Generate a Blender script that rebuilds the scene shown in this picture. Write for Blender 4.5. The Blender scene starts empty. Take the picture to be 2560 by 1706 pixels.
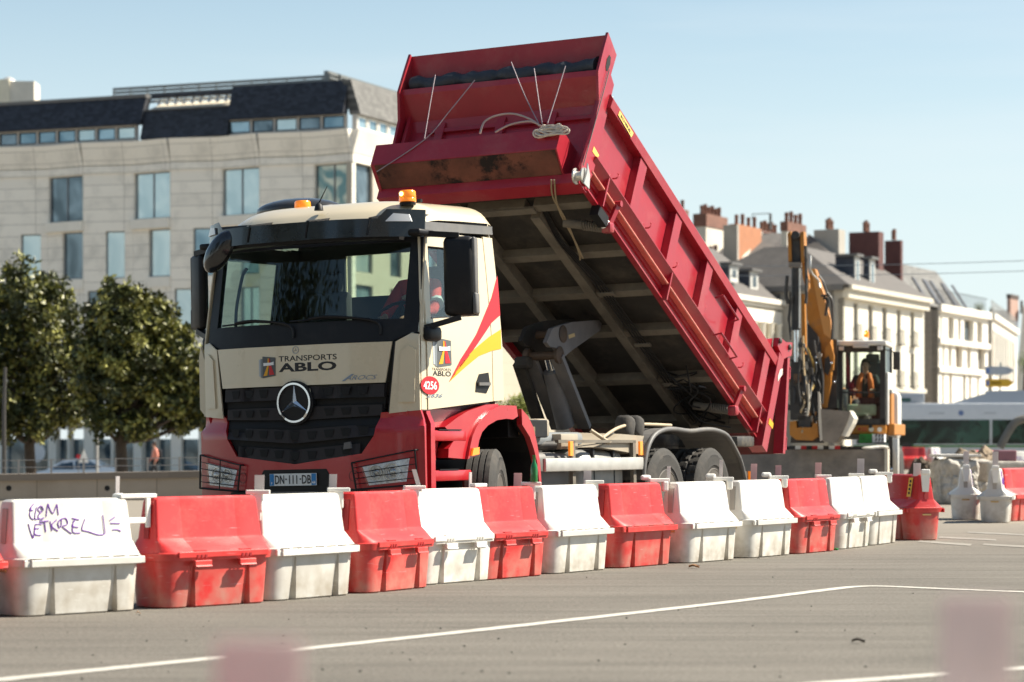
import bpy, bmesh, math, random
from mathutils import Vector, Matrix, noise
R=math.radians; random.seed(7)
C=bpy.context.scene.collection; D=bpy.data
# ---------------------------------------------------------------- camera, sky, sun, exposure
F=6044.; CX=1280.; HY=1106.; CZ=1.13            # the photograph's pixel frame: 2560 x 1706
cam=D.cameras.new('camera'); co=D.objects.new('camera',cam); C.objects.link(co)
co.location=(0,0,CZ); co.rotation_euler=(R(90),0,0)
cam.lens=85; cam.sensor_width=36; cam.shift_y=(HY-853)/2560.; cam.clip_start=.1; cam.clip_end=5000
cam.dof.use_dof=True; cam.dof.focus_distance=22.3; cam.dof.aperture_fstop=2.3
S=bpy.context.scene; S.camera=co
SUN_AZ=R(77); SUN_EL=R(46)                       # azimuth from +Y towards +X
w=D.worlds.new('World'); S.world=w; w.use_nodes=True; nt=w.node_tree; bg=nt.nodes['Background']
sky=nt.nodes.new('ShaderNodeTexSky'); sky.sky_type='NISHITA'; sky.sun_disc=False
sky.sun_elevation=SUN_EL; sky.sun_rotation=SUN_AZ; sky.air_density=1.0; sky.dust_density=.3; sky.ozone_density=1.0
nt.links.new(sky.outputs[0],bg.inputs[0]); bg.inputs[1].default_value=.060
sl=D.lights.new('sun','SUN'); sl.energy=5.0; sl.angle=R(.53); sl.color=(1,.93,.80)
so=D.objects.new('sun',sl); C.objects.link(so)
sd=Vector((math.sin(SUN_AZ)*math.cos(SUN_EL),math.cos(SUN_AZ)*math.cos(SUN_EL),math.sin(SUN_EL)))
so.rotation_euler=sd.to_track_quat('Z','Y').to_euler(); so.location=(30,0,40)
S.view_settings.view_transform='Standard'; S.view_settings.look='None'; S.view_settings.exposure=1.08; S.view_settings.gamma=1
S.cycles.max_bounces=8; S.cycles.transparent_max_bounces=16
# ---------------------------------------------------------------- helpers
def P(px,py,Y): return Vector(((px-CX)/F*Y,Y,CZ-(py-HY)/F*Y))
def G(px,py,z=0): Y=(CZ-z)*F/(py-HY); return Vector(((px-CX)/F*Y,Y,z))
def tag(o,label=None,cat=None,group=None,kind=None):
    if label: o['label']=label
    if cat: o['category']=cat
    if group: o['group']=group
    if kind: o['kind']=kind
    return o
def empty(name,label=None,cat=None,loc=(0,0,0),rz=0,group=None,parent=None,mat=None):
    o=D.objects.new(name,None); C.objects.link(o); o.empty_display_size=.1
    if mat is not None: o.matrix_world=mat
    else: o.location=loc; o.rotation_euler=(0,0,rz)
    if parent: o.parent=parent
    return tag(o,label,cat,group)
def obj(name,B,m,parent=None,smooth=None,loc=None,rz=0,**k):
    me=D.meshes.new(name); bmesh.ops.recalc_face_normals(B,faces=B.faces[:]); B.to_mesh(me); B.free()
    me.materials.append(m); o=D.objects.new(name,me); C.objects.link(o)
    if parent: o.parent=parent
    if loc is not None: o.location=loc
    o.rotation_euler=(0,0,rz)
    if smooth:
        me.shade_smooth(); me.set_sharp_from_angle(angle=R(smooth))
    return tag(o,**k)
N=bmesh.new
def bx(B,c,s,bev=0,M=None,seg=2):
    r=bmesh.ops.create_cube(B,size=1); vs=r['verts']
    bmesh.ops.scale(B,verts=vs,vec=s)
    if bev:
        es=list({e for v in vs for e in v.link_edges})
        q=bmesh.ops.bevel(B,geom=es,offset=bev,segments=seg,affect='EDGES',profile=.5)
        vs=list({v for f in q['faces'] for v in f.verts}|{v for v in vs if v.is_valid})
    T=Matrix.Translation(c)
    if M is not None: T=M@T
    bmesh.ops.transform(B,matrix=T,verts=vs); return vs
def box2(B,a,b,bev=0,M=None):
    a=Vector(a);b=Vector(b); return bx(B,(a+b)/2,[abs(x) for x in (b-a)],bev,M)
def hexa(B,p8):
    v=[B.verts.new(p) for p in p8]
    for f in ((0,1,2,3),(4,5,6,7),(0,1,5,4),(1,2,6,5),(2,3,7,6),(3,0,4,7)): B.faces.new([v[i] for i in f])
def beam(B,a,b,w,h,up=(0,0,1)):
    a=Vector(a);b=Vector(b);d=(b-a).normalized();u=Vector(up);s=d.cross(u)
    if s.length<1e-4: s=d.cross(Vector((1,0,0)))
    s.normalize();u=s.cross(d)
    s*=w/2;u*=h/2
    hexa(B,[a-s-u,a+s-u,a+s+u,a-s+u,b-s-u,b+s-u,b+s+u,b-s+u])
def tube(B,pts,r,n=8,cap=True):
    pts=[Vector(p) for p in pts]; rings=[]; pn=None
    rr=r if isinstance(r,(list,tuple)) else [r]*len(pts)
    for i,p in enumerate(pts):
        d=(pts[min(i+1,len(pts)-1)]-pts[max(i-1,0)]).normalized()
        if pn is None:
            pn=d.orthogonal().normalized()
        else: pn=(pn-d*pn.dot(d)).normalized()
        q=d.cross(pn)
        rings.append([B.verts.new(p+(pn*math.cos(t)+q*math.sin(t))*rr[i]) for t in [2*math.pi*k/n for k in range(n)]])
    for a,b in zip(rings,rings[1:]):
        for k in range(n): B.faces.new((a[k],a[(k+1)%n],b[(k+1)%n],b[k]))
    if cap: B.faces.new(rings[0][::-1]); B.faces.new(rings[-1])
def spline(pts,n=6):
    pts=[Vector(p) for p in pts]; out=[]
    for i in range(len(pts)-1):
        p0=pts[max(i-1,0)];p1=pts[i];p2=pts[i+1];p3=pts[min(i+2,len(pts)-1)]
        for k in range(n):
            t=k/n; out.append(.5*((2*p1)+(p2-p0)*t+(2*p0-5*p1+4*p2-p3)*t*t+(3*p1-p0-3*p2+p3)*t**3))
    out.append(pts[-1]); return out
def lathe(B,prof,n=24,M=Matrix(),fn=None):
    # prof: (radius, along x)
    rings=[]
    for r,x in prof:
        ring=[]
        for k in range(n):
            t=2*math.pi*k/n; rr=fn(r,x,t) if fn else r
            ring.append(B.verts.new(M@Vector((x,rr*math.cos(t),rr*math.sin(t)))))
        rings.append(ring)
    for a,b in zip(rings,rings[1:]):
        for k in range(n): B.faces.new((a[k],a[(k+1)%n],b[(k+1)%n],b[k]))
    if prof[0][0]>1e-6: B.faces.new(rings[0])
    if prof[-1][0]>1e-6: B.faces.new(rings[-1])
def sheet(B,poly,fn,t=.01,step=None):
    """polygon in 2-D laid on a curved surface fn(u,v,depth), t thick"""
    b=bmesh.new(); f=b.faces.new([b.verts.new((p[0],p[1],0)) for p in poly])
    if step:
        us=[p[0] for p in poly];vs=[p[1] for p in poly]
        for ax,lo,hi in ((0,min(us),max(us)),(1,min(vs),max(vs))):
            x=math.floor(lo/step)*step+step
            while x<hi-1e-4:
                co_=[0,0,0];no=[0,0,0];co_[ax]=x;no[ax]=1
                bmesh.ops.bisect_plane(b,geom=b.verts[:]+b.edges[:]+b.faces[:],plane_co=co_,plane_no=no,dist=1e-5); x+=step
    bmesh.ops.triangulate(b,faces=[f for f in b.faces if len(f.verts)>4])
    b.verts.index_update(); top=[B.verts.new(fn(v.co.x,v.co.y,0)) for v in b.verts]; bot=[B.verts.new(fn(v.co.x,v.co.y,t)) for v in b.verts]
    for f in b.faces:
        i=[v.index for v in f.verts]; B.faces.new([top[k] for k in i]); B.faces.new([bot[k] for k in reversed(i)])
    for e in b.edges:
        if len(e.link_faces)==1:
            i,j=e.verts[0].index,e.verts[1].index; B.faces.new((top[i],top[j],bot[j],bot[i]))
    b.free()
def ico(B,c,r,sub=2,sc=(1,1,1)):
    q=bmesh.ops.create_icosphere(B,subdivisions=sub,radius=r)['verts']
    bmesh.ops.scale(B,verts=q,vec=sc); bmesh.ops.translate(B,verts=q,vec=c); return q
# ---------------------------------------------------------------- materials
def mat(name,col,rough=.6,metal=0,var=.0,vs=3.,bump=0.,bs=30.,spec=.5,coat=0.,dirt=None,dirtamt=0,ds=2.,obj_co=True,stretch=None,alpha=None,emit=None,es=1.):
    m=D.materials.new(name); m.use_nodes=True; t=m.node_tree; n=t.nodes; L=t.links
    b=n['Principled BSDF']; b.inputs['Roughness'].default_value=rough; b.inputs['Metallic'].default_value=metal
    b.inputs['Specular IOR Level'].default_value=spec; b.inputs['Coat Weight'].default_value=coat; b.inputs['Coat Roughness'].default_value=.06
    c=(*col,1); b.inputs['Base Color'].default_value=c
    tc=n.new('ShaderNodeTexCoord'); src=tc.outputs['Object']
    if stretch:
        mp=n.new('ShaderNodeMapping'); mp.inputs['Scale'].default_value=stretch; L.new(src,mp.inputs[0]); src=mp.outputs[0]
    cur=None
    if var:
        nz=n.new('ShaderNodeTexNoise'); nz.inputs['Scale'].default_value=vs; nz.inputs['Detail'].default_value=6; nz.inputs['Roughness'].default_value=.65; L.new(src,nz.inputs[0])
        mr=n.new('ShaderNodeMapRange'); mr.inputs[1].default_value=.3; mr.inputs[2].default_value=.7; mr.inputs[3].default_value=1-var; mr.inputs[4].default_value=1+var; L.new(nz.outputs[0],mr.inputs[0])
        mx=n.new('ShaderNodeMix'); mx.data_type='RGBA'; mx.blend_type='MULTIPLY'; mx.inputs[0].default_value=1; mx.inputs[6].default_value=c; L.new(mr.outputs[0],mx.inputs[7]); cur=mx.outputs[2]
        r2=n.new('ShaderNodeMapRange'); r2.inputs[3].default_value=max(.02,rough-.12); r2.inputs[4].default_value=min(1,rough+.12); L.new(nz.outputs[0],r2.inputs[0]); L.new(r2.outputs[0],b.inputs['Roughness'])
    if dirt:
        nz=n.new('ShaderNodeTexNoise'); nz.inputs['Scale'].default_value=ds; nz.inputs['Detail'].default_value=8; nz.inputs['Roughness'].default_value=.7; L.new(src,nz.inputs[0])
        mr=n.new('ShaderNodeMapRange'); mr.inputs[1].default_value=.5; mr.inputs[2].default_value=.75; mr.inputs[4].default_value=dirtamt; L.new(nz.outputs[0],mr.inputs[0])
        mx=n.new('ShaderNodeMix'); mx.data_type='RGBA'; L.new(mr.outputs[0],mx.inputs[0])
        if cur: L.new(cur,mx.inputs[6])
        else: mx.inputs[6].default_value=c
        mx.inputs[7].default_value=(*dirt,1); cur=mx.outputs[2]
    if cur: L.new(cur,b.inputs['Base Color'])
    if bump:
        nz=n.new('ShaderNodeTexNoise'); nz.inputs['Scale'].default_value=bs; nz.inputs['Detail'].default_value=5; L.new(src,nz.inputs[0])
        bp=n.new('ShaderNodeBump'); bp.inputs['Strength'].default_value=bump; bp.inputs['Distance'].default_value=.02; L.new(nz.outputs[0],bp.inputs['Height']); L.new(bp.outputs[0],b.inputs['Normal'])
    if emit: b.inputs['Emission Color'].default_value=(*emit,1); b.inputs['Emission Strength'].default_value=es
    return m
def glass(name,tint,refl=.5,rough=.02):
    m=D.materials.new(name); m.use_nodes=True; t=m.node_tree; n=t.nodes; L=t.links; n.remove(n['Principled BSDF']); out=n['Material Output']
    tr=n.new('ShaderNodeBsdfTransparent'); tr.inputs[0].default_value=(*tint,1); gl=n.new('ShaderNodeBsdfGlossy'); gl.inputs['Roughness'].default_value=rough
    fr=n.new('ShaderNodeLayerWeight'); fr.inputs[0].default_value=.5; pw_=n.new('ShaderNodeMath'); pw_.operation='POWER'; pw_.inputs[1].default_value=4; L.new(fr.outputs['Facing'],pw_.inputs[0])
    mu=n.new('ShaderNodeMath'); mu.operation='MULTIPLY_ADD'; mu.inputs[1].default_value=.85*min(1,refl*1.3); mu.inputs[2].default_value=.05*refl*2; L.new(pw_.outputs[0],mu.inputs[0])
    mx=n.new('ShaderNodeMixShader'); L.new(mu.outputs[0],mx.inputs[0]); L.new(tr.outputs[0],mx.inputs[1]); L.new(gl.outputs[0],mx.inputs[2]); L.new(mx.outputs[0],out.inputs[0]); return m
def trans(name,col,w=.5,rough=.35):
    m=mat(name,col,rough,var=.08,vs=9); t=m.node_tree; n=t.nodes; L=t.links; b=n['Principled BSDF']; out=n['Material Output']
    tr=n.new('ShaderNodeBsdfTranslucent'); tr.inputs[0].default_value=(*col,1); mx=n.new('ShaderNodeMixShader'); mx.inputs[0].default_value=w
    L.new(b.outputs[0],mx.inputs[1]); L.new(tr.outputs[0],mx.inputs[2]); L.new(mx.outputs[0],out.inputs[0]); return m
CREAM=mat('cream_paint',(.66,.56,.385),.3,var=.03,vs=2,coat=.6,dirt=(.45,.36,.25),dirtamt=.10,ds=3)
RED=mat('red_cab_paint',(.44,.010,.017),.32,var=.06,vs=3,coat=.6,dirt=(.35,.12,.08),dirtamt=.2,ds=3)
BRED=mat('red_body_paint',(.35,.015,.028),.38,var=.10,vs=2.2,coat=.25,dirt=(.42,.13,.11),dirtamt=.45,ds=1.6,bump=.07,bs=14)
BLK=mat('black_plastic',(.010,.0095,.010),.5,var=.15,vs=5,spec=.3,dirt=(.06,.053,.045),dirtamt=.25,ds=3)
GRILLE=mat('charcoal_grille',(.030,.026,.026),.65,var=.15,vs=4,spec=.3)
DARK=mat('void_shade',(.006,.006,.006),.8)  # near-black painting the shade behind the grille and inside pockets, slots, holes
GREYP=mat('grey_plastic',(.13,.125,.12),.55,var=.15,vs=6,dirt=(.25,.21,.15),dirtamt=.4)
CHAS=mat('chassis_grey',(.045,.042,.04),.6,var=.25,vs=4,dirt=(.22,.18,.12),dirtamt=.6,ds=5)
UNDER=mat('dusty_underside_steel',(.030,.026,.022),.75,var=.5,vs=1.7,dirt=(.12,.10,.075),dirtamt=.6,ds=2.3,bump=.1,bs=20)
BEAMM=mat('dusty_beam_steel',(.15,.130,.102),.75,var=.3,vs=3,dirt=(.08,.06,.045),dirtamt=.5,ds=4)
ALU=mat('aluminium',(.62,.60,.55),.42,.55,var=.08,vs=6,dirt=(.35,.3,.22),dirtamt=.3)
BEIGE=mat('beige_metal',(.36,.31,.235),.5,var=.1,dirt=(.3,.24,.16),dirtamt=.5)
SILV=mat('silver_badge',(.22,.27,.34),.3,.3); CHROME=mat('chrome',(.72,.74,.77),.13,1)
RUB=mat('tyre_rubber',(.040,.037,.033),.85,var=.25,vs=9,dirt=(.12,.10,.08),dirtamt=.7,ds=3,bump=.15,bs=60)
RIM=mat('rim_steel',(.11,.095,.08),.5,.3,var=.2,vs=8,dirt=(.2,.16,.11),dirtamt=.5)
WHITE=mat('white_plastic',(.84,.81,.74),.42,var=.03,vs=4)
AMBER=mat('amber_lens',(.95,.26,.01),.2,emit=(1,.25,.02),es=.25,coat=.5)
AMBL=mat('lit_amber_lamp',(1,.7,.2),.3,emit=(1,.62,.12),es=6)
YEL=mat('yellow_marking',(.78,.37,.008),.45); REDD=mat('red_marking',(.55,.012,.02),.45); GREYD=mat('grey_marking',(.095,.1,.1),.5); LGREY=mat('pale_grey_marking',(.42,.45,.47),.5)
INK=mat('black_lettering',(.012,.011,.012),.5); WMARK=mat('white_marking',(.82,.82,.8),.5); BLUE=mat('plate_blue',(.02,.20,.48),.5); PURP=mat('purple_ink',(.16,.03,.36),.6)
TARP=mat('black_tarpaulin',(.030,.034,.042),.55,var=.3,vs=6,bump=.9,bs=9)
WSG=glass('windscreen_glass',(.80,.86,.79),.45); CABG=glass('cab_glass',(.86,.92,.90),.6); EXG=glass('excavator_glass',(.85,.92,.88),.4)
INTER=mat('cab_interior',(.05,.055,.065),.8,var=.1)
LENS=mat('headlamp_reflector',(.88,.89,.90),.28,.15,var=.25,vs=22,bump=.8,bs=16); LENSG=glass('headlamp_glass',(.93,.95,.96),.8)
BLADE=trans('frosted_reflector',(.66,.61,.59),.4); BLADEP=trans('pink_reflector',(.74,.54,.52),.45); BLADEN=trans('mauve_reflector',(.80,.69,.67),.4)
SKIN=mat('skin',(.50,.28,.19),.55); HAIR=mat('dark_hair',(.03,.02,.015),.7); HIVR=mat('red_jacket',(.62,.05,.04),.8,var=.2,vs=8,bump=.5,bs=8); STRIPE=mat('reflective_band',(.55,.6,.58),.4); HIVO=mat('orange_vest',(.95,.20,.03),.7,var=.1); BLKC=mat('black_cloth',(.015,.015,.018),.85,var=.2); JEAN=mat('dark_trousers',(.03,.035,.05),.85)
def barmat(name,col,dirt):
    m=mat(name,col,.42,var=.05,vs=2.5,dirt=dirt,dirtamt=.32,ds=3.2,coat=.1)
    t=m.node_tree; n=t.nodes; L=t.links; b=n['Principled BSDF']; cur=b.inputs['Base Color'].links[0].from_socket
    tc=n.new('ShaderNodeTexCoord'); sx=n.new('ShaderNodeSeparateXYZ'); L.new(tc.outputs['Object'],sx.inputs[0])
    nz=n.new('ShaderNodeTexNoise'); nz.inputs['Scale'].default_value=7; nz.inputs['Detail'].default_value=7; oi=n.new('ShaderNodeObjectInfo')
    va=n.new('ShaderNodeVectorMath'); va.operation='ADD'; L.new(tc.outputs['Object'],va.inputs[0]); L.new(oi.outputs['Random'],va.inputs[1])
    vm=n.new('ShaderNodeVectorMath'); vm.operation='SCALE'; vm.inputs['Scale'].default_value=1; L.new(va.outputs[0],vm.inputs[0]); L.new(vm.outputs[0],nz.inputs[0])
    mr=n.new('ShaderNodeMapRange'); mr.inputs[1].default_value=.42; mr.inputs[2].default_value=.0; mr.inputs[3].default_value=0; mr.inputs[4].default_value=1; L.new(sx.outputs[2],mr.inputs[0])  # base tint: real dirt plus shade of the down-tilted faces painted in
    mu=n.new('ShaderNodeMath'); mu.operation='MULTIPLY'; L.new(mr.outputs[0],mu.inputs[0])
    m2=n.new('ShaderNodeMapRange'); m2.inputs[1].default_value=.32; m2.inputs[2].default_value=.68; m2.inputs[4].default_value=1.0; L.new(nz.outputs[0],m2.inputs[0]); L.new(m2.outputs[0],mu.inputs[1])
    # scratches: stretched noise
    mp=n.new('ShaderNodeMapping'); mp.inputs['Scale'].default_value=(3,3,26); mp.inputs['Rotation'].default_value=(0,.9,.3); L.new(va.outputs[0],mp.inputs[0])
    n3=n.new('ShaderNodeTexNoise'); n3.inputs['Scale'].default_value=2.2; n3.inputs['Detail'].default_value=3; L.new(mp.outputs[0],n3.inputs[0])
    m3=n.new('ShaderNodeMapRange'); m3.inputs[1].default_value=.66; m3.inputs[2].default_value=.74; m3.inputs[4].default_value=.6; L.new(n3.outputs[0],m3.inputs[0])
    rv=n.new('ShaderNodeMapRange'); rv.inputs[3].default_value=.80; rv.inputs[4].default_value=1.08; L.new(oi.outputs['Random'],rv.inputs[0]); tm=n.new('ShaderNodeMix'); tm.data_type='RGBA'; tm.blend_type='MULTIPLY'; tm.inputs[0].default_value=1; L.new(cur,tm.inputs[6]); L.new(rv.outputs[0],tm.inputs[7]); cur=tm.outputs[2]
    mx=n.new('ShaderNodeMix'); mx.data_type='RGBA'; L.new(mu.outputs[0],mx.inputs[0]); L.new(cur,mx.inputs[6]); mx.inputs[7].default_value=(*dirt,1)
    my=n.new('ShaderNodeMix'); my.data_type='RGBA'; L.new(m3.outputs[0],my.inputs[0]); L.new(mx.outputs[2],my.inputs[6]); my.inputs[7].default_value=(*[min(.85,x*.6+.25) for x in col],1)
    L.new(my.outputs[2],b.inputs['Base Color'])
    bp=n.new('ShaderNodeBump'); bp.inputs['Strength'].default_value=.12; bp.inputs['Distance'].default_value=.01; L.new(nz.outputs[0],bp.inputs['Height']); L.new(bp.outputs[0],b.inputs['Normal'])
    return m
BW=barmat('white_barrier_plastic',(.74,.715,.655),(.36,.31,.24)); BR=barmat('red_barrier_plastic',(.62,.026,.024),(.46,.22,.17))
# ---------------------------------------------------------------- text laid on a surface
def text(name,s,m,parent,fn,u0,v0,height,width,off=.0,shear=0,kind=None):
    cu=D.curves.new('t','FONT'); cu.body=s; cu.size=1; cu.offset=off; cu.shear=shear; cu.resolution_u=3; cu.fill_mode='BOTH'
    o=D.objects.new('t',cu); C.objects.link(o); bpy.context.view_layer.update()
    me=D.meshes.new_from_object(o.evaluated_get(bpy.context.evaluated_depsgraph_get())); D.objects.remove(o); D.curves.remove(cu)
    xs=[v.co.x for v in me.vertices]; ys=[v.co.y for v in me.vertices]; x0,x1,y0,y1=min(xs),max(xs),min(ys),max(ys)
    for v in me.vertices: v.co=fn(u0+(v.co.x-x0)/(x1-x0)*width, v0+(v.co.y-y0)/(y1-y0)*height, 0)
    me.name=name; me.materials.clear(); me.materials.append(m); o=D.objects.new(name,me); C.objects.link(o); o.parent=parent; return o
def decal(name,polys,m,parent,fn,step=None,t=.002):
    B=N()
    for p in polys: sheet(B,p,fn,t,step)
    return obj(name,B,m,parent)
# ---------------------------------------------------------------- people
def skin(name,nodes,edges,m,parent=None,sub=2,root=None):
    me=D.meshes.new(name); ks=list(nodes); me.from_pydata([nodes[k][:3] for k in ks],[(ks.index(a),ks.index(b)) for a,b in edges],[])
    o=D.objects.new(name,me); C.objects.link(o); md=o.modifiers.new('s','SKIN'); md.use_smooth_shade=True
    sv=me.skin_vertices[0].data
    for i,k in enumerate(ks): r=nodes[k][3]; sv[i].radius=(r,nodes[k][4] if len(nodes[k])>4 else r)
    sv[ks.index(root) if root else 0].use_root=True
    o.modifiers.new('b','SUBSURF').levels=sub; o.modifiers['b'].render_levels=sub
    bpy.context.view_layer.update(); m2=D.meshes.new_from_object(o.evaluated_get(bpy.context.evaluated_depsgraph_get()))
    o.modifiers.clear(); o.data=m2; m2.name=name; m2.materials.clear(); m2.materials.append(m); m2.shade_smooth()
    if parent: o.parent=parent
    return o
def person(label,j,M,top=BLKC,vest=None,legs=JEAN,cat='person'):
    """j: joints in metres, x right, y towards the back of the person, z up; head faces -y"""
    root=empty('person',label,cat,mat=M)
    nd={'pelvis':(*j['pelvis'],.14,.11),'spine':(*[(a+b)/2 for a,b in zip(j['pelvis'],j['neck'])],.14,.10),'chest':(*[a*.25+b*.75 for a,b in zip(j['pelvis'],j['neck'])],.16,.11),'neck':(*j['neck'],.055)}
    h=Vector(j['head']); nk=Vector(j['neck'])
    nd['jaw']=(*(nk*.45+h*.55+Vector((0,-.015,0))),.062,.07); nd['skull']=(h.x,h.y,h.z,.078,.092); nd['crown']=(h.x,h.y+.005,h.z+.07,.06,.07)
    ed=[('pelvis','spine'),('spine','chest'),('chest','neck'),('neck','jaw'),('jaw','skull'),('skull','crown')]
    for s in 'LR':
        sg=1 if s=='L' else -1
        for k,r in (('sh',.062),('el',.047),('wr',.030),('hip',.085),('kn',.06),('an',.042)):
            nd[k+s]=(*j[k+s],r)
        wr=Vector(j['wr'+s]); el=Vector(j['el'+s]); d=(wr-el).normalized(); side=d.cross(Vector((0,0,1)));
        if side.length<.1: side=Vector((1,0,0))
        side.normalize(); dn=side.cross(d)
        nd['palm'+s]=(*(wr+d*.06),.030,.024); ed+=[('chest','sh'+s),('sh'+s,'el'+s),('el'+s,'wr'+s),('wr'+s,'palm'+s),('pelvis','hip'+s),('hip'+s,'kn'+s),('kn'+s,'an'+s)]
        for q in range(4):
            a=wr+d*.095+side*(q-1.5)*.021; ln=(.062,.074,.068,.05)[q]
            nd[f'f{q}{s}']=(*a,.0095); nd[f'g{q}{s}']=(*(a+d*ln*.5-dn*.008),.0085); nd[f'h{q}{s}']=(*(a+d*ln*.85-dn*.03),.007)
            ed+=[('palm'+s,f'f{q}{s}'),(f'f{q}{s}',f'g{q}{s}'),(f'g{q}{s}',f'h{q}{s}')]
        nd['t'+s]=(*(wr+d*.05-side*sg*.045),.010); nd['u'+s]=(*(wr+d*.085-side*sg*.06),.008); ed+=[('palm'+s,'t'+s),('t'+s,'u'+s)]
        an=Vector(j['an'+s]); nd['toe'+s]=(*(an+Vector((0,-.17,-.045))),.035); ed.append(('an'+s,'toe'+s))
    skin('body',nd,ed,SKIN,root,1,'pelvis')
    g=.016
    def cl(keys): return {k:(*nd[k][:3],*[r+g for r in nd[k][3:]]) for k in keys}
    skin('jacket',cl(['pelvis','spine','chest','shL','elL','shR','elR']) | {'wL':(*j['wrL'],.045),'wR':(*j['wrR'],.045),'col':(*(nk*.93+h*.07),.07)},[('pelvis','spine'),('spine','chest'),('chest','col'),('chest','shL'),('shL','elL'),('elL','wL'),('chest','shR'),('shR','elR'),('elR','wR')],top,root,2,'pelvis')
    skin('trousers',cl(['pelvis','hipL','knL','anL','hipR','knR','anR']),[('pelvis','hipL'),('hipL','knL'),('knL','anL'),('pelvis','hipR'),('hipR','knR'),('knR','anR')],legs,root,2,'pelvis')
    B=N(); 
    for s in 'LR':
        a=Vector(j['an'+s]); q=ico(B,(a.x,a.y-.07,a.z-.04),.06,2,(.8,2.1,.8))
    obj('shoes',B,BLKC,root,60)
    B=N(); q=ico(B,(h.x,h.y+.02,h.z+.035),.108,3,(.86,1,1.0))
    bmesh.ops.delete(B,geom=[v for v in B.verts if v.co.y<h.y-.035 and v.co.z<h.z+.055 or v.co.z<h.z-.05],context='VERTS'); obj('hair',B,HAIR,root,80)
    B=N()
    for sx in (-.03,.03): ico(B,(h.x+sx,h.y-.083,h.z+.008),.011,1)
    obj('eyes',B,INK,root,80)
    B=N(); ico(B,(h.x,h.y-.10,h.z-.018),.015,1,(.8,1.1,1.5)); 
    for sx in (-.082,.082): ico(B,(h.x+sx,h.y+.01,h.z-.01),.022,1,(.4,.8,1.3))
    obj('nose_and_ears',B,SKIN,root,80)
    B=N(); bx(B,(h.x,h.y-.086,h.z-.052),(.045,.012,.008),.003); obj('mouth',B,mat('lips',(.35,.10,.08),.5),root)
    if vest:
        for sx in (-1,1):
            B=N(); tube(B,spline([(nk.x+sx*.07,nk.y-.06,nk.z-.0),(nk.x+sx*.10,nk.y-.135,nk.z-.12),(nk.x+sx*.12,nk.y-.15,nk.z-.28),(nk.x+sx*.12,nk.y-.14,nk.z-.45)],4),[.045]*4+[.055]*4+[.06]*5,8); obj('vest_panel',B,vest,root,60)
    return root
# ---------------------------------------------------------------- ground and road
def gz(x,y):
    z=0.
    d=-((x+.10)*.887+(y-23.4)*-.462)               # distance beyond the lorry's near wheels, across its width
    if 20<y<34 and d>0: z-=.0227*min(d,3.2)*min(1,(34-y)/4)*min(1,(y-20)/1.5)
    if x<4:
        k=min(1,max(0,(4-x)/6)); z+=k*(-.6*min(1,max(0,(y-48.5)/5))-.5*min(1,max(0,(y-112)/4)))
    if x>8: z+=.2*min(1,(x-8)/5)*min(1,max(0,(y-60)/15))
    return z
def ground_mesh():
    B=N(); xs=sorted({-2600,-900,-300,-120,-70}|{x*.5 for x in range(-80,60)}|{30+x*3 for x in range(0,20)}|{120,300,900,2600}); ys=sorted({-200,-60,-20,-5,2}|{2+y*.5 for y in range(0,76)}|{40+y*2 for y in range(0,50)}|{140,160,240,500,1200,3500})
    g=[[B.verts.new((x,y,gz(x,y))) for x in xs] for y in ys]
    for a,b in zip(g,g[1:]):
        for i in range(len(xs)-1): B.faces.new((a[i],a[i+1],b[i+1],b[i]))
    return B
ASPH=mat('asphalt',(.235,.205,.170),.88,spec=.25)
t=ASPH.node_tree; n=t.nodes; L=t.links; b=n['Principled BSDF']; tc=n.new('ShaderNodeTexCoord')
def nzz(sc,det=5,ro=.6,src=None,rot=0,st=None):
    q=n.new('ShaderNodeTexNoise'); q.inputs['Scale'].default_value=sc; q.inputs['Detail'].default_value=det; q.inputs['Roughness'].default_value=ro
    if st:
        mp=n.new('ShaderNodeMapping'); mp.inputs['Scale'].default_value=st; mp.inputs['Rotation'].default_value=(0,0,rot); L.new(tc.outputs['Object'],mp.inputs[0]); L.new(mp.outputs[0],q.inputs[0])
    else: L.new(tc.outputs['Object'],q.inputs[0])
    return q.outputs[0]
def rng(s,a,b_,c,d):
    q=n.new('ShaderNodeMapRange'); q.inputs[1].default_value=a; q.inputs[2].default_value=b_; q.inputs[3].default_value=c; q.inputs[4].default_value=d; L.new(s,q.inputs[0]); return q.outputs[0]
def mulc(a,f):
    q=n.new('ShaderNodeMix'); q.data_type='RGBA'; q.blend_type='MULTIPLY'; q.inputs[0].default_value=1
    if isinstance(a,tuple): q.inputs[6].default_value=a
    else: L.new(a,q.inputs[6])
    L.new(f,q.inputs[7]); return q.outputs[2]
fine=nzz(38,4,.85); grit=nzz(150,2,.7); big=nzz(.5,5,.6); strk=nzz(1.1,5,.65,st=(.22,2.6,1),rot=R(-58))
c1=mulc((.150,.136,.115,1),rng(fine,.3,.7,.48,1.55)); c1=mulc(c1,rng(grit,.35,.65,.70,1.3)); c1=mulc(c1,rng(big,.3,.7,.90,1.10)); c1=mulc(c1,rng(strk,.3,.7,.76,1.2))
cv=n.new('ShaderNodeTexVoronoi'); cv.feature='DISTANCE_TO_EDGE'; cv.inputs['Scale'].default_value=.28; L.new(tc.outputs['Object'],cv.inputs[0]); pass
# pale grit specks
sp=n.new('ShaderNodeTexVoronoi'); sp.inputs['Scale'].default_value=38; L.new(tc.outputs['Object'],sp.inputs[0]); spm=rng(sp.outputs['Distance'],.10,.16,.45,0)
mx=n.new('ShaderNodeMix'); mx.data_type='RGBA'; L.new(spm,mx.inputs[0]); L.new(c1,mx.inputs[6]); mx.inputs[7].default_value=(.42,.38,.32,1)
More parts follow.
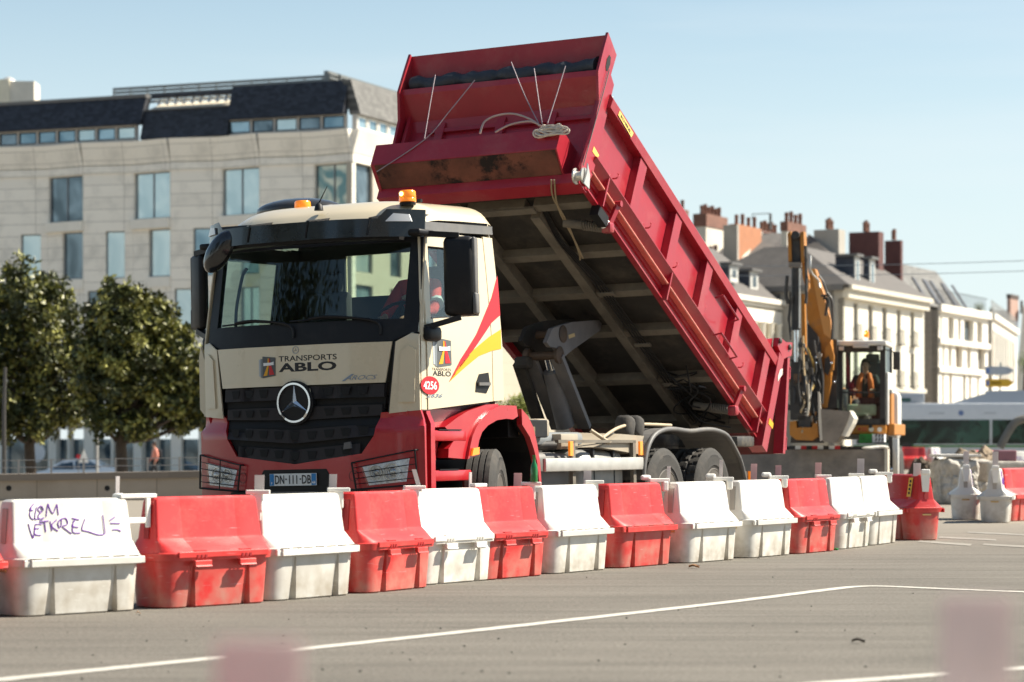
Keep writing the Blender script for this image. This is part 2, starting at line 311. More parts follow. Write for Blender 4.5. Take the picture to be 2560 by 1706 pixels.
# dusty sand beyond the barriers
sxy=n.new('ShaderNodeSeparateXYZ'); L.new(tc.outputs['Object'],sxy.inputs[0]); du=rng(sxy.outputs[1],24,34,0,.8)
my=n.new('ShaderNodeMix'); my.data_type='RGBA'; L.new(du,my.inputs[0]); L.new(mx.outputs[2],my.inputs[6]); my.inputs[7].default_value=(.27,.235,.19,1)
L.new(my.outputs[2],b.inputs['Base Color'])
bp=n.new('ShaderNodeBump'); bp.inputs['Strength'].default_value=.5; bp.inputs['Distance'].default_value=.012; L.new(grit,bp.inputs['Height']); L.new(bp.outputs[0],b.inputs['Normal'])
obj('ground',ground_mesh(),ASPH,kind='structure')
PAINT=mat('road_paint',(.52,.49,.43),.8,var=.12,vs=9,dirt=(.24,.21,.175),dirtamt=.85,ds=9,bump=.2,bs=60)
def road_line(pts,wid,z=.004):
    B=N(); pts=spline(pts,40); prev=None; random.seed(3)
    for i,p in enumerate(pts):
        d=(pts[min(i+1,len(pts)-1)]-pts[max(i-1,0)]).normalized(); s=Vector((-d.y,d.x,0))
        a=B.verts.new(p+s*(wid/2+random.uniform(-.006,.006))+Vector((0,0,z))); c=B.verts.new(p-s*(wid/2+random.uniform(-.006,.006))+Vector((0,0,z)))
        if prev: B.faces.new((prev[0],a,c,prev[1]))
        prev=(a,c)
    return B
obj('road_line',road_line([G(-260,1727),G(0,1701),G(900,1609),G(1749,1515),G(2050,1478),G(2139,1468),G(2212,1467),G(2330,1472),G(2560,1481),G(2800,1490)],.125),PAINT,kind='structure')
obj('road_line',road_line([G(1900,1722),G(2164,1702),G(2560,1672),G(2900,1648)],.125),PAINT,kind='structure')
FAINT=mat('worn_crossing_paint',(.255,.235,.20),.85,var=.2,vs=6,dirt=(.17,.15,.125),dirtamt=1.2,ds=4)
for q in (((2350,1342),(2490,1349),(2490,1353),(2345,1346)),((2420,1330),(2560,1336),(2560,1340),(2418,1333)),((2300,1352),(2430,1361),(2425,1366),(2292,1356)),((2460,1360),(2580,1366),(2580,1371),(2456,1364))):
    B=N(); B.faces.new([B.verts.new(G(*p)+Vector((0,0,.004))) for p in q]); obj('crossing_mark',B,FAINT,kind='structure')
# ---------------------------------------------------------------- the lorry's frame: x = its left, y = backwards, z = up
psi=R(27.5); Yr=26.9; Xr=383*Yr/F
L0=Vector((math.cos(psi),-math.sin(psi),0)); B0=Vector((math.sin(psi),math.cos(psi),0)); Z0=Vector((0,0,1))
rl=R(1.3); LV=L0*math.cos(rl)+Z0*math.sin(rl); ZV=Z0*math.cos(rl)-L0*math.sin(rl)
O=Vector((Xr,Yr,0))-B0*3.9-LV*1.2
TM=Matrix(((LV.x,B0.x,ZV.x,O.x),(LV.y,B0.y,ZV.y,O.y),(LV.z,B0.z,ZV.z,O.z),(0,0,0,1))); TI=TM.inverted()
to=TI@Vector((0,0,CZ))
def tdir(px,py): return TI.to_3x3()@Vector(((px-CX)/F,1,-(py-HY)/F))
def at(px,py,ax,val): d=tdir(px,py); return to+d*((val-to[ax])/d[ax])
def bf(l,z):
    if z<1.4: return -1.74+.21*(abs(l)/1.25)**2.8+ (.05 if z>1.3 else 0)
    if z<2.1: return -1.70+.19*(abs(l)/1.2)**2.8
    return -1.70+min(.20,(z-2.1)*.21)+.20*(abs(l)/1.2)**2.8
def FS(l,z,d=0): return Vector((l if l>0 else l*.97,bf(l,z)-d,z))
def fl(px,py):
    p=at(px,py,1,-1.65)
    for _ in range(6): p=at(px,py,1,bf(max(-1.3,min(1.3,p.x)),p.z))
    return (p.x,p.z)
def lw(z): return 1.19-(.09*min(1,max(0,(z-2.0)/1.2))**1.3)
def SP(b,z,d=0): return Vector((lw(z)+d,b,z))
def sdp(px,py):
    p=at(px,py,0,1.19)
    for _ in range(4): p=at(px,py,0,lw(p.z))
    return (p.y,p.z)
def flat(l): return lambda b,z,w=0: Vector((l-w,b,z))
def mir(fn): 
    def g(u,v,w=0):
        p=fn(u,v,w); return Vector((-p.x,p.y,p.z))
    return g
def K(s,x0,y0): return lambda u,v:(x0+s*u,y0+s*v)
K5=K(880/2353,480,800); K4=K(800/2353,480,440); K7=K(440/2353,980,980); KC=K(270/847,1020,540); K8=K(440/1643,560,840)
truck=empty('tipper_truck','red and cream tipper lorry with its dump body raised, parked behind the barriers','tipper lorry',mat=TM)
TP=truck
def both(fn): return ((fn,1),(mir(fn),-1))
# --- cab sides
door_out=[(-1.41,1.43),(-.145,1.525),(-.145,2.36),(-.36,2.34),(-1.31,2.27),(-1.41,2.26)]
rimp=[[(-1.41,2.26),(-1.31,2.27),(-1.25,2.95),(-1.33,3.10)],[(-1.25,2.95),(-.30,2.97),(-.145,3.10),(-1.33,3.10)],[(-.36,2.34),(-.145,2.36),(-.145,3.10),(-.30,2.97)]]
quarter=[(-.13,1.527),(.09,1.54),(.06,3.12),(-.13,3.12)]
for fn,s in both(SP):
    B=N(); sheet(B,door_out,fn,.02,.2); 
    for q in rimp: sheet(B,q,fn,.02,.2)
    dr=obj('door',B,CREAM,TP,30)
    if s>0: DOOR=dr
    B=N(); sheet(B,quarter,fn,.02,.2); obj('quarter_panel',B,CREAM,TP,30)
    B=N(); 
    f2=(lambda b,z,d=0,fn=fn: fn(b,z,d-.05))
    for q in [door_out,quarter]+rimp+[[(-.16,1.52),(-.11,1.52),(-.11,3.1),(-.16,3.1)]]: sheet(B,q,f2,.012,.3)
    obj('inner_lining',B,INTER,TP)
    B=N(); sheet(B,[(-1.325,2.255),(-.35,2.325),(-.285,2.985),(-1.26,2.965)],lambda b,z,d=0,fn=fn: fn(b,z,d-.02),.004); obj('side_window',B,CABG,dr)
    B=N(); pts=[(-1.31,2.27),(-.36,2.34),(-.30,2.97),(-1.25,2.95),(-1.31,2.27)]; tube(B,[fn(p[0],p[1],.004) for p in pts],.013,6); obj('window_seal',B,BLK,dr)
    B=N(); sheet(B,[(-1.33,3.085),(.075,3.155),(.075,3.235),(-1.33,3.175)],lambda b,z,d=0,fn=fn: fn(b,z,d-.005),.03,.2); obj('roof_strip',B,GREYP,TP,30)
    # handle
    B=N(); hp=[(-.50,1.61),(-.28,1.60),(-.20,1.68),(-.23,1.80),(-.42,1.78),(-.48,1.70)]; sheet(B,hp,fn,.025); h=obj('door_handle',B,BLK,dr,30)
    B=N(); sheet(B,[(-.46,1.67),(-.23,1.675),(-.23,1.705),(-.46,1.70)],lambda b,z,d=0,fn=fn: fn(b,z,d+.028),.02); obj('grip',B,GREYP,h)
# --- roof
B=N(); nb,nl=22,26; grid=[]
for i in range(nb+1):
    u=i/nb; b=-1.50+1.565*u; row=[]
    for j in range(nl+1):
        v=-1+2*j/nl; l=1.115*math.sin(v*math.pi/2); e=max(0,1-abs(l/1.118)**6)**.5
        bb=b+(.27*(abs(l)/1.12)**2.6 if u<.6 else 0)*(1-u/.6 if u<.6 else 0)
        f=min(1,(u/.22+.02))**.5*min(1,(1.0-u)/.045+.15)**.5
        row.append(B.verts.new((l,bb,3.165+.065*u+(.235)*e*f)))
    grid.append(row)
for a,c in zip(grid,grid[1:]):
    for j in range(nl): B.faces.new((a[j],a[j+1],c[j+1],c[j]))
obj('cab_roof',B,CREAM,TP,50)
B=N(); box2(B,(-1.08,-1.35,3.225),(1.08,.04,3.258)); obj('headliner',B,INTER,TP)
# --- rear wall with window
B=N()
for q in [[(-1.13,1.5),(1.13,1.5),(1.13,2.62),(-1.13,2.62)],[(-1.13,2.62),(-.53,2.62),(-.53,3.04),(-1.13,3.04)],[(.53,2.62),(1.13,2.62),(1.13,3.04),(.53,3.04)],[(-1.11,3.04),(1.11,3.04),(1.08,3.26),(-1.08,3.26)]]:
    sheet(B,q,lambda l,z,d=0:Vector((l,.05+d,z)),.02)
obj('cab_rear_wall',B,CREAM,TP)
B=N()
for q in [[(-1.1,1.5),(1.1,1.5),(1.1,2.62),(-1.1,2.62)],[(-1.1,2.62),(-.53,2.62),(-.53,3.04),(-1.1,3.04)],[(.53,2.62),(1.1,2.62),(1.1,3.04),(.53,3.04)],[(-1.09,3.04),(1.09,3.04),(1.06,3.22),(-1.06,3.22)]]:
    sheet(B,q,lambda l,z,d=0:Vector((l,.02+d,z)),.02)
obj('rear_lining',B,INTER,TP)
B=N(); box2(B,(-.54,.052,2.61),(.54,.058,3.05)); obj('rear_window',B,CABG,TP)
# --- interior: floor, dashboard, seats, wheel
B=N(); box2(B,(-1.1,-1.38,1.50),(1.1,.02,1.56)); box2(B,(-1.08,-1.36,1.56),(1.08,-1.05,2.16),.05); bx(B,(.55,-1.05,2.18),(.75,.3,.2),.07); obj('dashboard',B,INTER,TP,40)
for lx in (-.6,.6):
    B=N(); bx(B,(lx,-.42,2.0),(.5,.5,.16),.05); bx(B,(lx,-.16,2.36),(.48,.14,.62),.06); bx(B,(lx,-.15,2.76),(.28,.10,.2),.04); obj('seat',B,mat('seat_fabric',(.05,.05,.055),.9,var=.2),TP,40)
B=N(); M=Matrix.Translation((.6,-.93,2.30))@Matrix.Rotation(R(52),4,'X'); tube(B,[M@Vector((.225*math.cos(t),.225*math.sin(t),0)) for t in [2*math.pi*k/28 for k in range(29)]],.017,8,False)
for a in (90,210,330): beam(B,M@Vector((0,0,-.01)),M@Vector((.22*math.cos(R(a)),.22*math.sin(R(a)),0)),.03,.02)
beam(B,M@Vector((0,0,0)),(.6,-1.2,2.1),.07,.07); obj('steering_wheel',B,BLK,TP,40)
B=N(); tube(B,spline([(-1.0,-1.25,2.3),(-1.03,-1.18,2.5),(-.98,-1.15,2.78),(-.92,-1.16,2.86)]),.016,6); obj('grab_handle',B,BLK,TP,60)
# --- windscreen, pillars, fascia
B=N(); sheet(B,[(-1.09,2.23),(1.09,2.23),(1.08,3.05),(-1.08,3.05)],lambda l,z,d=0:FS(l,z,d-.012),.005,.12); obj('windscreen',B,WSG,TP,40)
B=N(); sheet(B,[(-.97,2.062),(.95,2.062),(1.12,2.14),(1.17,2.14),(1.17,2.27),(-1.17,2.27),(-1.17,2.12),(-1.12,2.12)],FS,.012,.12)
for s in (1,-1):
    q=[(1.045,2.26),(1.175,2.26),(1.155,3.08),(1.05,3.08)]; sheet(B,[(s*a,z) for a,z in q],FS,.014,.15)
sheet(B,[(-1.15,2.985),(1.15,2.985),(1.14,3.10),(-1.14,3.10)],FS,.013,.12)
obj('windscreen_surround',B,BLK,TP,40)
for s in (1,-1):
    B=N(); sheet(B,[(s*a,z) for a,z in [(1.17,2.14),(1.2,2.12),(1.19,2.3),(1.155,3.1),(1.14,3.1),(1.165,2.3)]],lambda l,z,d=0:FS(l,z,d-.03)+Vector((0,.02,0)),.03,.2); obj('pillar',B,CREAM,TP,40)
B=N()
for a,b_ in (((-.95,2.29),(-.05,2.24)),((-.1,2.27),(.85,2.23))):
    p=FS(*a,.045); q=FS(*b_,.03); tube(B,spline([FS((a[0]*2+b_[0])/3-.1,2.30,.05),FS((a[0]+b_[0])/2,2.31,.05),FS(b_[0]-.05,2.25,.04),FS(b_[0],2.13,.02)]),.012,6)
    tube(B,[FS(a[0],2.285,.03),FS((a[0]+b_[0])/2,2.30,.045),FS(b_[0]-.1,2.275,.03)],.009,5)
obj('windscreen_wiper',B,BLK,TP)
# sun visor
def bv(l): return -1.80+.42*(abs(l)/1.19)**3.2
def VS(l,z,d=0): return Vector((l,bv(l)-.10*(3.27-z)-d,z))
B=N(); sheet(B,[(-1.14,3.02),(1.2,3.02),(1.2,3.27),(.93,3.275),(.86,3.19),(-.85,3.19),(-.92,3.27),(-1.14,3.26)],VS,.012,.1)
vis=obj('sun_visor',B,mat('smoked_acrylic',(.022,.022,.018),.12,var=.3,vs=7,coat=.3),TP,40)
B=N(); sheet(B,[(-1.0,3.0),(1.0,3.0),(1.0,3.03),(-1.0,3.03)],lambda l,z,d=0:Vector((l,bv(l)+.16-d,z)),.12,.1); obj('visor_bracket',B,BLK,vis)
for l in (-.45,.2,.8): B=N(); beam(B,VS(l,3.18,.016),VS(l-.02,3.04,.016),.02,.012); beam(B,VS(l,3.19,.01),(l,-1.4,3.25),.03,.02); obj('visor_strut',B,BLK,vis)
for l in (-1.05,1.03):
    B=N(); sheet(B,[(l-.10,3.16),(l+.09,3.16),(l+.07,3.225),(l-.04,3.235)],lambda a,z,d=0:VS(a,z,d+.014),.018,.05); obj('marker_lamp',B,mat('clear_marker',(.8,.8,.78),.25),vis,40)
# --- bonnet, corners
B=N(); sheet(B,[(-.925,1.685),(.895,1.685),(.965,2.058),(-.985,2.058)],lambda l,z,d=0:FS(l,z,d+.02),.015,.1); bon=obj('bonnet_panel',B,CREAM,TP,40)
for s in (1,-1):
    B=N(); sheet(B,[(s*a,z) for a,z in [(.925,1.40),(1.20,1.425),(1.20,2.12),(1.13,2.13),(1.0,2.055)]],lambda l,z,d=0:FS(l,z,d+.018),.02,.08); cp=obj('corner_panel',B,CREAM,TP,40)
    B=N(); sheet(B,[(s*a,z) for a,z in [(1.02,1.50),(1.16,1.50),(1.18,1.98),(1.12,2.02),(1.05,1.96)]],lambda l,z,d=0:FS(l,z,d+.038),.018,.06); obj('air_deflector',B,CREAM,cp,40)
    B=N(); sheet(B,[(-1.52,1.43),(-1.418,1.43),(-1.418,2.25),(-1.335,3.10),(-1.37,3.10),(-1.50,2.13)],(lambda b,z,d=0,s=s:Vector((s*(lw(z)+d-.002),b,z))),.012,.2); obj('pillar_side',B,CREAM,cp,30)
B=N(); sheet(B,[(.99,2.06),(1.0,2.05),(.93,1.41),(.92,1.41)],lambda l,z,d=0:FS(l,z,d+.0385),.001); obj('panel_gap',B,INK,TP)
# left deflector stands proud
B=N(); sheet(B,[(-1.24,1.50),(-1.17,1.42),(-1.15,1.5),(-1.17,1.95),(-1.22,2.1),(-1.24,2.0)],lambda l,z,d=0:Vector((l,-1.50-d,z)),.03); obj('side_deflector',B,CREAM,TP)
# --- grille
B=N(); gp=[(-.925,1.69),(-.88,1.40),(-.83,1.20),(-.72,1.04),(-.02,.955),(.68,1.04),(.80,1.20),(.86,1.40),(.895,1.69)]
sheet(B,gp,lambda l,z,d=0:FS(l,z,d-.03),.02,.1); grl=obj('grille',B,DARK,TP)
def slat(z0,z1,k0,k1,l0,l1,holes,dep=.03):
    B=N(); n_=18
    for i in range(n_):
        a=l0+(l1-l0)*i/n_; c=l0+(l1-l0)*(i+1)/n_; 
        fz=lambda l,z,k: z+k*abs(l+.02)
        hexa(B,[FS(a,fz(a,z0,k0),-.02),FS(c,fz(c,z0,k0),-.02),FS(c,fz(c,z0,k0),dep),FS(a,fz(a,z0,k0),dep),FS(a,fz(a,z1,k1),-.02),FS(c,fz(c,z1,k1),-.02),FS(c,fz(c,z1,k1),dep-.012),FS(a,fz(a,z1,k1),dep-.012)])
    bmesh.ops.remove_doubles(B,verts=B.verts[:],dist=.0008)
    o=obj('grille_bar',B,GRILLE,grl,40)
    for h in holes:
        if not(l0+.05<h<l1-.1): continue
        zz=lambda l,f: (z0+k0*abs(l))*(1-f)+(z1+k1*abs(l))*f
        B=N(); sheet(B,[(h+.018,zz(h,.22)),(h+.085,zz(h,.22)),(h+.105,zz(h,.84)),(h,zz(h,.84))],lambda l,z,d=0:FS(l,z,d+dep-.002),.003,.05); obj('bar_opening',B,DARK,o)  # pocket shade painted as a dark sheet on the bar
hs=[-.80,-.625,-.45,.28,.455,.63]; hall=[-.78,-.61,-.43,-.255,-.07,.115,.30,.475,.65]
slat(1.555,1.675,0,0,-.90,.88,hs); slat(1.36,1.485,.03,.0,-.875,.855,hs); slat(1.145,1.27,.07,.05,-.85,.83,hall); slat(.957,1.085,.11,.07,-.70,.66,hall)
B=N(); sheet(B,[(.52,1.08),(.60,1.09),(.59,1.15),(.53,1.14)],lambda l,z,d=0:FS(l,z,d+.05),.02); obj('radar_sensor',B,GREYP,grl)
# star badge on the grille
B=N(); sc=(-.025,1.525); 
def ring(B,c,r0,r1,d0,d1,n_=40):
    for k in range(n_):
        a,b_=[2*math.pi*(k+i)/n_ for i in (0,1)]
        hexa(B,[FS(c[0]+r*math.cos(t),c[1]+r*math.sin(t),d) for d in (d0,d1) for r,t in ((r0,a),(r1,a),(r1,b_),(r0,b_))])
sheet(B,[(sc[0]+.205*math.cos(R(a)),sc[1]+.205*math.sin(R(a))) for a in range(0,360,12)],lambda l,z,d=0:FS(l,z,d+.0),.055,.1); sb=obj('badge_back',B,BLK,grl,40)
def star(B,c,r,d,th):
    cc=B.verts.new(FS(c[0],c[1],d+th)); pv=[]
    for k in range(3):
        a=R(90+120*k); pv.append(B.verts.new(FS(c[0]+r*math.cos(a),c[1]+r*math.sin(a),d))); a2=R(150+120*k); pv.append(B.verts.new(FS(c[0]+.18*r*math.cos(a2),c[1]+.18*r*math.sin(a2),d)))
    for k in range(6): B.faces.new((cc,pv[k],pv[(k+1)%6]))
B=N(); ring(B,sc,.168,.186,.05,.075); star(B,sc,.172,.058,.022); obj('star_badge',B,CHROME,sb,20)
B=N(); c2=fl(*K5(706,203)); ring(B,c2,.028,.036,.03,.04,20); star(B,c2,.030,.034,.008); sheet(B,[(c2[0]+.028*math.cos(R(a)),c2[1]+.028*math.sin(R(a))) for a in range(0,360,24)],lambda l,z,d=0:FS(l,z,d+.031),.002); obj('bonnet_badge',B,mat('dull_chrome',(.35,.35,.35),.35,.8),bon)
# --- bumper
B=N()
for s in (1,-1):
    o_=-.02
    q=[(0+o_,.953),(s*.70+o_,1.038),(s*.82+o_,1.20),(s*.87+o_,1.41),(s*1.20,1.425),(s*1.22,1.33),(s*1.25,1.27),(s*1.25,.55),(s*1.2,.42),(0+o_,.42)]
    sheet(B,q,FS,.03,.08)
bmesh.ops.remove_doubles(B,verts=B.verts[:],dist=.0008)
bum=obj('bumper',B,RED,TP,40)
for s in (1,-1): 
    B=N(); sheet(B,[(-1.45,.45),(-1.36,.45),(-1.36,1.42),(-1.43,1.42)],lambda b,z,d=0,s=s:Vector((s*(1.245-d if z<1.3 else 1.2-d),b,z)),.05,.1); obj('bumper_end',B,RED,bum,40)
FD=lambda dd:(lambda l,z,d=0:FS(l,z,d+dd))
B=N(); sheet(B,[(-.46,.62),(-.42,.84),(-.38,.905),(.32,.905),(.36,.84),(.42,.62),(.55,.72),(.75,.70),(.85,.5),(-.9,.5),(-.8,.70),(-.62,.72)],FD(.031),.004,.1); obj('lower_intake',B,BLK,bum,40)
B=N(); sheet(B,[(-.40,.5),(-.37,.66),(-.30,.70),(.22,.70),(.30,.66),(.34,.5)],FD(.036),.03,.1); obj('tow_cover',B,GREYP,bum,40)
for l in (-.64,.60):
    B=N()
    for k in range(20):
        a,b_=[2*math.pi*(k+i)/20 for i in (0,1)]; sheet(B,[(l+r*math.cos(t),.835+r*math.sin(t)) for r,t in ((.046,a),(.05,a),(.05,b_),(.046,b_))],FD(.031),.001)
    obj('cover_outline',B,INK,bum)
for s in (1,-1):
    q=[(.70,.915),(1.13,.985),(1.10,.775),(.76,.745)]; 
    B=N(); sheet(B,[(s*(a+.035*(1 if a>.9 else -1))-.01,z+(.035 if z>.85 else -.03)) for a,z in q],FD(.0305),.002,.06); hk=obj('headlight',B,BLK if 0 else RED,bum)
    B=N(); sheet(B,[(s*a-.01,z) for a,z in q],FD(.033),.003,.04); rf=obj('reflector_bowl',B,LENS,hk)
    B=N()
    for a,r in ((.83,.062),(.98,.080)):
        for rr in (r,r*.62):
            ring(B,(s*a-.01,.865),rr*.86,rr,.036,.05,24)
        ico(B,FS(s*a-.01,.865,.04),r*.5,2,(1,.4,1))
    obj('lamp_ring',B,mat('lamp_chrome',(.5,.52,.55),.2,1),hk,40)
    B=N(); sheet(B,[(s*a-.01,z) for a,z in q],FD(.062),.004,.06); obj('lamp_glass',B,LENSG,hk,40)
    B=N(); gq=[(.62,.955),(1.20,1.06),(1.22,.745),(.66,.71)]; fr=[FS(s*a-.01,z,.085) for a,z in gq]
    tube(B,[fr[0],fr[1]],.007,6); tube(B,[fr[1],fr[2]],.009,6); tube(B,[fr[2],fr[3]],.009,6); tube(B,[fr[3],fr[0]],.009,6)
    for k in range(1,5):
        f=k/5; a0=(gq[0][0]*(1-f)+gq[3][0]*f,gq[0][1]*(1-f)+gq[3][1]*f); a1=(gq[1][0]*(1-f)+gq[2][0]*f,gq[1][1]*(1-f)+gq[2][1]*f)
        tube(B,[FS(s*(a0[0]*(1-t)+a1[0]*t)-.01,a0[1]*(1-t)+a1[1]*t,.085) for t in (0,.25,.5,.75,1)],.0042,5)
    for f in ((.5,) if s<0 else ()): tube(B,[FS(s*.9,1.01,.085),FS(s*.92,.725,.085)],.0055,5)
    for c in gq: tube(B,[FS(s*c[0]-.01,c[1],.02),FS(s*c[0]-.01,c[1],.085)],.008,5)
    obj('lamp_guard',B,BLK,hk,60)
# licence plate
B=N(); pl=[(-.295,.755),(.227,.755),(.227,.868),(-.295,.868)]; sheet(B,pl,FD(.05),.008); lp=obj('licence_plate',B,mat('plate_white',(.72,.74,.72),.35),bum)
for a_,b_ in ((-.292,-.245),(.175,.224)): decal('plate_band',[[(a_,.758),(b_,.758),(b_,.865),(a_,.865)]],BLUE,lp,FD(.059),t=.001)
for s_,u,wd in (('DN',-.232,.105),('111',-.072,.092),('DB',.072,.098)): text('plate_character',s_,INK,lp,FD(.0605),u,.772,.080,wd,.012)
decal('plate_dot',[[(x,.808),(x+.014,.808),(x+.014,.822),(x,.822)] for x in (-.112,.048)],INK,lp,FD(.0605),t=.001)
text('plate_mark','44',WMARK,lp,FD(.0605),.181,.766,.033,.036,.01); text('plate_mark','F',WMARK,lp,FD(.0605),-.276,.768,.022,.014,.01)
# --- lettering and logo on the bonnet
tl=fl(*K5(590,280)); tr=fl(*K5(982,272)); FD2=FD(.0362)
hgt=.052; text('lettering','TRANSPORTS',INK,bon,FD2,tl[0],tl[1]-.003,hgt,tr[0]-tl[0],.012)
bl=fl(*K5(590,356)); br=fl(*K5(980,347)); text('lettering','ABLO',INK,bon,FD2,bl[0],bl[1]+.005,.084,br[0]-bl[0],.035)
def logo(fn,u,v,W,H,par,nm='logo'):
    q=lambda pts:[(u+a*W,v+b_*H) for a,b_ in pts]
    decal(nm,[q([(-.22,.08),(.02,.02),(.02,.86),(-.22,.86)])],LGREY,par,fn)
    decal(nm,[q([(-.10,.02),(.1,-.02),(.1,.90),(-.10,.88)])],mat('mid_grey_marking',(.2,.22,.23),.5),par,lambda a,b_,d=0:fn(a,b_,d+.001))
    decal(nm,[q([(.04,-.02),(1,.08),(1,.93),(.06,1.0)])],GREYD,par,lambda a,b_,d=0:fn(a,b_,d+.0025))
    decal(nm,[q([(.12,.08),(.40,.10),(.53,.60),(.53,.90),(.46,.90),(.44,.60)])],YEL,par,lambda a,b_,d=0:fn(a,b_,d+.005))
    decal(nm,[q([(.56,.12),(.92,.14),(.68,.60),(.60,.90),(.55,.90),(.55,.6)])],REDD,par,lambda a,b_,d=0:fn(a,b_,d+.005))
    decal(nm,[q([(.14,.55),(.35,.62),(.72,.62),(.90,.58),(.90,.74),(.7,.70),(.35,.69),(.14,.70)])],WMARK,par,lambda a,b_,d=0:fn(a,b_,d+.0075))
lo=fl(*K5(477,390)); hi=fl(*K5(567,243)); logo(FD2,lo[0],lo[1],hi[0]-lo[0],hi[1]-lo[1],bon)
a0=fl(*K5(1035,405)); a1=fl(*K5(1255,372)); text('model_badge','ARQCS'.replace('Q','O'),SILV,bon,FD(.04),a0[0],a0[1],.042,a1[0]-a0[0],.0,.5)
decal('badge_stroke',[[(a0[0]-.03,a0[1]-.008),(a0[0]+.0,a0[1]-.008),(a0[0]+.10,a0[1]+.055),(a0[0]+.07,a0[1]+.055)]],SILV,bon,FD(.04))
# --- door graphics (both doors, the far one mirrored)
SD=lambda dd:(lambda b,z,d=0:SP(b,z,d+dd))
SD2=SD(.0215)
lo=sdp(*KC(208,1182)); hi=sdp(*KC(317,965)); logo(SD2,lo[0],lo[1],hi[0]-lo[0],hi[1]-lo[1],DOOR)
a=sdp(*KC(172,1212)); c=sdp(*KC(320,1205)); text('lettering','TRANSPORTS',INK,DOOR,SD2,a[0],a[1]-.0,.024,c[0]-a[0],.0)
a=sdp(*KC(177,1255)); c=sdp(*KC(322,1250)); text('lettering','ABLO',INK,DOOR,SD2,a[0],a[1],.048,c[0]-a[0],.025)
red=[sdp(*KC(*p)) for p in ((305,1305),(400,1120),(520,930),(640,640),(684,470),(707,780),(640,840),(560,960),(440,1130))]
decal('door_stripe',[[p for p in ((lambda L_:L_)(red))]],REDD,DOOR,SD2,.15)
yel=[sdp(*KC(*p)) for p in ((305,1305),(400,1160),(500,1050),(620,950),(712,892),(714,1044),(640,1060),(540,1100),(430,1190))]
decal('door_stripe',[yel],YEL,DOOR,SD2,.15)
cc=sdp(*KC(157,1330)); rr=[ (cc[0]+.17*math.cos(R(k)),cc[1]+.084*math.sin(R(k))) for k in range(0,360,12)]
decal('number_disc',[rr],REDD,DOOR,SD2); text('lettering','4256',WMARK,DOOR,SD(.0245),cc[0]-.125,cc[1]-.038,.076,.25,.02)
a=sdp(*KC(128,1428)); c=sdp(*KC(255,1398)); text('model_badge','2636',mat('blue_chrome',(.16,.22,.30),.3,.3),DOOR,SD(.022),a[0],a[1]+.004,.036,c[0]-a[0],.02,.4)
# --- mirrors
for s in (1,-1):
    MR=Matrix.Translation((s*1.45,-1.2,0))@Matrix.Rotation(R(17 if s>0 else -35),4,'Z')@Matrix.Translation((-s*1.45,1.2,0))
    B=N(); bx(B,(s*1.45,-1.2,2.655),(.29 if s>0 else .26,.14 if s>0 else .09,.735),.05 if s>0 else .035); bmesh.ops.transform(B,matrix=MR,verts=B.verts[:]); mr=obj('wing_mirror',B,BLK,TP,50)
    B=N(); bx(B,(s*1.595,-1.195,2.75),(.035,.14 if s>0 else .08,.52),.015); bx(B,(s*1.60,-1.195,2.40),(.04,.15 if s>0 else .09,.2),.018); bmesh.ops.transform(B,matrix=MR,verts=B.verts[:]); obj('mirror_trim',B,GREYP,mr,50)
    B=N(); box2(B,(s*1.34,-1.128 if s>0 else -1.153,2.32),(s*1.56,-1.124 if s>0 else -1.149,2.99)); bmesh.ops.transform(B,matrix=MR,verts=B.verts[:]); obj('mirror_glass',B,CHROME,mr)
    B=N(); beam(B,(s*1.12,-1.36,3.06),(s*1.46,-1.22,3.03),.07,.05); bx(B,(s*1.16,-1.38,3.06),(.12,.3,.06),.02); obj('mirror_arm',B,BLK,mr,50); B=N(); beam(B,(s*1.17,-1.40,2.18),(s*1.45,-1.20,2.275),.09,.05); bx(B,(s*1.22,-1.33,2.13),(.09,.26,.14),.04); obj('mirror_arm',B,BLK,mr,50)
B=N(); p=at(548,630,1,-1.72); q=ico(B,(0,0,0),.145,3,(.85,.6,1.6)); bmesh.ops.transform(B,matrix=Matrix.Translation(p)@Matrix.Rotation(R(38),4,'Y'),verts=B.verts[:]); beam(B,p+Vector((.05,0,.05)),(p.x+.2,p.y+.2,3.15),.04,.04); obj('kerb_mirror',B,mat('gloss_black',(.01,.01,.011),.15,coat=.5),TP,60)
# --- roof fittings
for px,lit in ((757,0),(1019,1)):
    y0=-1.0 if not lit else -1.18; pt=at(px,525 if not lit else 503,1,y0); l=pt.x; z0=3.355 if not lit else 3.35
    B=N(); lathe(B,[(.075,0),(.078,.02),(.066,.03)],20,Matrix.Translation((l,y0,z0))@Matrix.Rotation(R(-90),4,'Y')); bc=obj('beacon',B,BLK,TP,40)
    B=N(); lathe(B,[(.082,.03),(.082,.06),(.078,.065),(.081,.07),(.078,.125),(.068,.137),(.0,.14)],20,Matrix.Translation((l,y0,z0))@Matrix.Rotation(R(-90),4,'Y')); obj('amber_lens',B,AMBER,bc,40)
    if lit:
        B=N(); ico(B,(l-.02,y0-.078,z0+.10),.020,2); obj('beacon_lamp',B,AMBL,bc,60)
B=N(); a=at(797,523,1,-1.42); lathe(B,[(.045,0),(.035,.05),(.012,.075)],14,Matrix.Translation((a.x,a.y,3.335))@Matrix.Rotation(R(-90),4,'Y')); tube(B,[(a.x,a.y,3.40),at(818,466,1,-1.42)],[.007,.003],6); obj('antenna',B,BLK,TP,50)
B=N(); q=ico(B,(0,0,0),1,3,(.47,.34,.13)); bmesh.ops.translate(B,verts=q,vec=(-.72,-.50,3.455)); bmesh.ops.delete(B,geom=[v for v in B.verts if v.co.z<3.37],context='VERTS'); obj('roof_hatch',B,mat('hatch_black',(.03,.028,.026),.25,coat=.3),TP,60)
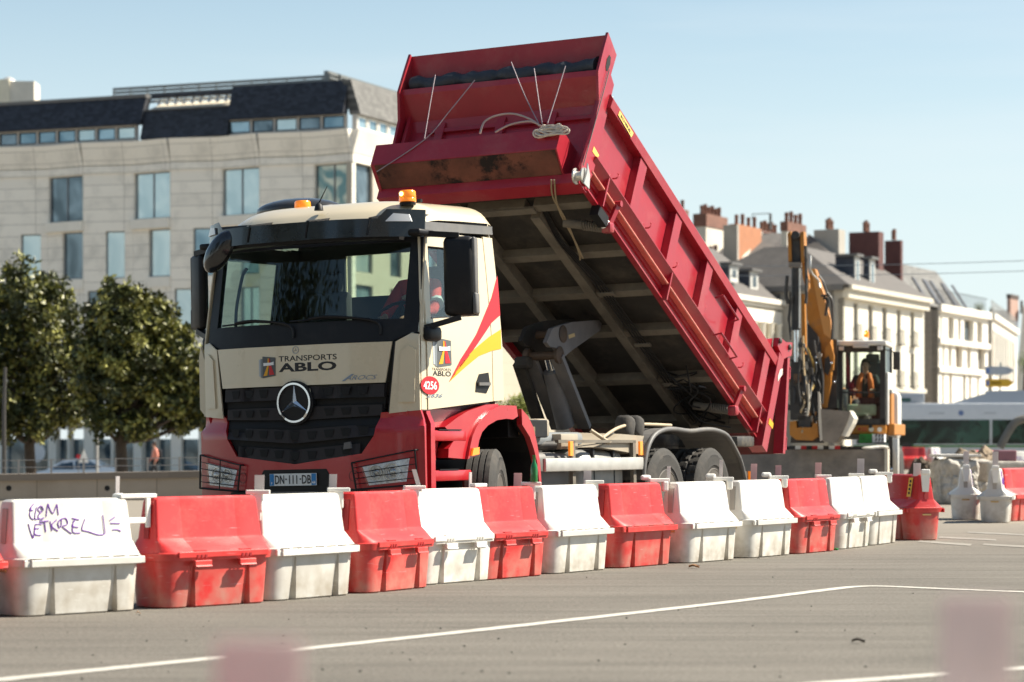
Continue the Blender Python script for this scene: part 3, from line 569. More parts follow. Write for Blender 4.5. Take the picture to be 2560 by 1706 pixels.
B=N(); tube(B,[(-.3,-.45,3.445),(.75,-.65,3.45)],.018,6); obj('roof_rail',B,BLK,TP)
# --- steps, arch, lower cab
lowp=[sdp(*K7(*p)) for p in ((330,250),(1420,95),(1430,160),(1240,170),(1040,270),(900,370),(740,620),(700,870),(680,1270),(480,1300),(470,500),(360,360))]
for fn,s in both(lambda b,z,d=0:Vector((1.08+d,b,z))):
    B=N(); sheet(B,lowp,fn,.02,.2); obj('step_well',B,RED,TP,30)
    B=N()
    for z,b1 in ((1.19,-.69),(.82,-.60)):
        box2(B,(1.0*s,-1.37,z-.05),(1.21*s,b1,z+.05),.012)
    box2(B,(1.0*s,-1.37,.45),(1.2*s,-.60,.70),.02)
    st=obj('cab_step',B,RED,TP,30)
    B=N()
    for z,b1 in ((1.245,-.79),(.875,-.85)): box2(B,(1.06*s,-1.22,z-.003),(1.215*s,b1,z+.006))
    obj('step_tread',B,BLK,st)
arch_out=[(960,900),(985,760),(1020,600),(1070,480),(1150,360),(1260,250),(1400,180),(1610,188),(1630,330)]; arch_in=[(1565,372),(1480,360),(1350,380),(1230,450),(1150,540),(1110,650),(1092,760),(1085,855),(1000,885)]
arch2=[(1690,228),(1780,330),(1850,480),(1900,700),(1940,950),(1960,1270),(1935,1275),(1900,950),(1860,780),(1800,600),(1700,440)]
A1=[sdp(*K7(*p)) for p in arch_out+arch_in]; A2=[sdp(*K7(*p)) for p in arch2]; A3=[sdp(*K7(*p)) for p in ((690,470),(860,340),(1000,255),(1240,172),(1400,160),(1405,178),(1262,248),(1152,358),(1072,478),(1022,598),(987,758),(962,898),(735,880),(740,760),(830,620))]
for fn,s in both(lambda b,z,d=0:Vector((1.235-d,b,z))):
    B=N(); sheet(B,A1,fn,.05,.15); wa=obj('wheel_arch',B,RED,TP,40)
    B=N(); sheet(B,A2,lambda b,z,d=0,fn=fn:fn(b,z,d+.01),.06,.15); obj('rear_arch_section',B,RED,wa,40)
    B=N(); sheet(B,A3,lambda b,z,d=0,fn=fn:fn(b,z,d+.03),.12,.15); obj('fender_panel',B,RED,wa,40)
    B=N(); 
    mid=[sdp(*K7(*p)) for p in ((1010,900),(1040,620),(1110,470),(1240,340),(1440,275),(1620,300),(1740,380),(1830,560),(1890,800),(1940,1270))]
    for (a,c),(e,g) in zip(mid,mid[1:]): 
        hexa(B,[(s*1.19,a,c),(s*.62,a,c),(s*.62,a,c+.025),(s*1.19,a,c+.025),(s*1.19,e,g),(s*.62,e,g),(s*.62,e,g+.025),(s*1.19,e,g+.025)])
    obj('arch_liner',B,BLK,wa)
    B=N(); sheet(B,[sdp(*K7(*p)) for p in ((1010,755),(1088,742),(1085,835),(990,858))],lambda b,z,d=0,fn=fn:fn(b,z,-.002-d),.02); obj('indicator_lamp',B,AMBER,wa)
B=N(); box2(B,(-.62,-1.3,.5),(.62,1.2,1.45)); obj('engine_block',B,mat('oily_black',(.02,.018,.016),.6,var=.3),TP)
B=N(); box2(B,(-1.1,-1.36,1.44),(1.1,.0,1.50)); obj('cab_floor',B,BLK,TP)
# --- wheels
def wheel(l,b,steer=0,side=1,dual=False,block=False):
    M=Matrix.Translation((l,b,.53))@Matrix.Rotation(R(steer),4,'Z')@(Matrix.Rotation(R(180),4,'Z') if side<0 else Matrix())
    for j,off in enumerate((0,-.33) if dual else (0,)):
        Mo=M@Matrix.Translation((off,0,0)); W=.30
        g=[];
        prof=[(.295,.0-.01),(.325,.0),(.335,.008),(.36,.004),(.40,.010),(.45,.008),(.46,.0),(.49,-.006),(.515,-.018),(.535,-.04)]
        k=[-.04,-.085,-.088,-.10,-.103,-.145,-.148,-.16,-.163,-.205,-.208,-.22,-.223,-.27]
        if block: prof+=[(.535,-.04-.01*i) for i in range(1,24)]
        else: prof+=[(.535 if i%4 in (0,1) else .518,x) for i,x in enumerate(k)]
        prof+=[(.515,-.29),(.47,-.305),(.40,-.31),(.33,-.30),(.295,-.29)]
        def fn(r,x,t):
            if block and -.27<x<-.045:
                ph=(t*26/ (2*math.pi)*1.0+ (.5 if x<-.155 else 0)+abs(x+.155)*2.2)%1
                return r-.020 if ph<.28 or abs(x+.155)<.008 else r
            if not block and r>.53: return r+.003*math.sin(t*60)*(1 if x>-.1 else .4)
            return r
        B=N(); lathe(B,prof,150 if block else 100,Mo,fn)
        rimB=N(); lathe(rimB,[(.300,-.005),(.288,.0),(.278,-.02),(.268,-.06),(.20,-.045),(.18,-.04),(.17,-.02),(.13,-.015),(.12,.03),(.105,.055),(.0,.058)] if not block else [(.300,-.005),(.288,.0),(.276,-.03),(.262,-.17),(.18,-.18),(.16,-.12),(.12,-.10),(.11,-.02),(.0,-.01)],40,Mo)
        for q in range(10):
            a=2*math.pi*q/10; r0=.155; xx=-.015 if not block else -.075
            lathe(rimB,[(.014,xx),(.014,xx+.03),(.008,xx+.04)],6,Mo@Matrix.Translation((0,r0*math.cos(a),r0*math.sin(a))))
        wo=obj('wheel',rimB,RIM,TP,40); obj('tyre',B,RUB,wo,35)
        B=N()
        for c0 in (0,math.pi):   # raised sidewall letter blocks
            for q in range(7):
                a=c0+R(90)+(q-3)*.075; hexa(B,[Mo@Vector((.0035 if z_ else .009,r_*math.cos(a+da),r_*math.sin(a+da))) for z_ in (0,1) for r_,da in ((.415,-.026),(.455,-.026),(.455,.026),(.415,.026))])
        obj('sidewall_lettering',B,mat('sidewall_black',(.03,.028,.026),.8) if 'sidewall_black' not in D.materials else D.materials['sidewall_black'],wo)
wheel(1.2,0,19,1); wheel(-1.2,0,19,-1)
for b in (3.9,5.25):
    wheel(1.24,b,0,1,True,True); wheel(-1.24,b,0,-1,True,True)
B=N()
for b in (0,3.9,5.25): tube(B,[(-1.1,b,.53),(1.1,b,.53)],.07,10); bx(B,(0,b,.53),(.45,.4,.38),.12)
obj('axle',B,CHAS,TP,40)
# --- chassis
B=N()
for s in (1,-1):
    box2(B,(s*.38,-1.2,.84),(s*.45,6.45,1.10)); box2(B,(s*.36,.6,1.105),(s*.46,6.5,1.24))
for b in (.9,1.8,2.7,3.4,4.55,5.9,6.4): box2(B,(-.38,b,.88),(.38,b+.1,1.06))
obj('chassis_rail',B,CHAS,TP)
B=N(); bx(B,(.62,6.3,1.13),(1.1,.5,.10),.02); bx(B,(-.62,6.3,1.13),(1.1,.5,.10),.02); bx(B,(1.12,6.32,1.14),(.2,.55,.13),.03); box2(B,(-.5,6.6,.9),(.5,6.85,1.15)); obj('hinge_crossmember',B,CHAS,TP,40)
B=N(); box2(B,(-1.1,6.55,.62),(1.1,6.65,.78)); obj('rear_underrun_bar',B,CHAS,TP)
for s in (1,-1):
    B=N(); box2(B,(s*.9,6.66,.64),(s*1.15,6.70,.78)); obj('tail_lamp',B,AMBER,TP)
for s in (1,-1):
    B=N(); bx(B,(s*1.215,2.105,.90),(.045,2.37,.135),.012); bx(B,(s*1.215,2.105,.50),(.04,2.37,.11),.01); sg=obj('side_guard',B,ALU,TP,40)
    B=N()
    for b in (1.62,3.12): box2(B,(s*1.15,b,.45),(s*1.19,b+.07,1.14))
    beam(B,(s*1.17,1.3,1.14),(s*1.17,3.2,1.14),.04,.03); obj('guard_bracket',B,BEAMM,sg)
    for b in (1.50,3.23):
        B=N(); box2(B,(s*1.2,b,.99),(s*1.225,b+.07,1.14)); obj('side_marker',B,AMBER,sg)
# fuel tank, air tanks, battery box
def soft(B,a,b_,bev=.08): box2(B,a,b_,bev)
B=N(); soft(B,(.52,1.95,.45),(1.12,3.1,1.055),.13); ft=obj('fuel_tank',B,mat('dusty_tank',(.26,.255,.24),.5,.3,var=.2,vs=4,dirt=(.32,.26,.18),dirtamt=.6),TP,50)
B=N()
for b in (2.25,2.75): box2(B,(.51,b,.44),(1.125,b+.05,1.062),.02)
lathe(B,[(.055,0),(.055,.03),(0,.035)],16,Matrix.Translation((.95,2.55,1.055))@Matrix.Rotation(R(-90),4,'Y')); obj('tank_strap',B,BLK,ft,40)
B=N(); soft(B,(.55,.95,.55),(1.1,1.75,1.03),.07); obj('adblue_tank',B,GREYP,TP,50)
for b in (1.3,1.7):
    B=N(); lathe(B,[(.0,0),(.10,.02),(.12,.06),(.12,.42),(.10,.46),(0,.48)],18,Matrix.Translation((.62,b,.42))); obj('air_tank',B,GREYP,TP,50)
B=N(); soft(B,(-1.1,1.0,.5),(-.5,3.0,1.0),.06); obj('equipment_box',B,CHAS,TP,40)
B=N(); box2(B,(.5,.42,1.18),(1.08,1.28,1.36),.01); cbx=obj('rear_cab_bracket',B,BLK,TP)
B=N(); box2(B,(1.085,.62,1.21),(1.09,.98,1.29)); obj('reflector',B,mat('dull_reflector',(.22,.14,.08),.4),cbx)
B=N(); box2(B,(.5,1.2,1.19),(1.02,1.46,1.375),.03); obj('latch_box',B,BEIGE,TP,40)
B=N(); soft(B,(.5,.9,1.10),(1.0,2.3,1.24),.05); obj('subframe_box',B,mat('blue_grey_steel',(.22,.235,.24),.55,var=.2,dirt=(.3,.25,.18),dirtamt=.5),TP,40)
B=N(); box2(B,(.9,1.55,1.06),(1.1,1.95,1.22),.015); obj('control_box',B,BEIGE,TP,40)
B=N(); tube(B,[(.6,.9,1.10),(1.05,1.5,1.10)],.05,10); obj('hydraulic_pipe',B,CHAS,TP,40)
# rear mudguard hoops
arc=[(3.28,.72),(3.30,.86),(3.40,1.06),(3.58,1.20),(3.85,1.262),(4.15,1.27),(4.58,1.25),(5.0,1.27),(5.35,1.262),(5.68,1.20),(5.92,1.04),(6.10,.88),(6.22,.66)]
ap=[(p.x,p.y) for p in spline([(a,c,0) for a,c in arc],3)]
for s in (1,-1):
    B=N()
    for (a,c),(e,g) in zip(ap,ap[1:]): hexa(B,[(s*.62,a,c),(s*1.23,a,c),(s*1.23,a,c+.02),(s*.62,a,c+.02),(s*.62,e,g),(s*1.23,e,g),(s*1.23,e,g+.02),(s*.62,e,g+.02)])
    bmesh.ops.remove_doubles(B,verts=B.verts[:],dist=.0005); mg=obj('rear_mudguard',B,GREYP,TP,40)
    B=N(); tube(B,[(s*1.235,a,c+.005) for a,c in ap],.028,8); obj('mudguard_lip',B,GREYP,mg,50)
B=N(); hexa(B,[(.62,2.2,1.08),(1.15,2.35,1.08),(1.15,2.9,1.22),(.62,2.7,1.25),(.62,3.3,1.0),(1.15,3.35,1.0),(1.15,3.5,1.2),(.62,3.45,1.24)]); obj('mudguard_front_flap',B,BEIGE,mg)
for b in (3.18,3.42):
    B=N(); bx(B,(1.05,b,1.30),(.20,.20,.26),.06,None); bmesh.ops.rotate(B,verts=B.verts[:],cent=(1.05,b,1.2),matrix=Matrix.Rotation(R(-22),3,'X')); obj('wheel_chock',B,RUB,TP,50)
B=N(); tube(B,spline([(1.12,2.5,1.18),(1.1,2.95,1.29),(1.08,3.5,1.33),(1.08,4.4,1.325)]),.018,8); tube(B,[(1.02,2.42,1.26),(1.18,2.56,1.12)],.020,8); obj('shovel_handle',B,mat('pale_wood',(.45,.36,.24),.6),TP,50)
# --- raised dump body; u forward along the floor, v up from it
HB=Vector((0,6.822,1.086)); UU=Vector((0,-.8722,.4890)); VV=Vector((0,.4890,.8722))
def BV(l,u,v): return HB+Vector((l,0,0))+UU*u+VV*v
def bbox(B,a,b_): hexa(B,[BV(l,u,v) for l in (a[0],b_[0]) for u,v in ((a[1],a[2]),(b_[1],a[2]),(b_[1],b_[2]),(a[1],b_[2]))])
def bu(px,py,u):
    d=tdir(px,py); t=(u-UU.dot(to-HB))/UU.dot(d); p=to+d*t; q=p-HB; return (q.x,UU.dot(q),VV.dot(q))
def bl_(px,py,l): p=at(px,py,0,l); q=p-HB; return (UU.dot(q),VV.dot(q))
def bvv(px,py,v):
    d=tdir(px,py); t=(v-VV.dot(to-HB))/VV.dot(d); q=to+d*t-HB; return (q.x,UU.dot(q))
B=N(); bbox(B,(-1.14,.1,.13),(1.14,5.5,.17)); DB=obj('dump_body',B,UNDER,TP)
for s in (1,-1):
    B=N(); bbox(B,(s*1.13,.02,.16),(s*1.17,5.6,1.10)); obj('side_wall',B,BRED,DB)
    B=N(); pr=[(1.13,1.05),(1.275,1.05),(1.285,1.16),(1.24,1.225),(1.10,1.225)]
    def ext(B,pr,u0,u1,s=s):
        a=[B.verts.new(BV(s*l,u0,v)) for l,v in pr]; c=[B.verts.new(BV(s*l,u1,v)) for l,v in pr]; k=len(pr)
        for i in range(k): B.faces.new((a[i],a[(i+1)%k],c[(i+1)%k],c[i]))
        B.faces.new(a); B.faces.new(c[::-1])
    ext(B,pr,.12,5.50); obj('top_rail',B,BRED,DB)
    B=N(); ext(B,[(1.15,.40),(1.265,.40),(1.265,.388),(1.165,.235),(1.15,.235)],.12,5.52); obj('sill',B,BRED,DB)
    B=N(); tube(B,[BV(s*1.225,.15,.228),BV(s*1.225,5.5,.228)],.016,8); ext(B,[(1.15,.235),(1.22,.235),(1.22,.215),(1.15,.215)],.15,5.5); obj('drip_edge',B,mat('pale_edge_red',(.62,.20,.15),.5,var=.2,vs=6),DB,50)  # paler red along this thin edge
    B=N(); ext(B,[(1.13,.215),(1.15,.215),(1.15,.05),(1.20,.05),(1.20,.03),(1.13,.03)],.1,5.5); obj('lower_channel',B,BRED,DB)
    for u in (.42,1.42,2.43,3.43,4.50):
        B=N(); bbox(B,(s*1.165,u-.09,.39),(s*1.262,u+.09,1.06)); obj('side_rib',B,BRED,DB)
    B=N(); bbox(B,(s*1.10,-.02,-.08),(s*1.29,.15,1.24)); obj('rear_post',B,BRED,DB)
    for u in (5.15,3.3,.30):
        B=N(); bbox(B,(s*1.16,u-.012,.02),(s*1.26,u+.012,.385)); obj('gusset',B,BRED,DB)
    if s>0:
        for u0,v0 in ((2.10,.72),(1.95,.30)):
            B=N(); pts=[BV(1.27,u0+.05,v0+.05),BV(1.36,u0+.05,v0+.08),BV(1.36,u0-.48,v0+.08),BV(1.27,u0-.48,v0+.05)]; tube(B,pts,.014,6); obj('climbing_rung',B,BRED,DB,50)
        for u in (4.95,4.0,3.2,2.3,1.0):
            B=N(); tube(B,spline([BV(1.175,u,.52),BV(1.22,u,.52),BV(1.235,u-.02,.57),BV(1.215,u-.03,.60)],3),.009,6); obj('rope_hook',B,BRED,DB,50)
    # front flange plate
    fp=[(5.83,1.80),(5.55,1.71),(5.56,1.57),(5.57,1.43),(5.46,1.38),(5.46,1.20),(5.46,.22),(5.55,.0),(5.60,.02),(5.74,.13),(5.66,.66),(5.69,1.0),(5.845,1.27),(5.84,1.55)]
    B=N(); sheet(B,fp,lambda u,v,d=0,s=s:BV(s*(1.20+d),u,v),.03); obj('front_flange',B,BRED,DB)
# front wall: folded section swept across
sec=[(5.52,.0),(5.52,.30),(5.50,.95),(5.55,1.06),(5.78,1.27),(5.80,1.33),(5.62,1.33),(5.60,1.46),(5.80,1.79),(5.77,1.80),(5.55,1.46),(5.52,1.20),(5.46,1.0),(5.46,.0)]
B=N(); a=[B.verts.new(BV(-1.21,u,v)) for u,v in sec]; c=[B.verts.new(BV(1.21,u,v)) for u,v in sec]
for i in range(len(sec)): B.faces.new((a[i],a[(i+1)%len(sec)],c[(i+1)%len(sec)],c[i]))
obj('front_wall',B,BRED,DB)
B=N()
for l in (-.75,.0,.62): bbox(B,(l-.05,5.50,.45),(l+.05,5.55,1.02))
bbox(B,(-.9,5.50,.90),(1.1,5.54,.95)); obj('wall_stiffener',B,BRED,DB)
B=N(); bbox(B,(-1.24,5.46,-.02),(1.20,5.66,.10)); obj('front_bolster',B,BRED,DB)
# protruding front locker with dusty underside
B=N(); q=[(5.5,.50),(5.92,.50),(5.92,.24),(5.66,.10),(5.5,.10)]
a=[B.verts.new(BV(-1.25,u,v)) for u,v in q]; c=[B.verts.new(BV(1.0,u,v)) for u,v in q]
for i in range(5): B.faces.new((a[i],a[(i+1)%5],c[(i+1)%5],c[i]))
B.faces.new(a); B.faces.new(c[::-1]); LK=obj('front_locker',B,BRED,DB)
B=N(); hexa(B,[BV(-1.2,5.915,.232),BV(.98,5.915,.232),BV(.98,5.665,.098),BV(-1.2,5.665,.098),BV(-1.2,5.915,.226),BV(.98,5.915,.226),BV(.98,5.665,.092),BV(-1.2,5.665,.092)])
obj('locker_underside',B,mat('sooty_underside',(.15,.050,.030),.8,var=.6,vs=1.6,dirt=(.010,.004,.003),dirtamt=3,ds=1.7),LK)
# roll of tarpaulin
B=N(); pts=[BV(-1.13+2.28*i/30,5.715+.012*math.sin(i*1.3),1.435+.018*math.sin(i*.9+1)) for i in range(31)]; tube(B,pts,[.092+.014*math.sin(i*2.1)+.010*math.sin(i*5.3) for i in range(31)],14); obj('rolled_tarpaulin',B,TARP,DB,60)
# strings, cable coil, wires on the front
def fw(px,py,u=5.93): return BV(*bu(px,py,u))
k3=K(700/2195,900,60)
for pts in (((590,400),(555,600),(505,900)),((900,440),(820,540),(685,705),(510,905),(130,1160)),((1185,300),(1290,560),(1400,780)),((1365,350),(1400,600),(1428,785)),((1610,330),(1540,560),(1470,780))):
    B=N(); tube(B,spline([fw(*k3(*p)) for p in pts],4),.006,5); obj('tarp_string',B,mat('grey_string',(.28,.22,.24),.7),DB)
for pts in (((940,860),(975,770),(1070,720),(1200,705),(1330,745),(1410,800)),((1060,850),(1180,790),(1330,765),(1420,800))):
    B=N(); tube(B,spline([fw(*k3(*p)) for p in pts],6),.011,6); obj('loose_cable',B,mat('pale_cable',(.42,.33,.29),.6),DB)
B=N()
for q in range(7):
    r=.10+.014*q; c0=bu(*k3(1500,815+6*q),5.95); tube(B,[BV(c0[0]+r*1.5*math.cos(t)*.75,5.955+.012*math.sin(q*3+t*3),c0[2]+.012*math.sin(3*t+q)+r*.28*math.sin(t)) for t in [2*math.pi*k/24 for k in range(25)]],.011,5)
obj('coiled_rope',B,mat('pale_rope',(.62,.52,.42),.8,var=.2,vs=20),DB,60)
# tarp crank cable down the flange and reel
B=N(); tube(B,[BV(1.25,*bl_(*k3(*p),1.25)) for p in ((1955,360),(1885,620),(1750,1110))],.006,5); obj('winch_cable',B,CHAS,DB)
rc=bl_(*k3(1755,1190),1.27)
B=N(); lathe(B,[(.085,-.10),(.085,-.085),(.05,-.08),(.05,-.01),(.085,-.005),(.085,.01)],24,Matrix.Translation(BV(1.27,*rc))); sheet(B,[(rc[0]-.10,rc[1]-.10),(rc[0]+.03,rc[1]-.12),(rc[0]+.02,rc[1]+.02),(rc[0]+.05,rc[1]+.12),(rc[0]-.05,rc[1]+.04)],lambda u,v,d=0:BV(1.30+d,u,v),.012); obj('winch_reel',B,ALU,DB,40)
B=N(); c=bl_(*k3(1950,310),1.24); sheet(B,[(c[0]+x*.045,c[1]+y*.10) for x,y in ((-.6,1),(.4,1),(1,.3),(.8,-.6),(.2,-1),(-.6,-.8),(-1,.2))],lambda u,v,d=0:BV(1.231+d,u,v),.003); obj('crank_slot',B,DARK,DB)
# stickers
ys=[bl_(*k3(*p),1.282) for p in ((2035,680),(2142,858),(2125,890),(2022,715))]; dd=lambda u,v,d=0:BV(1.284+d,u,v)
decal('maker_plate',[ys],mat('yellow_sticker',(.85,.60,.15),.5),DB,dd)
u0,v0=ys[0]; 
def alongrail(a,b_,d=0):
    p=Vector((ys[3][0],ys[3][1]))+ (Vector(ys[2])-Vector(ys[3]))*a + (Vector(ys[0])-Vector(ys[3]))*b_; return BV(1.288+d,p.x,p.y)
text('lettering','SCHEREL',INK,DB,alongrail,.12,.25,.5,.78,.03)
decal('reflective_sticker',[[bl_(*k3(*p),1.235) for p in ((1835,960),(1875,1030),(1862,1055),(1823,1000))]],mat('yellow_sticker2',(.95,.6,.12),.5),DB,lambda u,v,d=0:BV(1.232+d,u,v))
kg=K(180/830,1880,820)
decal('reflective_sticker',[[bl_(*kg(*p),1.295) for p in ((205,1040),(248,1100),(238,1165),(190,1105))]],YEL,DB,lambda u,v,d=0:BV(1.293+d,u,v))
decal('post_sticker',[[bl_(*kg(*p),1.295) for p in ((325,480),(355,470),(350,540),(320,580),(300,620),(300,560))]],mat('worn_white',(.7,.62,.55),.5),DB,lambda u,v,d=0:BV(1.293+d,u,v))
decal('flange_sticker',[[bl_(*k3(*p),1.235) for p in ((1965,565),(1985,570),(1975,655),(1950,640))]],WMARK,DB,lambda u,v,d=0:BV(1.232+d,u,v))
# underside beams
for l in (-.40,.41):
    B=N(); bbox(B,(l-.055,.0,.0),(l+.055,5.05,.135)); obj('longitudinal_beam',B,BEAMM,DB)
for u in (5.18,4.25,3.45,2.62,1.55,.55):
    B=N()
    for a,c in ((-1.13,-.455),(-.345,.355),(.465,1.13)): bbox(B,(a,u-.06,.03),(c,u+.06,.135))
    if u>5: bbox(B,(-.46,u-.05,-.0),(.47,u+.05,.03))
    obj('cross_member',B,BEAMM,DB)
# brake/hydraulic lines clipped beside the beam, and hoses
for i in range(4):
    l=.54+.035*i; B=N(); tube(B,[BV(*x) for x in [(.50+.01*i,5.2,.10),(.46+.02*i,4.6,.02),(l,3.75,.02)]]+[BV(l,.6,.02)],.009,6); obj('hydraulic_line',B,BLK,DB,50)
B=N()
for u in (3.5,2.4,1.5): bbox(B,(.50,u-.03,.0),(.70,u+.03,.02))
obj('line_clip',B,BEAMM,DB)
k6=K(800/2240,1200,400)
p=bvv(*k6(835,390),-.02); B=N(); M=Matrix.Translation(BV(p[0],p[1],-.03)); beam(B,BV(p[0],p[1]+.12,-.03),BV(p[0],p[1]-.12,-.03),.10,.12); wl=obj('work_lamp',B,BLK,DB)
B=N(); q=BV(p[0],p[1]-.16,-.03); lathe(B,[(.055,-.04),(.062,0),(.0,.01)],16,Matrix.Translation(q)@UU.to_track_quat('-X','Z').to_matrix().to_4x4()); obj('lamp_lens',B,mat('white_lens',(.85,.85,.85),.3),wl,50)
a=bvv(*k6(585,440),-.05); c=bvv(*k6(980,470),-.05)
for uo,nm in ((0,'spring_strut'),(-3.9,'spring_strut')):
    B=N(); P0=BV(a[0],a[1]+uo,-.05); P1=BV(1.2,c[1]+uo,-.05); tube(B,[P0,P0.lerp(P1,.45)],.05,10)
    B2=[P0.lerp(P1,.42+.5*i/72)+ (VV*math.cos(i*.785)+UU*math.sin(i*.785))*.05 for i in range(73)]; tube(B,B2,.012,5); st=obj(nm,B,BEAMM,DB,50)
    B=N(); beam(B,P1,P1+VV*.30+Vector((.06,0,0)),.05,.05); bx(B,P1,(.12,.12,.12),.03); tube(B,[P1+VV*.30+Vector((.02,0,0)),P1+VV*.30+Vector((.1,0,0))],.035,8); obj('lock_lever',B,BRED,st,40)
# cable bundle by the rear
random.seed(5)
for i in range(8):
    s0=bvv(*k6(1120+random.uniform(-60,150),1560),.0); B=N(); pts=[BV(.75+random.uniform(-.25,.3),1.75-.28*k+random.uniform(-.12,.12),random.uniform(-.14,.08)) for k in range(5)]; tube(B,spline(pts,5),.010,5); obj('hose',B,BLK,DB,50)
for pts in (((500,140),(510,260),(600,420),(690,640),(700,700)),((520,140),(545,330),(660,560),(720,690))):
    B=N(); tube(B,spline([BV(*(lambda q:(q[0],q[1],-.04))(bvv(*k6(*p),-.04))) for p in pts],5),.010,6); obj('hose',B,mat('dusty_hose',(.30,.23,.14),.7) if 'dusty_hose' not in D.materials else D.materials['dusty_hose'],DB,50)
B=N(); lathe(B,[(.15,0),(.17,.02),(.15,.04)],26,Matrix.Translation((.35,4.75,1.30))@Matrix.Rotation(R(70),4,'Z')); obj('hose_loop',B,BLK,TP,50)
# --- tailgate hanging from its top pivots
gp=lambda px,py,l=1.25:(lambda q:(q.y,q.z))(at(px,py,0,l))
plate=[gp(*kg(*p)) for p in ((345,380),(402,345),(440,300),(440,170),(425,450),(410,900),(388,1450),(355,1450),(385,900),(405,400),(395,350),(352,365))]
B=N()
outer=[gp(*kg(*p)) for p in ((448,165),(432,450),(412,900),(383,1452),(357,1448),(385,900),(410,400),(412,250),(415,170))]
TG=empty('tailgate',parent=TP)
B.free()
for s in (1,-1): B=N(); sheet(B,outer,lambda b,z,d=0,s=s:Vector((s*(1.12+d),b,z)),.13); obj('gate_side',B,BRED,TG)
p0=outer[0]; p1=outer[3]
B=N(); th=Vector((0,-.05,0)); hexa(B,[Vector((-1.12,p0[0],p0[1]-.05)),Vector((1.12,p0[0],p0[1]-.05)),Vector((1.12,p1[0],p1[1])),Vector((-1.12,p1[0],p1[1]))]+[Vector((l,b-.06,z)) for l,b,z in ((-1.12,p0[0],p0[1]-.05),(1.12,p0[0],p0[1]-.05),(1.12,p1[0],p1[1]),(-1.12,p1[0],p1[1]))]); obj('gate_panel',B,mat('scuffed_gate',(.16,.05,.035),.7,var=.5,vs=3,dirt=(.22,.16,.11),dirtamt=.6),TG)
arm=[gp(*kg(*p)) for p in ((290,115),(320,118),(375,165),(450,170),(440,320),(400,335),(345,362),(280,210))]
for s in (1,-1):
    B=N(); sheet(B,arm,lambda b,z,d=0,s=s:Vector((s*(1.20+d),b,z)),.07); sheet(B,[gp(*kg(*p)) for p in ((205,130),(290,118),(282,215),(350,375),(325,390),(215,205))],lambda b,z,d=0,s=s:Vector((s*(1.10+d),b,z)),.09); ga=obj('gate_arm',B,BRED,TG,30)
    B=N()
    for c in ((300,150),(410,225)):
        b,z=gp(*kg(*c)); lathe(B,[(.035,0),(.035,.02),(.02,.03)],14,Matrix.Translation((s*1.27,b,z)))
    obj('pivot_pin',B,CHAS,ga,40)
for y0,y1,x in ((430,590,(432,475)),(1240,1405,(390,432))):
    B=N(); tube(B,[Vector((1.2,*gp(*kg(x[0],y0)))),Vector((1.2,*gp(*kg(x[1],y0+25)))),Vector((1.2,*gp(*kg(x[1]-6,y1)))),Vector((1.2,*gp(*kg(x[0],y1-25))))],.018,6); obj('gate_handle',B,BRED,TG,50)
# --- hoist between body and chassis
hg=lambda px,py,l=.17:(lambda q:(q.y,q.z))(at(px,py,0,l))
kz=K(420/1829,1200,760)
HM=mat('hoist_grey',(.15,.145,.15),.5,var=.2,vs=4,dirt=(.2,.16,.11),dirtamt=.5)
tri=[hg(*kz(*p)) for p in ((700,420),(760,270),(850,235),(975,200),(1270,178),(1300,215),(1285,290),(960,520),(880,590),(800,480),(740,470))]
B=N(); sheet(B,tri,lambda b,z,d=0:Vector((.15+d,b,z)),.05); HO=obj('hoist_lever',B,HM,TP)
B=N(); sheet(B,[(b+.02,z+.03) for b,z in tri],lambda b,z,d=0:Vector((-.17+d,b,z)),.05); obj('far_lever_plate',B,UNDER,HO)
B=N()
for px,py in ((875,330),(840,560)):
    b,z=hg(*kz(px,py)); lathe(B,[(.09,-.40),(.09,-.34),(.05,-.33),(.05,-.02),(.09,-.01),(.10,.03),(.05,.05),(0,.05)],20,Matrix.Translation((.18,b,z)))
obj('lever_pin',B,mat('rusty_steel',(.07,.045,.03),.7,var=.4),HO,40)
decal('lever_sticker',[[hg(*kz(*p),.2) for p in ((960,340),(1025,318),(1032,355),(968,380))]],mat('sticker_ochre',(.55,.42,.22),.6),HO,lambda b,z,d=0:Vector((.202+d,b,z)))
a=hg(*kz(835,570)); c=hg(*kz(1140,1345)); B=N(); beam(B,(.17,*a),(.17,*c),.06,.15,(1,0,0)); beam(B,(-.17,*a),(-.17,*c),.06,.15,(1,0,0)); obj('hoist_arm',B,HM,HO)
a=hg(*kz(740,560),0); c=hg(*kz(930,1330),0); A=Vector((0,*a)); Cc=Vector((0,*c)); B=N(); tube(B,[A,A.lerp(Cc,.24)],.05,14); rod=obj('piston_rod',B,CHROME,HO,50)
B=N(); tube(B,[A.lerp(Cc,.22),Cc],.105,20); obj('hydraulic_cylinder',B,HM,HO,50)
a=hg(*kz(520,640),-.17); c=hg(*kz(740,1300),-.17); B=N(); beam(B,(-.28,*a),(-.28,*c),.08,.13,(1,0,0)); bx(B,(-.22,a[0],a[1]+.0),(.2,.14,.14),.04); obj('far_hoist_arm',B,UNDER,HO)
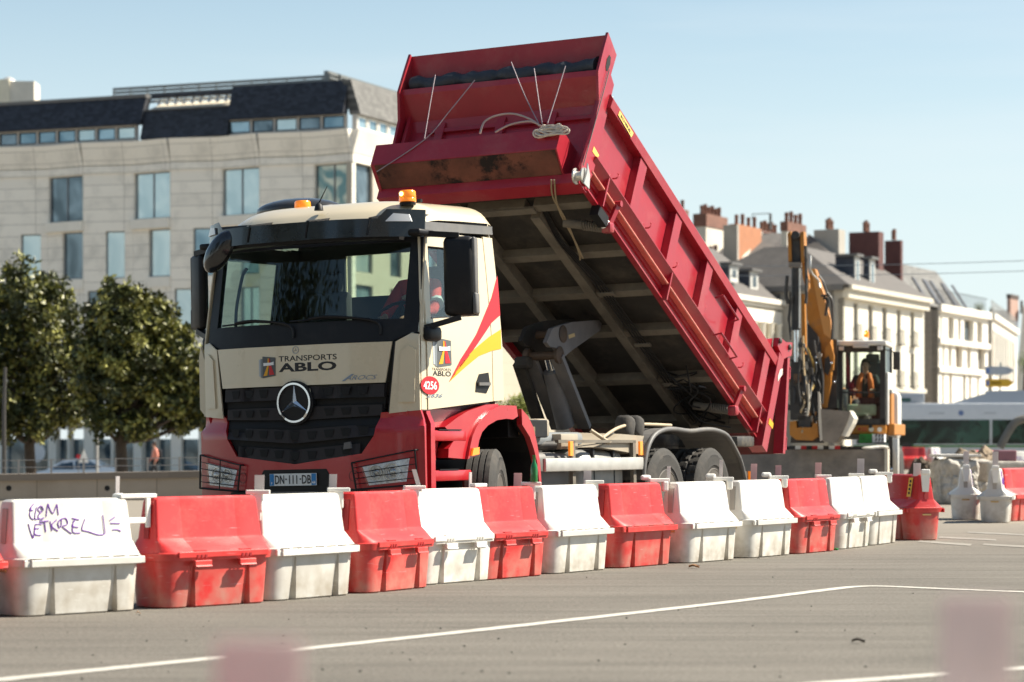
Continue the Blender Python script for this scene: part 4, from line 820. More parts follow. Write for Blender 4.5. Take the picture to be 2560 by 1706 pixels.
# driver in the cab
DM=TM@Matrix.Translation((.62,-.50,1.98))
person('lorry driver in a red jacket with pale bands',dict(pelvis=(0,.05,.15),neck=(0,-.02,.72),head=(.03,-.06,.90),shL=(.19,-.02,.66),shR=(-.19,-.02,.66),elL=(.26,-.20,.40),elR=(-.24,-.22,.40),wrL=(.16,-.42,.36),wrR=(-.14,-.42,.36),hipL=(.10,.02,.11),hipR=(-.10,.02,.11),knL=(.14,-.42,.16),knR=(-.14,-.42,.16),anL=(.14,-.55,-.27),anR=(-.14,-.55,-.27)),DM,HIVR)
drv=[o for o in D.objects if o.name=='person'][0]
for zz in (.34,.56):
    B=N(); tube(B,[Vector((.185*math.cos(t),.03-.0+.135*math.sin(t),zz)) for t in [2*math.pi*k/24 for k in range(25)]],.028,8,False); obj('reflective_band',B,STRIPE,drv,60)
B=N(); tube(B,[(.165,-.02,.56),(.275,-.16,.47)],.075,10); obj('sleeve_band',B,STRIPE,drv,60)
# ---------------------------------------------------------------- water-filled barriers
def rrect(a,b_,r,notch=0,nw=0,nd=0):
    pts=[]; 
    fr=[(-a+r,-b_)]
    if notch:
        for s in (-1,1): fr+=[(s*notch-nw-.012,-b_),(s*notch-nw,-b_+nd),(s*notch+nw,-b_+nd),(s*notch+nw+.012,-b_)]
    pts+=fr
    for cx_,cy_,a0 in ((a-r,-b_+r,-90),(a-r,b_-r,0),(-a+r,b_-r,90),(-a+r,-b_+r,180)):
        for k in range(5): 
            t=R(a0+22.5*k); pts.append((cx_+r*math.cos(t),cy_+r*math.sin(t)))
    return pts[:-1]
ZS=.945
LV_=[(0,.455,.175,.10),(.012,.47,.19,.11),(.33,.487,.212,.12),(.342,.487,.212,.12),(.343,.50,.245,.13),(.395,.505,.25,.13),(.402,.496,.240,.125),(.408,.494,.234,.12),(.450,.484,.176,.07),(.488,.476,.124,.028),(.500,.474,.110,.024),(.512,.473,.106,.022),(.76,.456,.074,.020),(.785,.452,.068,.022),(.80,.435,.050,.02)]
def barrier_proto(red,tabs):
    m=BR if red else BW; B=N(); rings=[]
    for z,a,b_,r in LV_:
        k=max(0,(.335-z)/.335); rings.append([B.verts.new((x,y,z)) for x,y in rrect(a,b_,r,.245,.006+.024*k,.004+.045*k)])
    n_=len(rings[0])
    for p,q in zip(rings,rings[1:]):
        for i in range(n_): B.faces.new((p[i],p[(i+1)%n_],q[(i+1)%n_],q[i]))
    B.faces.new(rings[0][::-1]); B.faces.new(rings[-1])
    body=obj('water_barrier',B,m,None,24); 
    for sy in (-1,1):
        if tabs:
            B=N(); 
            for sx in (-1,1):
                bx(B,(sx*.20,sy*.262,.325),(.15,.028,.04),.006); hexa(B,[(sx*.20+x,sy*y,z) for z,y0,y1 in ((.30,.25,.285),(.325,.25,.262)) for x,y in ((-.07,y0),(.07,y0),(.07,y1),(-.07,y1))])
            bx(B,(0,sy*.247,.385),(.80,.02,.045),.005)
            obj('lifting_tab',B,m,body)
            B=N()
            for sx in (-1,1): bx(B,(sx*.20,sy*.222,.409),(.10,.05,.012)); 
            for sx in (-1,1):
                for q in (-.035,0,.035): bx(B,(sx*.20+q,sy*.256,.372),(.018,.010,.026))
            obj('slot',B,mat('slot_shade_red',(.30,.01,.012),.6) if red else mat('slot_shade_white',(.42,.40,.36),.6),body)  # shade inside the slots painted as a darker tone
        else:
            B=N(); bx(B,(0,sy*.252,.366),(.86,.018,.05),.004); bx(B,(-.44,sy*.235,.366),(.07,.02,.05),.006); bx(B,(.44,sy*.235,.366),(.07,.02,.05),.006); obj('seam_strip',B,m,body)
            B=N(); 
            for q in range(7): bx(B,(-.39+.13*q,sy*.2475,.3985+.001*(q%2)),(.10,.010,.004))
            obj('seam_line',B,mat('seam_dark',(.16,.13,.10),.8) if 'seam_dark' not in D.materials else D.materials['seam_dark'],body)
    sm_=mat('socket_shade_red',(.32,.02,.02),.6) if red else mat('socket_shade_white',(.40,.37,.33),.6)  # shade of the end recess painted on as a darker panel
    for sx in (-1,1): B=N(); hexa(B,[(sx*x,y,z) for z,x,w_ in ((.50,.478,.026),(.74,.4615,.030)) for x,y in ((x,-w_),(x+.004,-w_),(x+.004,w_),(x,w_))]); obj('end_socket',B,sm_,body)
    if not tabs:
        B=N()
        for sx in (-1,1): bx(B,(sx*.490,0,.315),(.014,.11,.02),.004)
        obj('end_stop',B,mat('stop_ochre',(.55,.36,.14),.6) if 'stop_ochre' not in D.materials else D.materials['stop_ochre'],body)
    for o_ in [body]+list(body.children):
        for v in o_.data.vertices: v.co.z*=ZS
    return body
PROTO={}
def put(src,loc,rz,label,cat,group,used):
    if used: 
        o=src.copy(); C.objects.link(o)
        for ch in src.children:
            c=ch.copy(); C.objects.link(c); c.parent=o
            for g in ch.children: d=g.copy(); C.objects.link(d); d.parent=c
    else: o=src
    o.location=loc; o.rotation_euler=(0,0,rz); return tag(o,label,cat,group)
def barrier(loc,rz,red,tabs,label,group='red and white water barriers along the road',z=0,sc=1):
    k=(red,tabs); used=k in PROTO
    if not used: PROTO[k]=barrier_proto(red,tabs)
    o=put(PROTO[k],(loc[0],loc[1],z),rz,label,'barrier',group,used); return o
ROW=[ # px of the front-face bottom corners, colour, tabs, label
 ((80,1543),(325,1528),0,0,'white water-filled barrier scrawled with purple graffiti, nearest of the row'),
 ((430,1522),(652,1509),1,1,'red water-filled barrier with lifting tabs, right beside the graffitied white one'),
 ((700,1503),(866,1489),0,0,'white water-filled barrier below the lorry licence plate, scratched near its base'),
 ((936,1483),(1060,1471),1,1,'red water-filled barrier with a torn lip, in front of the lit headlight'),
 ((1076,1461),(1198,1455),0,1,'white water-filled barrier with lifting tabs, in front of the cab step and front wheel'),
 ((1234,1450),(1343,1441),1,1,'red water-filled barrier with tabs, between the front wheel and the green bottle'),
 ((1389,1436),(1517,1425),0,0,'white water-filled barrier just right of the green bottle, under the aluminium side bar'),
 ((1554,1422),(1678,1411),1,0,'red water-filled barrier with a plain seam, below the left edge of the rear wheels'),
 ((1722,1410),(1844,1399),0,0,'white water-filled barrier below the rear wheels, left of two adjoining white ones'),
 ((1874,1397),(1983,1387),0,0,'white water-filled barrier below the rear mudguard, right of two adjoining white ones'),
 ((2001,1385),(2084,1379),1,1,'red water-filled barrier with tabs, below the hanging tailgate'),
 ((2098,1374),(2177,1367),0,1,'white water-filled barrier with lifting tabs, green glass at its foot'),
 ((2184,1364),(2238,1358),0,0,'white water-filled barrier, last white one before the stickered red barrier')]
cent=[]; group='red and white water barriers along the road'
for a,c,red,tabs,lab in ROW:
    A=G(*a);Cc=G(*c); d=(Cc-A).normalized(); nrm=Vector((-d.y,d.x,0)); rz=math.atan2(d.y,d.x); ctr=(A+Cc)/2+nrm*.19; cent.append((ctr,rz,d,nrm))
# even out the measured angles a little
for i,((a,c,red,tabs,lab),(ctr,rz,d,nrm)) in enumerate(zip(ROW,cent)):
    j0=max(0,i-1); j1=min(len(cent)-1,i+1); dd_=(cent[j1][0]-cent[j0][0]); ra=math.atan2(dd_.y,dd_.x)
    rz2=.35*rz+.65*ra; barrier(ctr,rz2,red,tabs,lab); cent[i]=(ctr,rz2,Vector((math.cos(rz2),math.sin(rz2),0)),Vector((-math.sin(rz2),math.cos(rz2),0)))
c0=cent[0]; barrier(c0[0]-c0[2]*1.07,c0[1],1,0,'red water-filled barrier cut off by the left edge, behind the graffitied white one')
e=Vector((4.60,28.25,0)); EB=barrier(e,R(-70),1,0,'red water-filled barrier turned end-on with a yellow sticker, closing the row')
B=N(); 
f=EB.matrix_basis
sheet(B,[(.16,.50),(.25,.50),(.25,.72),(.16,.72)],lambda x,z,d=0:Vector((x+.08,-(.125-.045*(z-.48)/.28)-.0-d,z)),.003); obj('yellow_sticker',B,mat('sticker_yellow',(.85,.58,.08),.5),EB)
B=N()
for k in range(4): sheet(B,[(.19,.53+.045*k),(.235,.53+.045*k),(.22,.56+.045*k),(.19,.555+.045*k)],lambda x,z,d=0:Vector((x+.08,-(.125-.045*(z-.48)/.28)-.004-d,z)),.002)
obj('sticker_print',B,INK,EB)
# graffiti on the first barrier
GB=[o for o in C.objects if o.get('label','').startswith('white water-filled barrier scrawled')][0]; bpy.context.view_layer.update()
Mi=Matrix.Translation(c0[0])@Matrix.Rotation(cent[0][1],4,'Z'); Mv=Mi.inverted(); kk=K(400/1568,0,1200)
def onpanel(u,v):
    px,py=kk(u,v); o_=Mv@Vector((0,0,CZ)); d=Mv.to_3x3()@Vector(((px-CX)/F,1,-(py-HY)/F)); n_=Vector((0,-1,.138)).normalized(); p0=Vector((0,-.1045,.501)); t_=n_.dot(p0-o_)/n_.dot(d); return o_+d*t_+n_*.002
strokes=[[(330,235),(290,290),(325,300)],[(305,275),(290,330),(300,370),(330,390)],[(358,270),(345,330),(345,385),(385,378)],[(425,300),(410,262),(385,262),(372,300),(410,315),(380,335),(375,370),(400,385),(430,372)],[(452,360),(458,290),(470,235),(485,280),(520,330),(555,240),(565,300),(572,345)],
 [(278,430),(300,510),(325,572),(335,520),(345,470)],[(345,440),(340,530),(405,542)],[(345,435),(415,432)],[(340,480),(385,475)],[(385,410),(475,402)],[(435,405),(448,512)],[(490,405),(508,500)],[(555,392),(505,450),(568,502)],[(565,420),(580,470),(600,440),(600,385)],[(600,385),(640,375),(660,410),(655,440),(610,455),(650,490),(700,528)],[(565,430),(580,400),(610,380)],[(705,375),(775,392)],[(740,390),(705,450),(768,465)],[(720,400),(712,510),(788,520)],[(832,385),(808,450),(805,492),(860,505),(950,535),(1000,538),(1025,525),(1022,470),(1005,345)],[(1075,400),(1125,365)],[(1082,425),(1175,427)],[(1102,490),(1150,488),(1185,505)]]
B=N()
for s_ in strokes: tube(B,spline([onpanel(*p) for p in s_],3),.0036,5)
obj('graffiti',B,PURP,GB)
# clips and reflector blades at the joints
BLD=[(294,1191,.02),(649,1188,.06),(833,1186,.05),(1035,1174,.03),(1176,1181,.02),(1295,1183,.06),(1469,1177,.06),(1672,1166,.03),(1803,1150,.02),(1885,1160,.055),(1946,1164,.055),(2046,1157,.06),(2152,1147,.07),(2293,1158,.075)]
names=['the graffitied barrier and the red one','the first red barrier','the plate barrier and the torn red barrier','the torn red barrier and the tabbed white one','the tabbed white and next red barrier','the bottle','the white barrier under the side bar','the plain red barrier','the two white barriers under the rear wheels','the adjoining white barriers','the white and red barriers below the mudguard','the red barrier below the tailgate','the last two white barriers','the stickered red end barrier']
for i,(px,py,wd) in enumerate(BLD):
    if i<13:
        ctr,rz,d,nrm=cent[i]; j=ctr+d*.53
        if i==12: j=ctr+d*.56
    else: j=e+Vector((.15,-.47,0)); rz=R(20)
    if i not in (0,4): rz=R(-8+(i*37)%29)
    Yb=j.y+.08; p=P(px,py,Yb); rr_=rz if i<13 else R(0)
    B=N(); M=Matrix.Rotation(0,4,'Z')
    if i in (0,):
        bx(B,(.02,-.02,.765),(.30,.10,.03),.006); bx(B,(.10,-.06,.65),(.035,.02,.20),.004); bx(B,(.02,-.06,.60),(.17,.015,.04),.004); bx(B,(-.08,.03,.75),(.05,.05,.07),.008)
    elif i in (8,12,7,9):
        bx(B,(.0,.0,.775),(.20,.07,.035),.006); bx(B,(-.12,.02,.80),(.10,.05,.05),.02); bx(B,(.06,-.01,.72),(.06,.06,.10),.015)
    elif i==13:
        hexa(B,[(x,y,z) for z,w_ in ((.56,.035),(.80,.055)) for x,y in ((-w_,-.02),(w_,-.02),(w_,.02),(-w_,.02))]); bx(B,(0,-.01,.79),(.10,.05,.06),.012)
    else:
        bx(B,(.0,.0,.775),(.17,.06,.03),.006); bx(B,(0,.0,.70),(.07,.05,.13),.012); bx(B,(.0,.0,.62),(.045,.04,.10),.006)
    cl=obj('barrier_clip',B,WHITE if i not in (5,) else WHITE,None,None,loc=(j.x,j.y,0),rz=rr_)
    tag(cl,'white clip with upright reflector blade at '+names[i],'barrier clip','clips with reflector blades between the barriers')
    inv=(Matrix.Translation((j.x,j.y,0))@Matrix.Rotation(rr_,4,'Z')).inverted()
    top=inv@p; B=N(); tilt=.05 if i==3 else -.004; w_=max(wd,.03)*(1.15 if i else 1)
    hexa(B,[(top.x-w_/2+(tilt if z<.8 else 0)*1,top.y+y,z) if 0 else (top.x+sx*w_/2+(tilt if z<.8 else 0),top.y+y,z) for z in (.74,p.z) for sx,y in ((-1,-.004),(1,-.004),(1,.004),(-1,.004))])
    bl_o=obj('reflector_blade',B,BLADEP if i in (5,9,10,11) else BLADE,cl)
    if i==3:
        B=N(); 
# the stack of fallen clips etc. on the row is left out; foreground row close to the camera
near=[((648-CX)/F*2.6,2.6,P(645,1598,2.6).z,.094),((2440-CX)/F*3.1,3.1,P(2436,1492,3.1).z,.090)]
a=Vector((near[0][0],near[0][1]-.0,0)); c=Vector((near[1][0],near[1][1],0)); d=(c-a).normalized(); ra=math.atan2(d.y,d.x)
barrier((a+c)/2+Vector((0,-.03,0)),ra,0,0,'white water-filled barrier right in front of the camera, below the frame')
barrier(a-d*.53+Vector((0,-.03,0)),ra,1,0,'red water-filled barrier right in front of the camera, below the left blade')
for k,(x,y,zt,wd) in enumerate(near):
    B=N(); bx(B,(0,0,.775),(.16,.06,.03),.006); bx(B,(0,0,.68),(.06,.05,.16),.01); cl=obj('barrier_clip',B,WHITE,None,None,loc=(x,y,0))
    tag(cl,['clip with a blurred pale reflector blade at the bottom edge, left of centre','barrier clip with a large blurred mauve reflector blade in the lower right corner'][k],'barrier clip','clips with reflector blades between the barriers')
    B=N(); box2(B,(-wd/2,-.004,.70),(wd/2,.004,zt)); obj('reflector_blade',B,BLADEN,cl)
# barriers of the other row on the right
def gnd(px,py): return G(px,py)
barrier(gnd(2412,1301)+Vector((.10,.50,0)),R(80),0,0,'white water-filled barrier seen end-on, left of the pair by the rubble',group='barriers across the road on the right')
barrier(gnd(2485,1308)+Vector((.13,.49,0)),R(76),0,0,'white water-filled barrier seen end-on, right of the end-on pair, beside the red one',group='barriers across the road on the right')
p=gnd(2534,1304); d=Vector((math.cos(R(50)),math.sin(R(50)),0)); barrier(p+d*.40+Vector((-d.y,d.x,0))*.19,R(50),1,0,'red water-filled barrier cut off by the right edge of the picture',group='barriers across the road on the right')
for k,(px,py) in enumerate(((2422,1142),(2494,1140))):
    q=(gnd(2412,1301)+Vector((.02,.0,0))) if k==0 else (gnd(2485,1308)+Vector((.02,.0,0)))
    B=N(); bx(B,(0,0,.78),(.10,.05,.05),.01); hexa(B,[(x,y,z) for z,w_ in ((.56,.03),(.76,.05)) for x,y in ((-w_,-.01),(w_,-.01),(w_,.03),(-w_,.03))]); cl=obj('barrier_clip',B,WHITE,None,None,loc=(q.x,q.y,0))
    tag(cl,['white clip with grey reflector blade on the left end-on barrier by the rubble','white clip with grey reflector blade on the right end-on barrier by the rubble'][k],'barrier clip','clips with reflector blades between the barriers')
    B=N(); box2(B,(-.04,.0,.78),(.04,.008,1.0)); obj('reflector_blade',B,BLADE,cl)
far='barriers far back beside the bus'
x=(2278-CX)/F*82; barrier((x,82),R(2),1,0,'dark red water-filled barrier far back, behind the excavator outrigger',far,.2)
barrier((x+.85,82.5),R(62),0,0,'small white water-filled barrier end beside the far red one',far,.2)
for k,(px,Y,a_,red,lab) in enumerate(((2500,62,8,1,'far red barrier on the right, behind the pale rubble'),(2545,60,20,0,'far white barrier at the right edge, before the bus'),(2465,66,30,1,'small far red barrier below the front of the bus'))):
    barrier(((px-CX)/F*Y,Y),R(a_),red,0,lab,far,.15)
# green bottle, shards, leaves, stones
j=cent[5][0]+cent[5][2]*.53; pb_=P(1335,1213,j.y-.02); B=N(); lathe(B,[(0,0),(.030,.002),(.031,.01),(.031,.12),(.026,.145),(.013,.175),(.0125,.215),(.015,.218),(.015,.23),(.0,.231)],18,Matrix.Translation((0,0,0))@Matrix.Rotation(R(-90),4,'Y'))
GG=glass('green_glass',(.08,.55,.10),.6); bo=obj('glass_bottle',B,mat('bottle_green',(.01,.16,.03),.08,coat=.5),None,60,loc=(pb_.x,j.y-.02,.79)); tag(bo,'green glass bottle standing on the clip between a red and a white barrier','bottle')
for k,(px,py,lab) in enumerate(((2090,1373,'flat green glass shard at the foot of the red barrier below the tailgate'),(2153,1364,'upright green bottle neck on the ground at the foot of the tabbed white barrier'))):
    g=G(px,py+3); B=N(); 
    for q in range(3): ico(B,(random.uniform(-.05,.05),random.uniform(-.03,.03),.012+.012*k),.028,1,(1.2,.8,.5+.5*k))
    tag(obj('glass_shard',B,D.materials['bottle_green'],None,loc=(g.x,g.y,.0)),lab,'glass shard')
LEAFM=mat('dry_leaf',(.35,.19,.09),.7,var=.3,vs=40); LEAFD=mat('dark_leaf',(.04,.03,.022),.8)
for px,py,s_,m_,lab in ((1735,1421,.10,LEAFM,'curled brown leaf on the road in front of the white barriers under the rear wheels'),(2146,1609,.075,LEAFD,'dark curled leaf on the asphalt, left of the blurred right reflector'),(346,1537,.03,LEAFM,'small brown leaf by the corner of the graffitied barrier'),(1896,1400,.028,LEAFD,'small dark scrap at the foot of the right adjoining white barrier')):
    g=G(px,py); B=N(); n_=8
    for i in range(n_):
        a,b_=i/n_,(i+1)/n_; w0,w1=[math.sin(math.pi*t)**.8*.28 for t in (a,b_)]; z0,z1=[.005+.012*math.sin(t*3.0+.3)**2 for t in (a,b_)]
        v=[B.verts.new((s_*(a-.5),-w0*s_,z0+.15*s_)),B.verts.new((s_*(a-.5),0,z0)),B.verts.new((s_*(a-.5),w0*s_,z0+.2*s_)),B.verts.new((s_*(b_-.5),-w1*s_,z1+.15*s_)),B.verts.new((s_*(b_-.5),0,z1)),B.verts.new((s_*(b_-.5),w1*s_,z1+.2*s_))]
        B.faces.new((v[0],v[3],v[4],v[1])); B.faces.new((v[1],v[4],v[5],v[2]))
    tag(obj('fallen_leaf',B,m_,None,loc=(g.x,g.y,0),rz=random.uniform(-.4,.4)),lab,'leaf')
random.seed(11); B=N()
for k in range(90):
    px=random.uniform(0,2560); py=random.choice([random.uniform(1380,1700),random.uniform(1500,1700)]); g=G(px,py)
    if py<1560-.09*px: continue
    ico(B,(g.x,g.y,.003),random.uniform(.003,.009),1,(1,random.uniform(.5,1.2),.6))
obj('loose_gravel',B,mat('gravel_dark',(.05,.045,.04),.9,var=.4,vs=30),kind='stuff')
# ---------------------------------------------------------------- walls with window openings
def wall(name,P0,dr,L_,z0,z1,wins,m,parent,thick=.3,reveal=.22,frame=None,pane=None,wname='window',mull=1,zb=None,solid=True):
    """local x runs along the wall, -y is its outer face"""
    B=N(); xs=sorted({0,L_}|{round(v,3) for w_ in wins for v in w_[:2]}); zs=sorted({z0,z1}|{round(v,3) for w_ in wins for v in w_[2:4]})
    inw=lambda x,z: any(w_[0]-1e-4<x<w_[1]+1e-4 and w_[2]-1e-4<z<w_[3]+1e-4 for w_ in wins)
    for a,b_ in zip(xs,xs[1:]):
        for c,d in zip(zs,zs[1:]):
            if b_-a<1e-4 or d-c<1e-4 or inw((a+b_)/2,(c+d)/2): continue
            box2(B,(a,0,c),(b_,thick,d))
    bmesh.ops.remove_doubles(B,verts=B.verts[:],dist=.001)
    ang=math.atan2(dr[1],dr[0]); par=parent.matrix_basis.translation if parent else Vector((0,0,0))
    o=obj(name,B,m,parent,loc=(P0[0]-par.x,P0[1]-par.y,-par.z),rz=ang)
    for w_ in wins:
        f=w_[4] if len(w_)>4 else mull; B=N(); x0,x1,c,d=w_[:4]; t=.055
        box2(B,(x0,reveal-.09,c),(x0+t,reveal,d)); box2(B,(x1-t,reveal-.09,c),(x1,reveal,d)); box2(B,(x0+t,reveal-.09,d-t),(x1-t,reveal,d)); box2(B,(x0+t,reveal-.09,c),(x1-t,reveal,c+t))
        for k in range(1,f+1): xx=x0+(x1-x0)*k/(f+1); box2(B,(xx-.03,reveal-.085,c+t),(xx+.03,reveal-.004,d-t))
        fo=obj(wname,B,frame or GREYP,o)
        B=N(); box2(B,(x0+.02,reveal-.04,c+.02),(x1-.02,reveal-.03,d-.02)); obj('pane',B,random.choice(pane) if isinstance(pane,list) else (pane or PANES[1]),fo)
    return o
def hitw(P0,dr,px,py):
    k=(px-CX)/F; t=(k*P0[1]-P0[0])/(dr[0]-k*dr[1]); Y=P0[1]+t*dr[1]; return t,CZ-(py-HY)/F*Y
def pw(P0,dr,l,r,t,b_,*rest):
    s0,z1=hitw(P0,dr,l,t); s1,_=hitw(P0,dr,r,t); _,z0=hitw(P0,dr,(l+r)/2,b_); _,z1=hitw(P0,dr,(l+r)/2,t)
    a,c=sorted((s0,s1)); return (round(a,3),round(c,3),round(z0,3),round(z1,3),*rest)
def panemat(name,c,c2,rough=.04,sc=.35):  # two noise-mixed tones paint reflections into the glass colour
    m=mat(name,c,rough,spec=1.0); t=m.node_tree; n=t.nodes; L=t.links; b=n['Principled BSDF']
    tc=n.new('ShaderNodeTexCoord'); nz=n.new('ShaderNodeTexNoise'); nz.inputs['Scale'].default_value=sc; nz.inputs['Detail'].default_value=4; nz.inputs['Distortion'].default_value=1.5; L.new(tc.outputs['Object'],nz.inputs[0])
    cr=n.new('ShaderNodeValToRGB'); cr.color_ramp.elements[0].position=.4; cr.color_ramp.elements[1].position=.6; cr.color_ramp.elements[0].color=(*c,1); cr.color_ramp.elements[1].color=(*c2,1); L.new(nz.outputs[0],cr.inputs[0]); L.new(cr.outputs[0],b.inputs['Base Color']); b.inputs['Metallic'].default_value=.5; return m
PANES=[panemat('window_glass_painted_reflection',(.50,.46,.36),(.09,.17,.17),.05,.9),panemat('window_glass_blue',(.12,.21,.27),(.32,.44,.50)),panemat('window_glass_dark',(.05,.08,.10),(.20,.26,.30)),panemat('window_glass_pale',(.42,.52,.54),(.58,.66,.66))]
def clad(name,col,rh,bw,mort=.012,mcol=(.16,.15,.13),off=0,var=.08,rough=.75,dirt=None,da=.3):
    m=mat(name,col,rough,dirt=dirt,dirtamt=da,ds=.8); t=m.node_tree; n=t.nodes; L=t.links; b=n['Principled BSDF']
    tc=n.new('ShaderNodeTexCoord'); sx=n.new('ShaderNodeSeparateXYZ'); cx_=n.new('ShaderNodeCombineXYZ'); L.new(tc.outputs['Object'],sx.inputs[0]); L.new(sx.outputs[0],cx_.inputs[0]); L.new(sx.outputs[2],cx_.inputs[1])
    br=n.new('ShaderNodeTexBrick'); br.offset=off; br.inputs['Scale'].default_value=1; br.inputs['Mortar Size'].default_value=mort; br.inputs['Brick Width'].default_value=bw; br.inputs['Row Height'].default_value=rh; br.inputs['Mortar Smooth'].default_value=.3
    br.inputs['Color1'].default_value=(*[min(1,x*(1+var)) for x in col],1); br.inputs['Color2'].default_value=(*[x*(1-var) for x in col],1); br.inputs['Mortar'].default_value=(*mcol,1); L.new(cx_.outputs[0],br.inputs[0])
    if b.inputs['Base Color'].links:
        mx=b.inputs['Base Color'].links[0].from_node; L.new(br.outputs[0],mx.inputs[6])
    else: L.new(br.outputs[0],b.inputs['Base Color'])
    return m
CLAD=clad('beige_cladding',(.85,.79,.685),.62,2.2,.012,(.24,.21,.165),0,.04,dirt=(.52,.485,.42),da=.8); BAND=mat('beige_band',(.82,.765,.665),.75,var=.06,vs=.6,dirt=(.36,.32,.25),dirtamt=.3,ds=.5)  # cladding of the shaded front, colour lifted to make up for the shade
SLATE=clad('dark_slate',(.022,.024,.032),.14,.24,.006,(.008,.008,.01),.5,.5,.6); SLATEG=clad('grey_slate',(.125,.12,.11),.2,.35,.008,(.06,.058,.055),.5,.25,.7)
ROOFG=mat('weathered_roof_slate',(.105,.094,.085),.8,var=.22,vs=1.5,bump=.3,bs=6,dirt=(.06,.05,.045),dirtamt=.5,ds=1.2); ROOFD=mat('dark_roof_slate',(.045,.05,.065),.7,var=.3,vs=2)
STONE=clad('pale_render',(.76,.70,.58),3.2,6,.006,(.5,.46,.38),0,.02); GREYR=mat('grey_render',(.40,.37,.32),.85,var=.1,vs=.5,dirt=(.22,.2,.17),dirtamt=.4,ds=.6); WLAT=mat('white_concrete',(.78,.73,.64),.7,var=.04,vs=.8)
BRICKW=clad('pale_brick',(.42,.37,.31),.12,.35,.012,(.25,.22,.19),.5,.12); TERRA=mat('terracotta',(.20,.095,.065),.8,var=.25,vs=2); BRICKO=mat('orange_brick',(.42,.18,.09),.85,var=.12,vs=1.5,dirt=(.35,.2,.13),dirtamt=.4); BRICKR=mat('dark_red_brick',(.11,.045,.04),.85,var=.2,vs=2); PLAST=mat('white_plaster_chimney',(.66,.60,.50),.85,var=.1,vs=1)
# --- curved beige office block on the left
def hitray(P_,ang,px):
    k=(px-CX)/F; dx,dy=-math.cos(R(ang)),math.sin(R(ang)); t=(k*P_[1]-P_[0])/(dx-k*dy); return (P_[0]+t*dx,P_[1]+t*dy)
cor=((880-CX)/F*118,118.)
OB=empty('office_building','long beige clad office block with a folded facade and black slate top storey','building',loc=(cor[0],cor[1],-1.1))
seg=[cor]; 
for px,a in ((784,33),(650,12),(553,33),(427,12),(333,33),(209,12),(120,33),(-10,12),(-100,33),(-260,12)): seg.append(hitray(seg[-1],a,px))
rw1=[(784,879,406,515),(553,652,414,535),(333,426,428,546),(120,208,440,553)]
rw2=[(52,102,587,700),(156,207,581,697),(264,312,576,693),(371,426,574,690),(483,535,571,689),(600,648,570,688),(700,745,566,686),(800,850,563,684)]
rw3=[(219,300,727,850),(436,520,722,835),(600,660,720,833),(20,70,733,850),(700,770,716,830)]
rw4=[(60,110,900,1000),(180,205,898,1000),(300,330,895,1000),(440,480,890,1000),(560,640,890,1000)]
for a,c in zip(seg,seg[1:]):
    P0=c; L_=math.hypot(a[0]-c[0],a[1]-c[1]); dr=((a[0]-c[0])/L_,(a[1]-c[1])/L_); pxl=CX+F*c[0]/c[1]; pxr=CX+F*a[0]/a[1]; wins=[]
    for rws,zz,mu in ((rw1,(12.45,14.8),1),(rw2,(9.5,11.9),0),(rw3,(6.57,8.87),1),(rw4,(3.3,5.6),1)):
        for l,r,t,b_ in rws:
            l2,r2=max(l,pxl+2),min(r,pxr-2)
            if r2-l2>14:
                s0,_=hitw(P0,dr,l2,700); s1,_=hitw(P0,dr,r2,700); wins.append((round(s0,3),round(s1,3),zz[0],zz[1],mu))
    wall('wall',P0,dr,L_,2.4,15.2,wins,CLAD,OB,frame=mat('window_frame_grey',(.17,.18,.19),.5) if 'window_frame_grey' not in D.materials else D.materials['window_frame_grey'],pane=PANES)
    off=(P0[0]-cor[0],P0[1]-cor[1],1.1); an=math.atan2(dr[1],dr[0])
    B=N(); box2(B,(0,-.06,14.83),(L_,.0,15.22)); 
    hexa(B,[(0,-.05,15.26),(L_,-.05,15.26),(L_,.3,15.26),(0,.3,15.26),(0,-.38,16.4),(L_,-.38,16.4),(L_,.3,16.4),(0,.3,16.4)]); obj('parapet_band',B,CLAD,OB,loc=off,rz=an)
    for w_ in wins:
        if w_[2] not in (12.45,9.5): continue
        B=N()
        if w_[2]==12.45: box2(B,(max(0,w_[0]-.1),-.22,11.95),(min(L_,w_[1]+.1),-.002,12.44))
        else: box2(B,(max(0,w_[0]-.1),-.08,8.95),(min(L_,w_[1]+.1),-.002,9.48))
        obj('window_ledge',B,BAND,OB,loc=off,rz=an)
    # ground floor: dark glazing between pale piers
    B=N(); box2(B,(0,.35,0),(L_,.45,2.39)); obj('shop_front',B,PANES[2],OB,loc=(off[0],off[1],0),rz=an)
    B=N(); box2(B,(0,-.05,2.9),(L_,.34,3.48)); box2(B,(0,0,0),(.55,.34,2.9)); box2(B,(L_*.55,0,0),(L_*.55+.12,.34,2.9)); obj('pier',B,BAND,OB,loc=(off[0],off[1],0),rz=an)
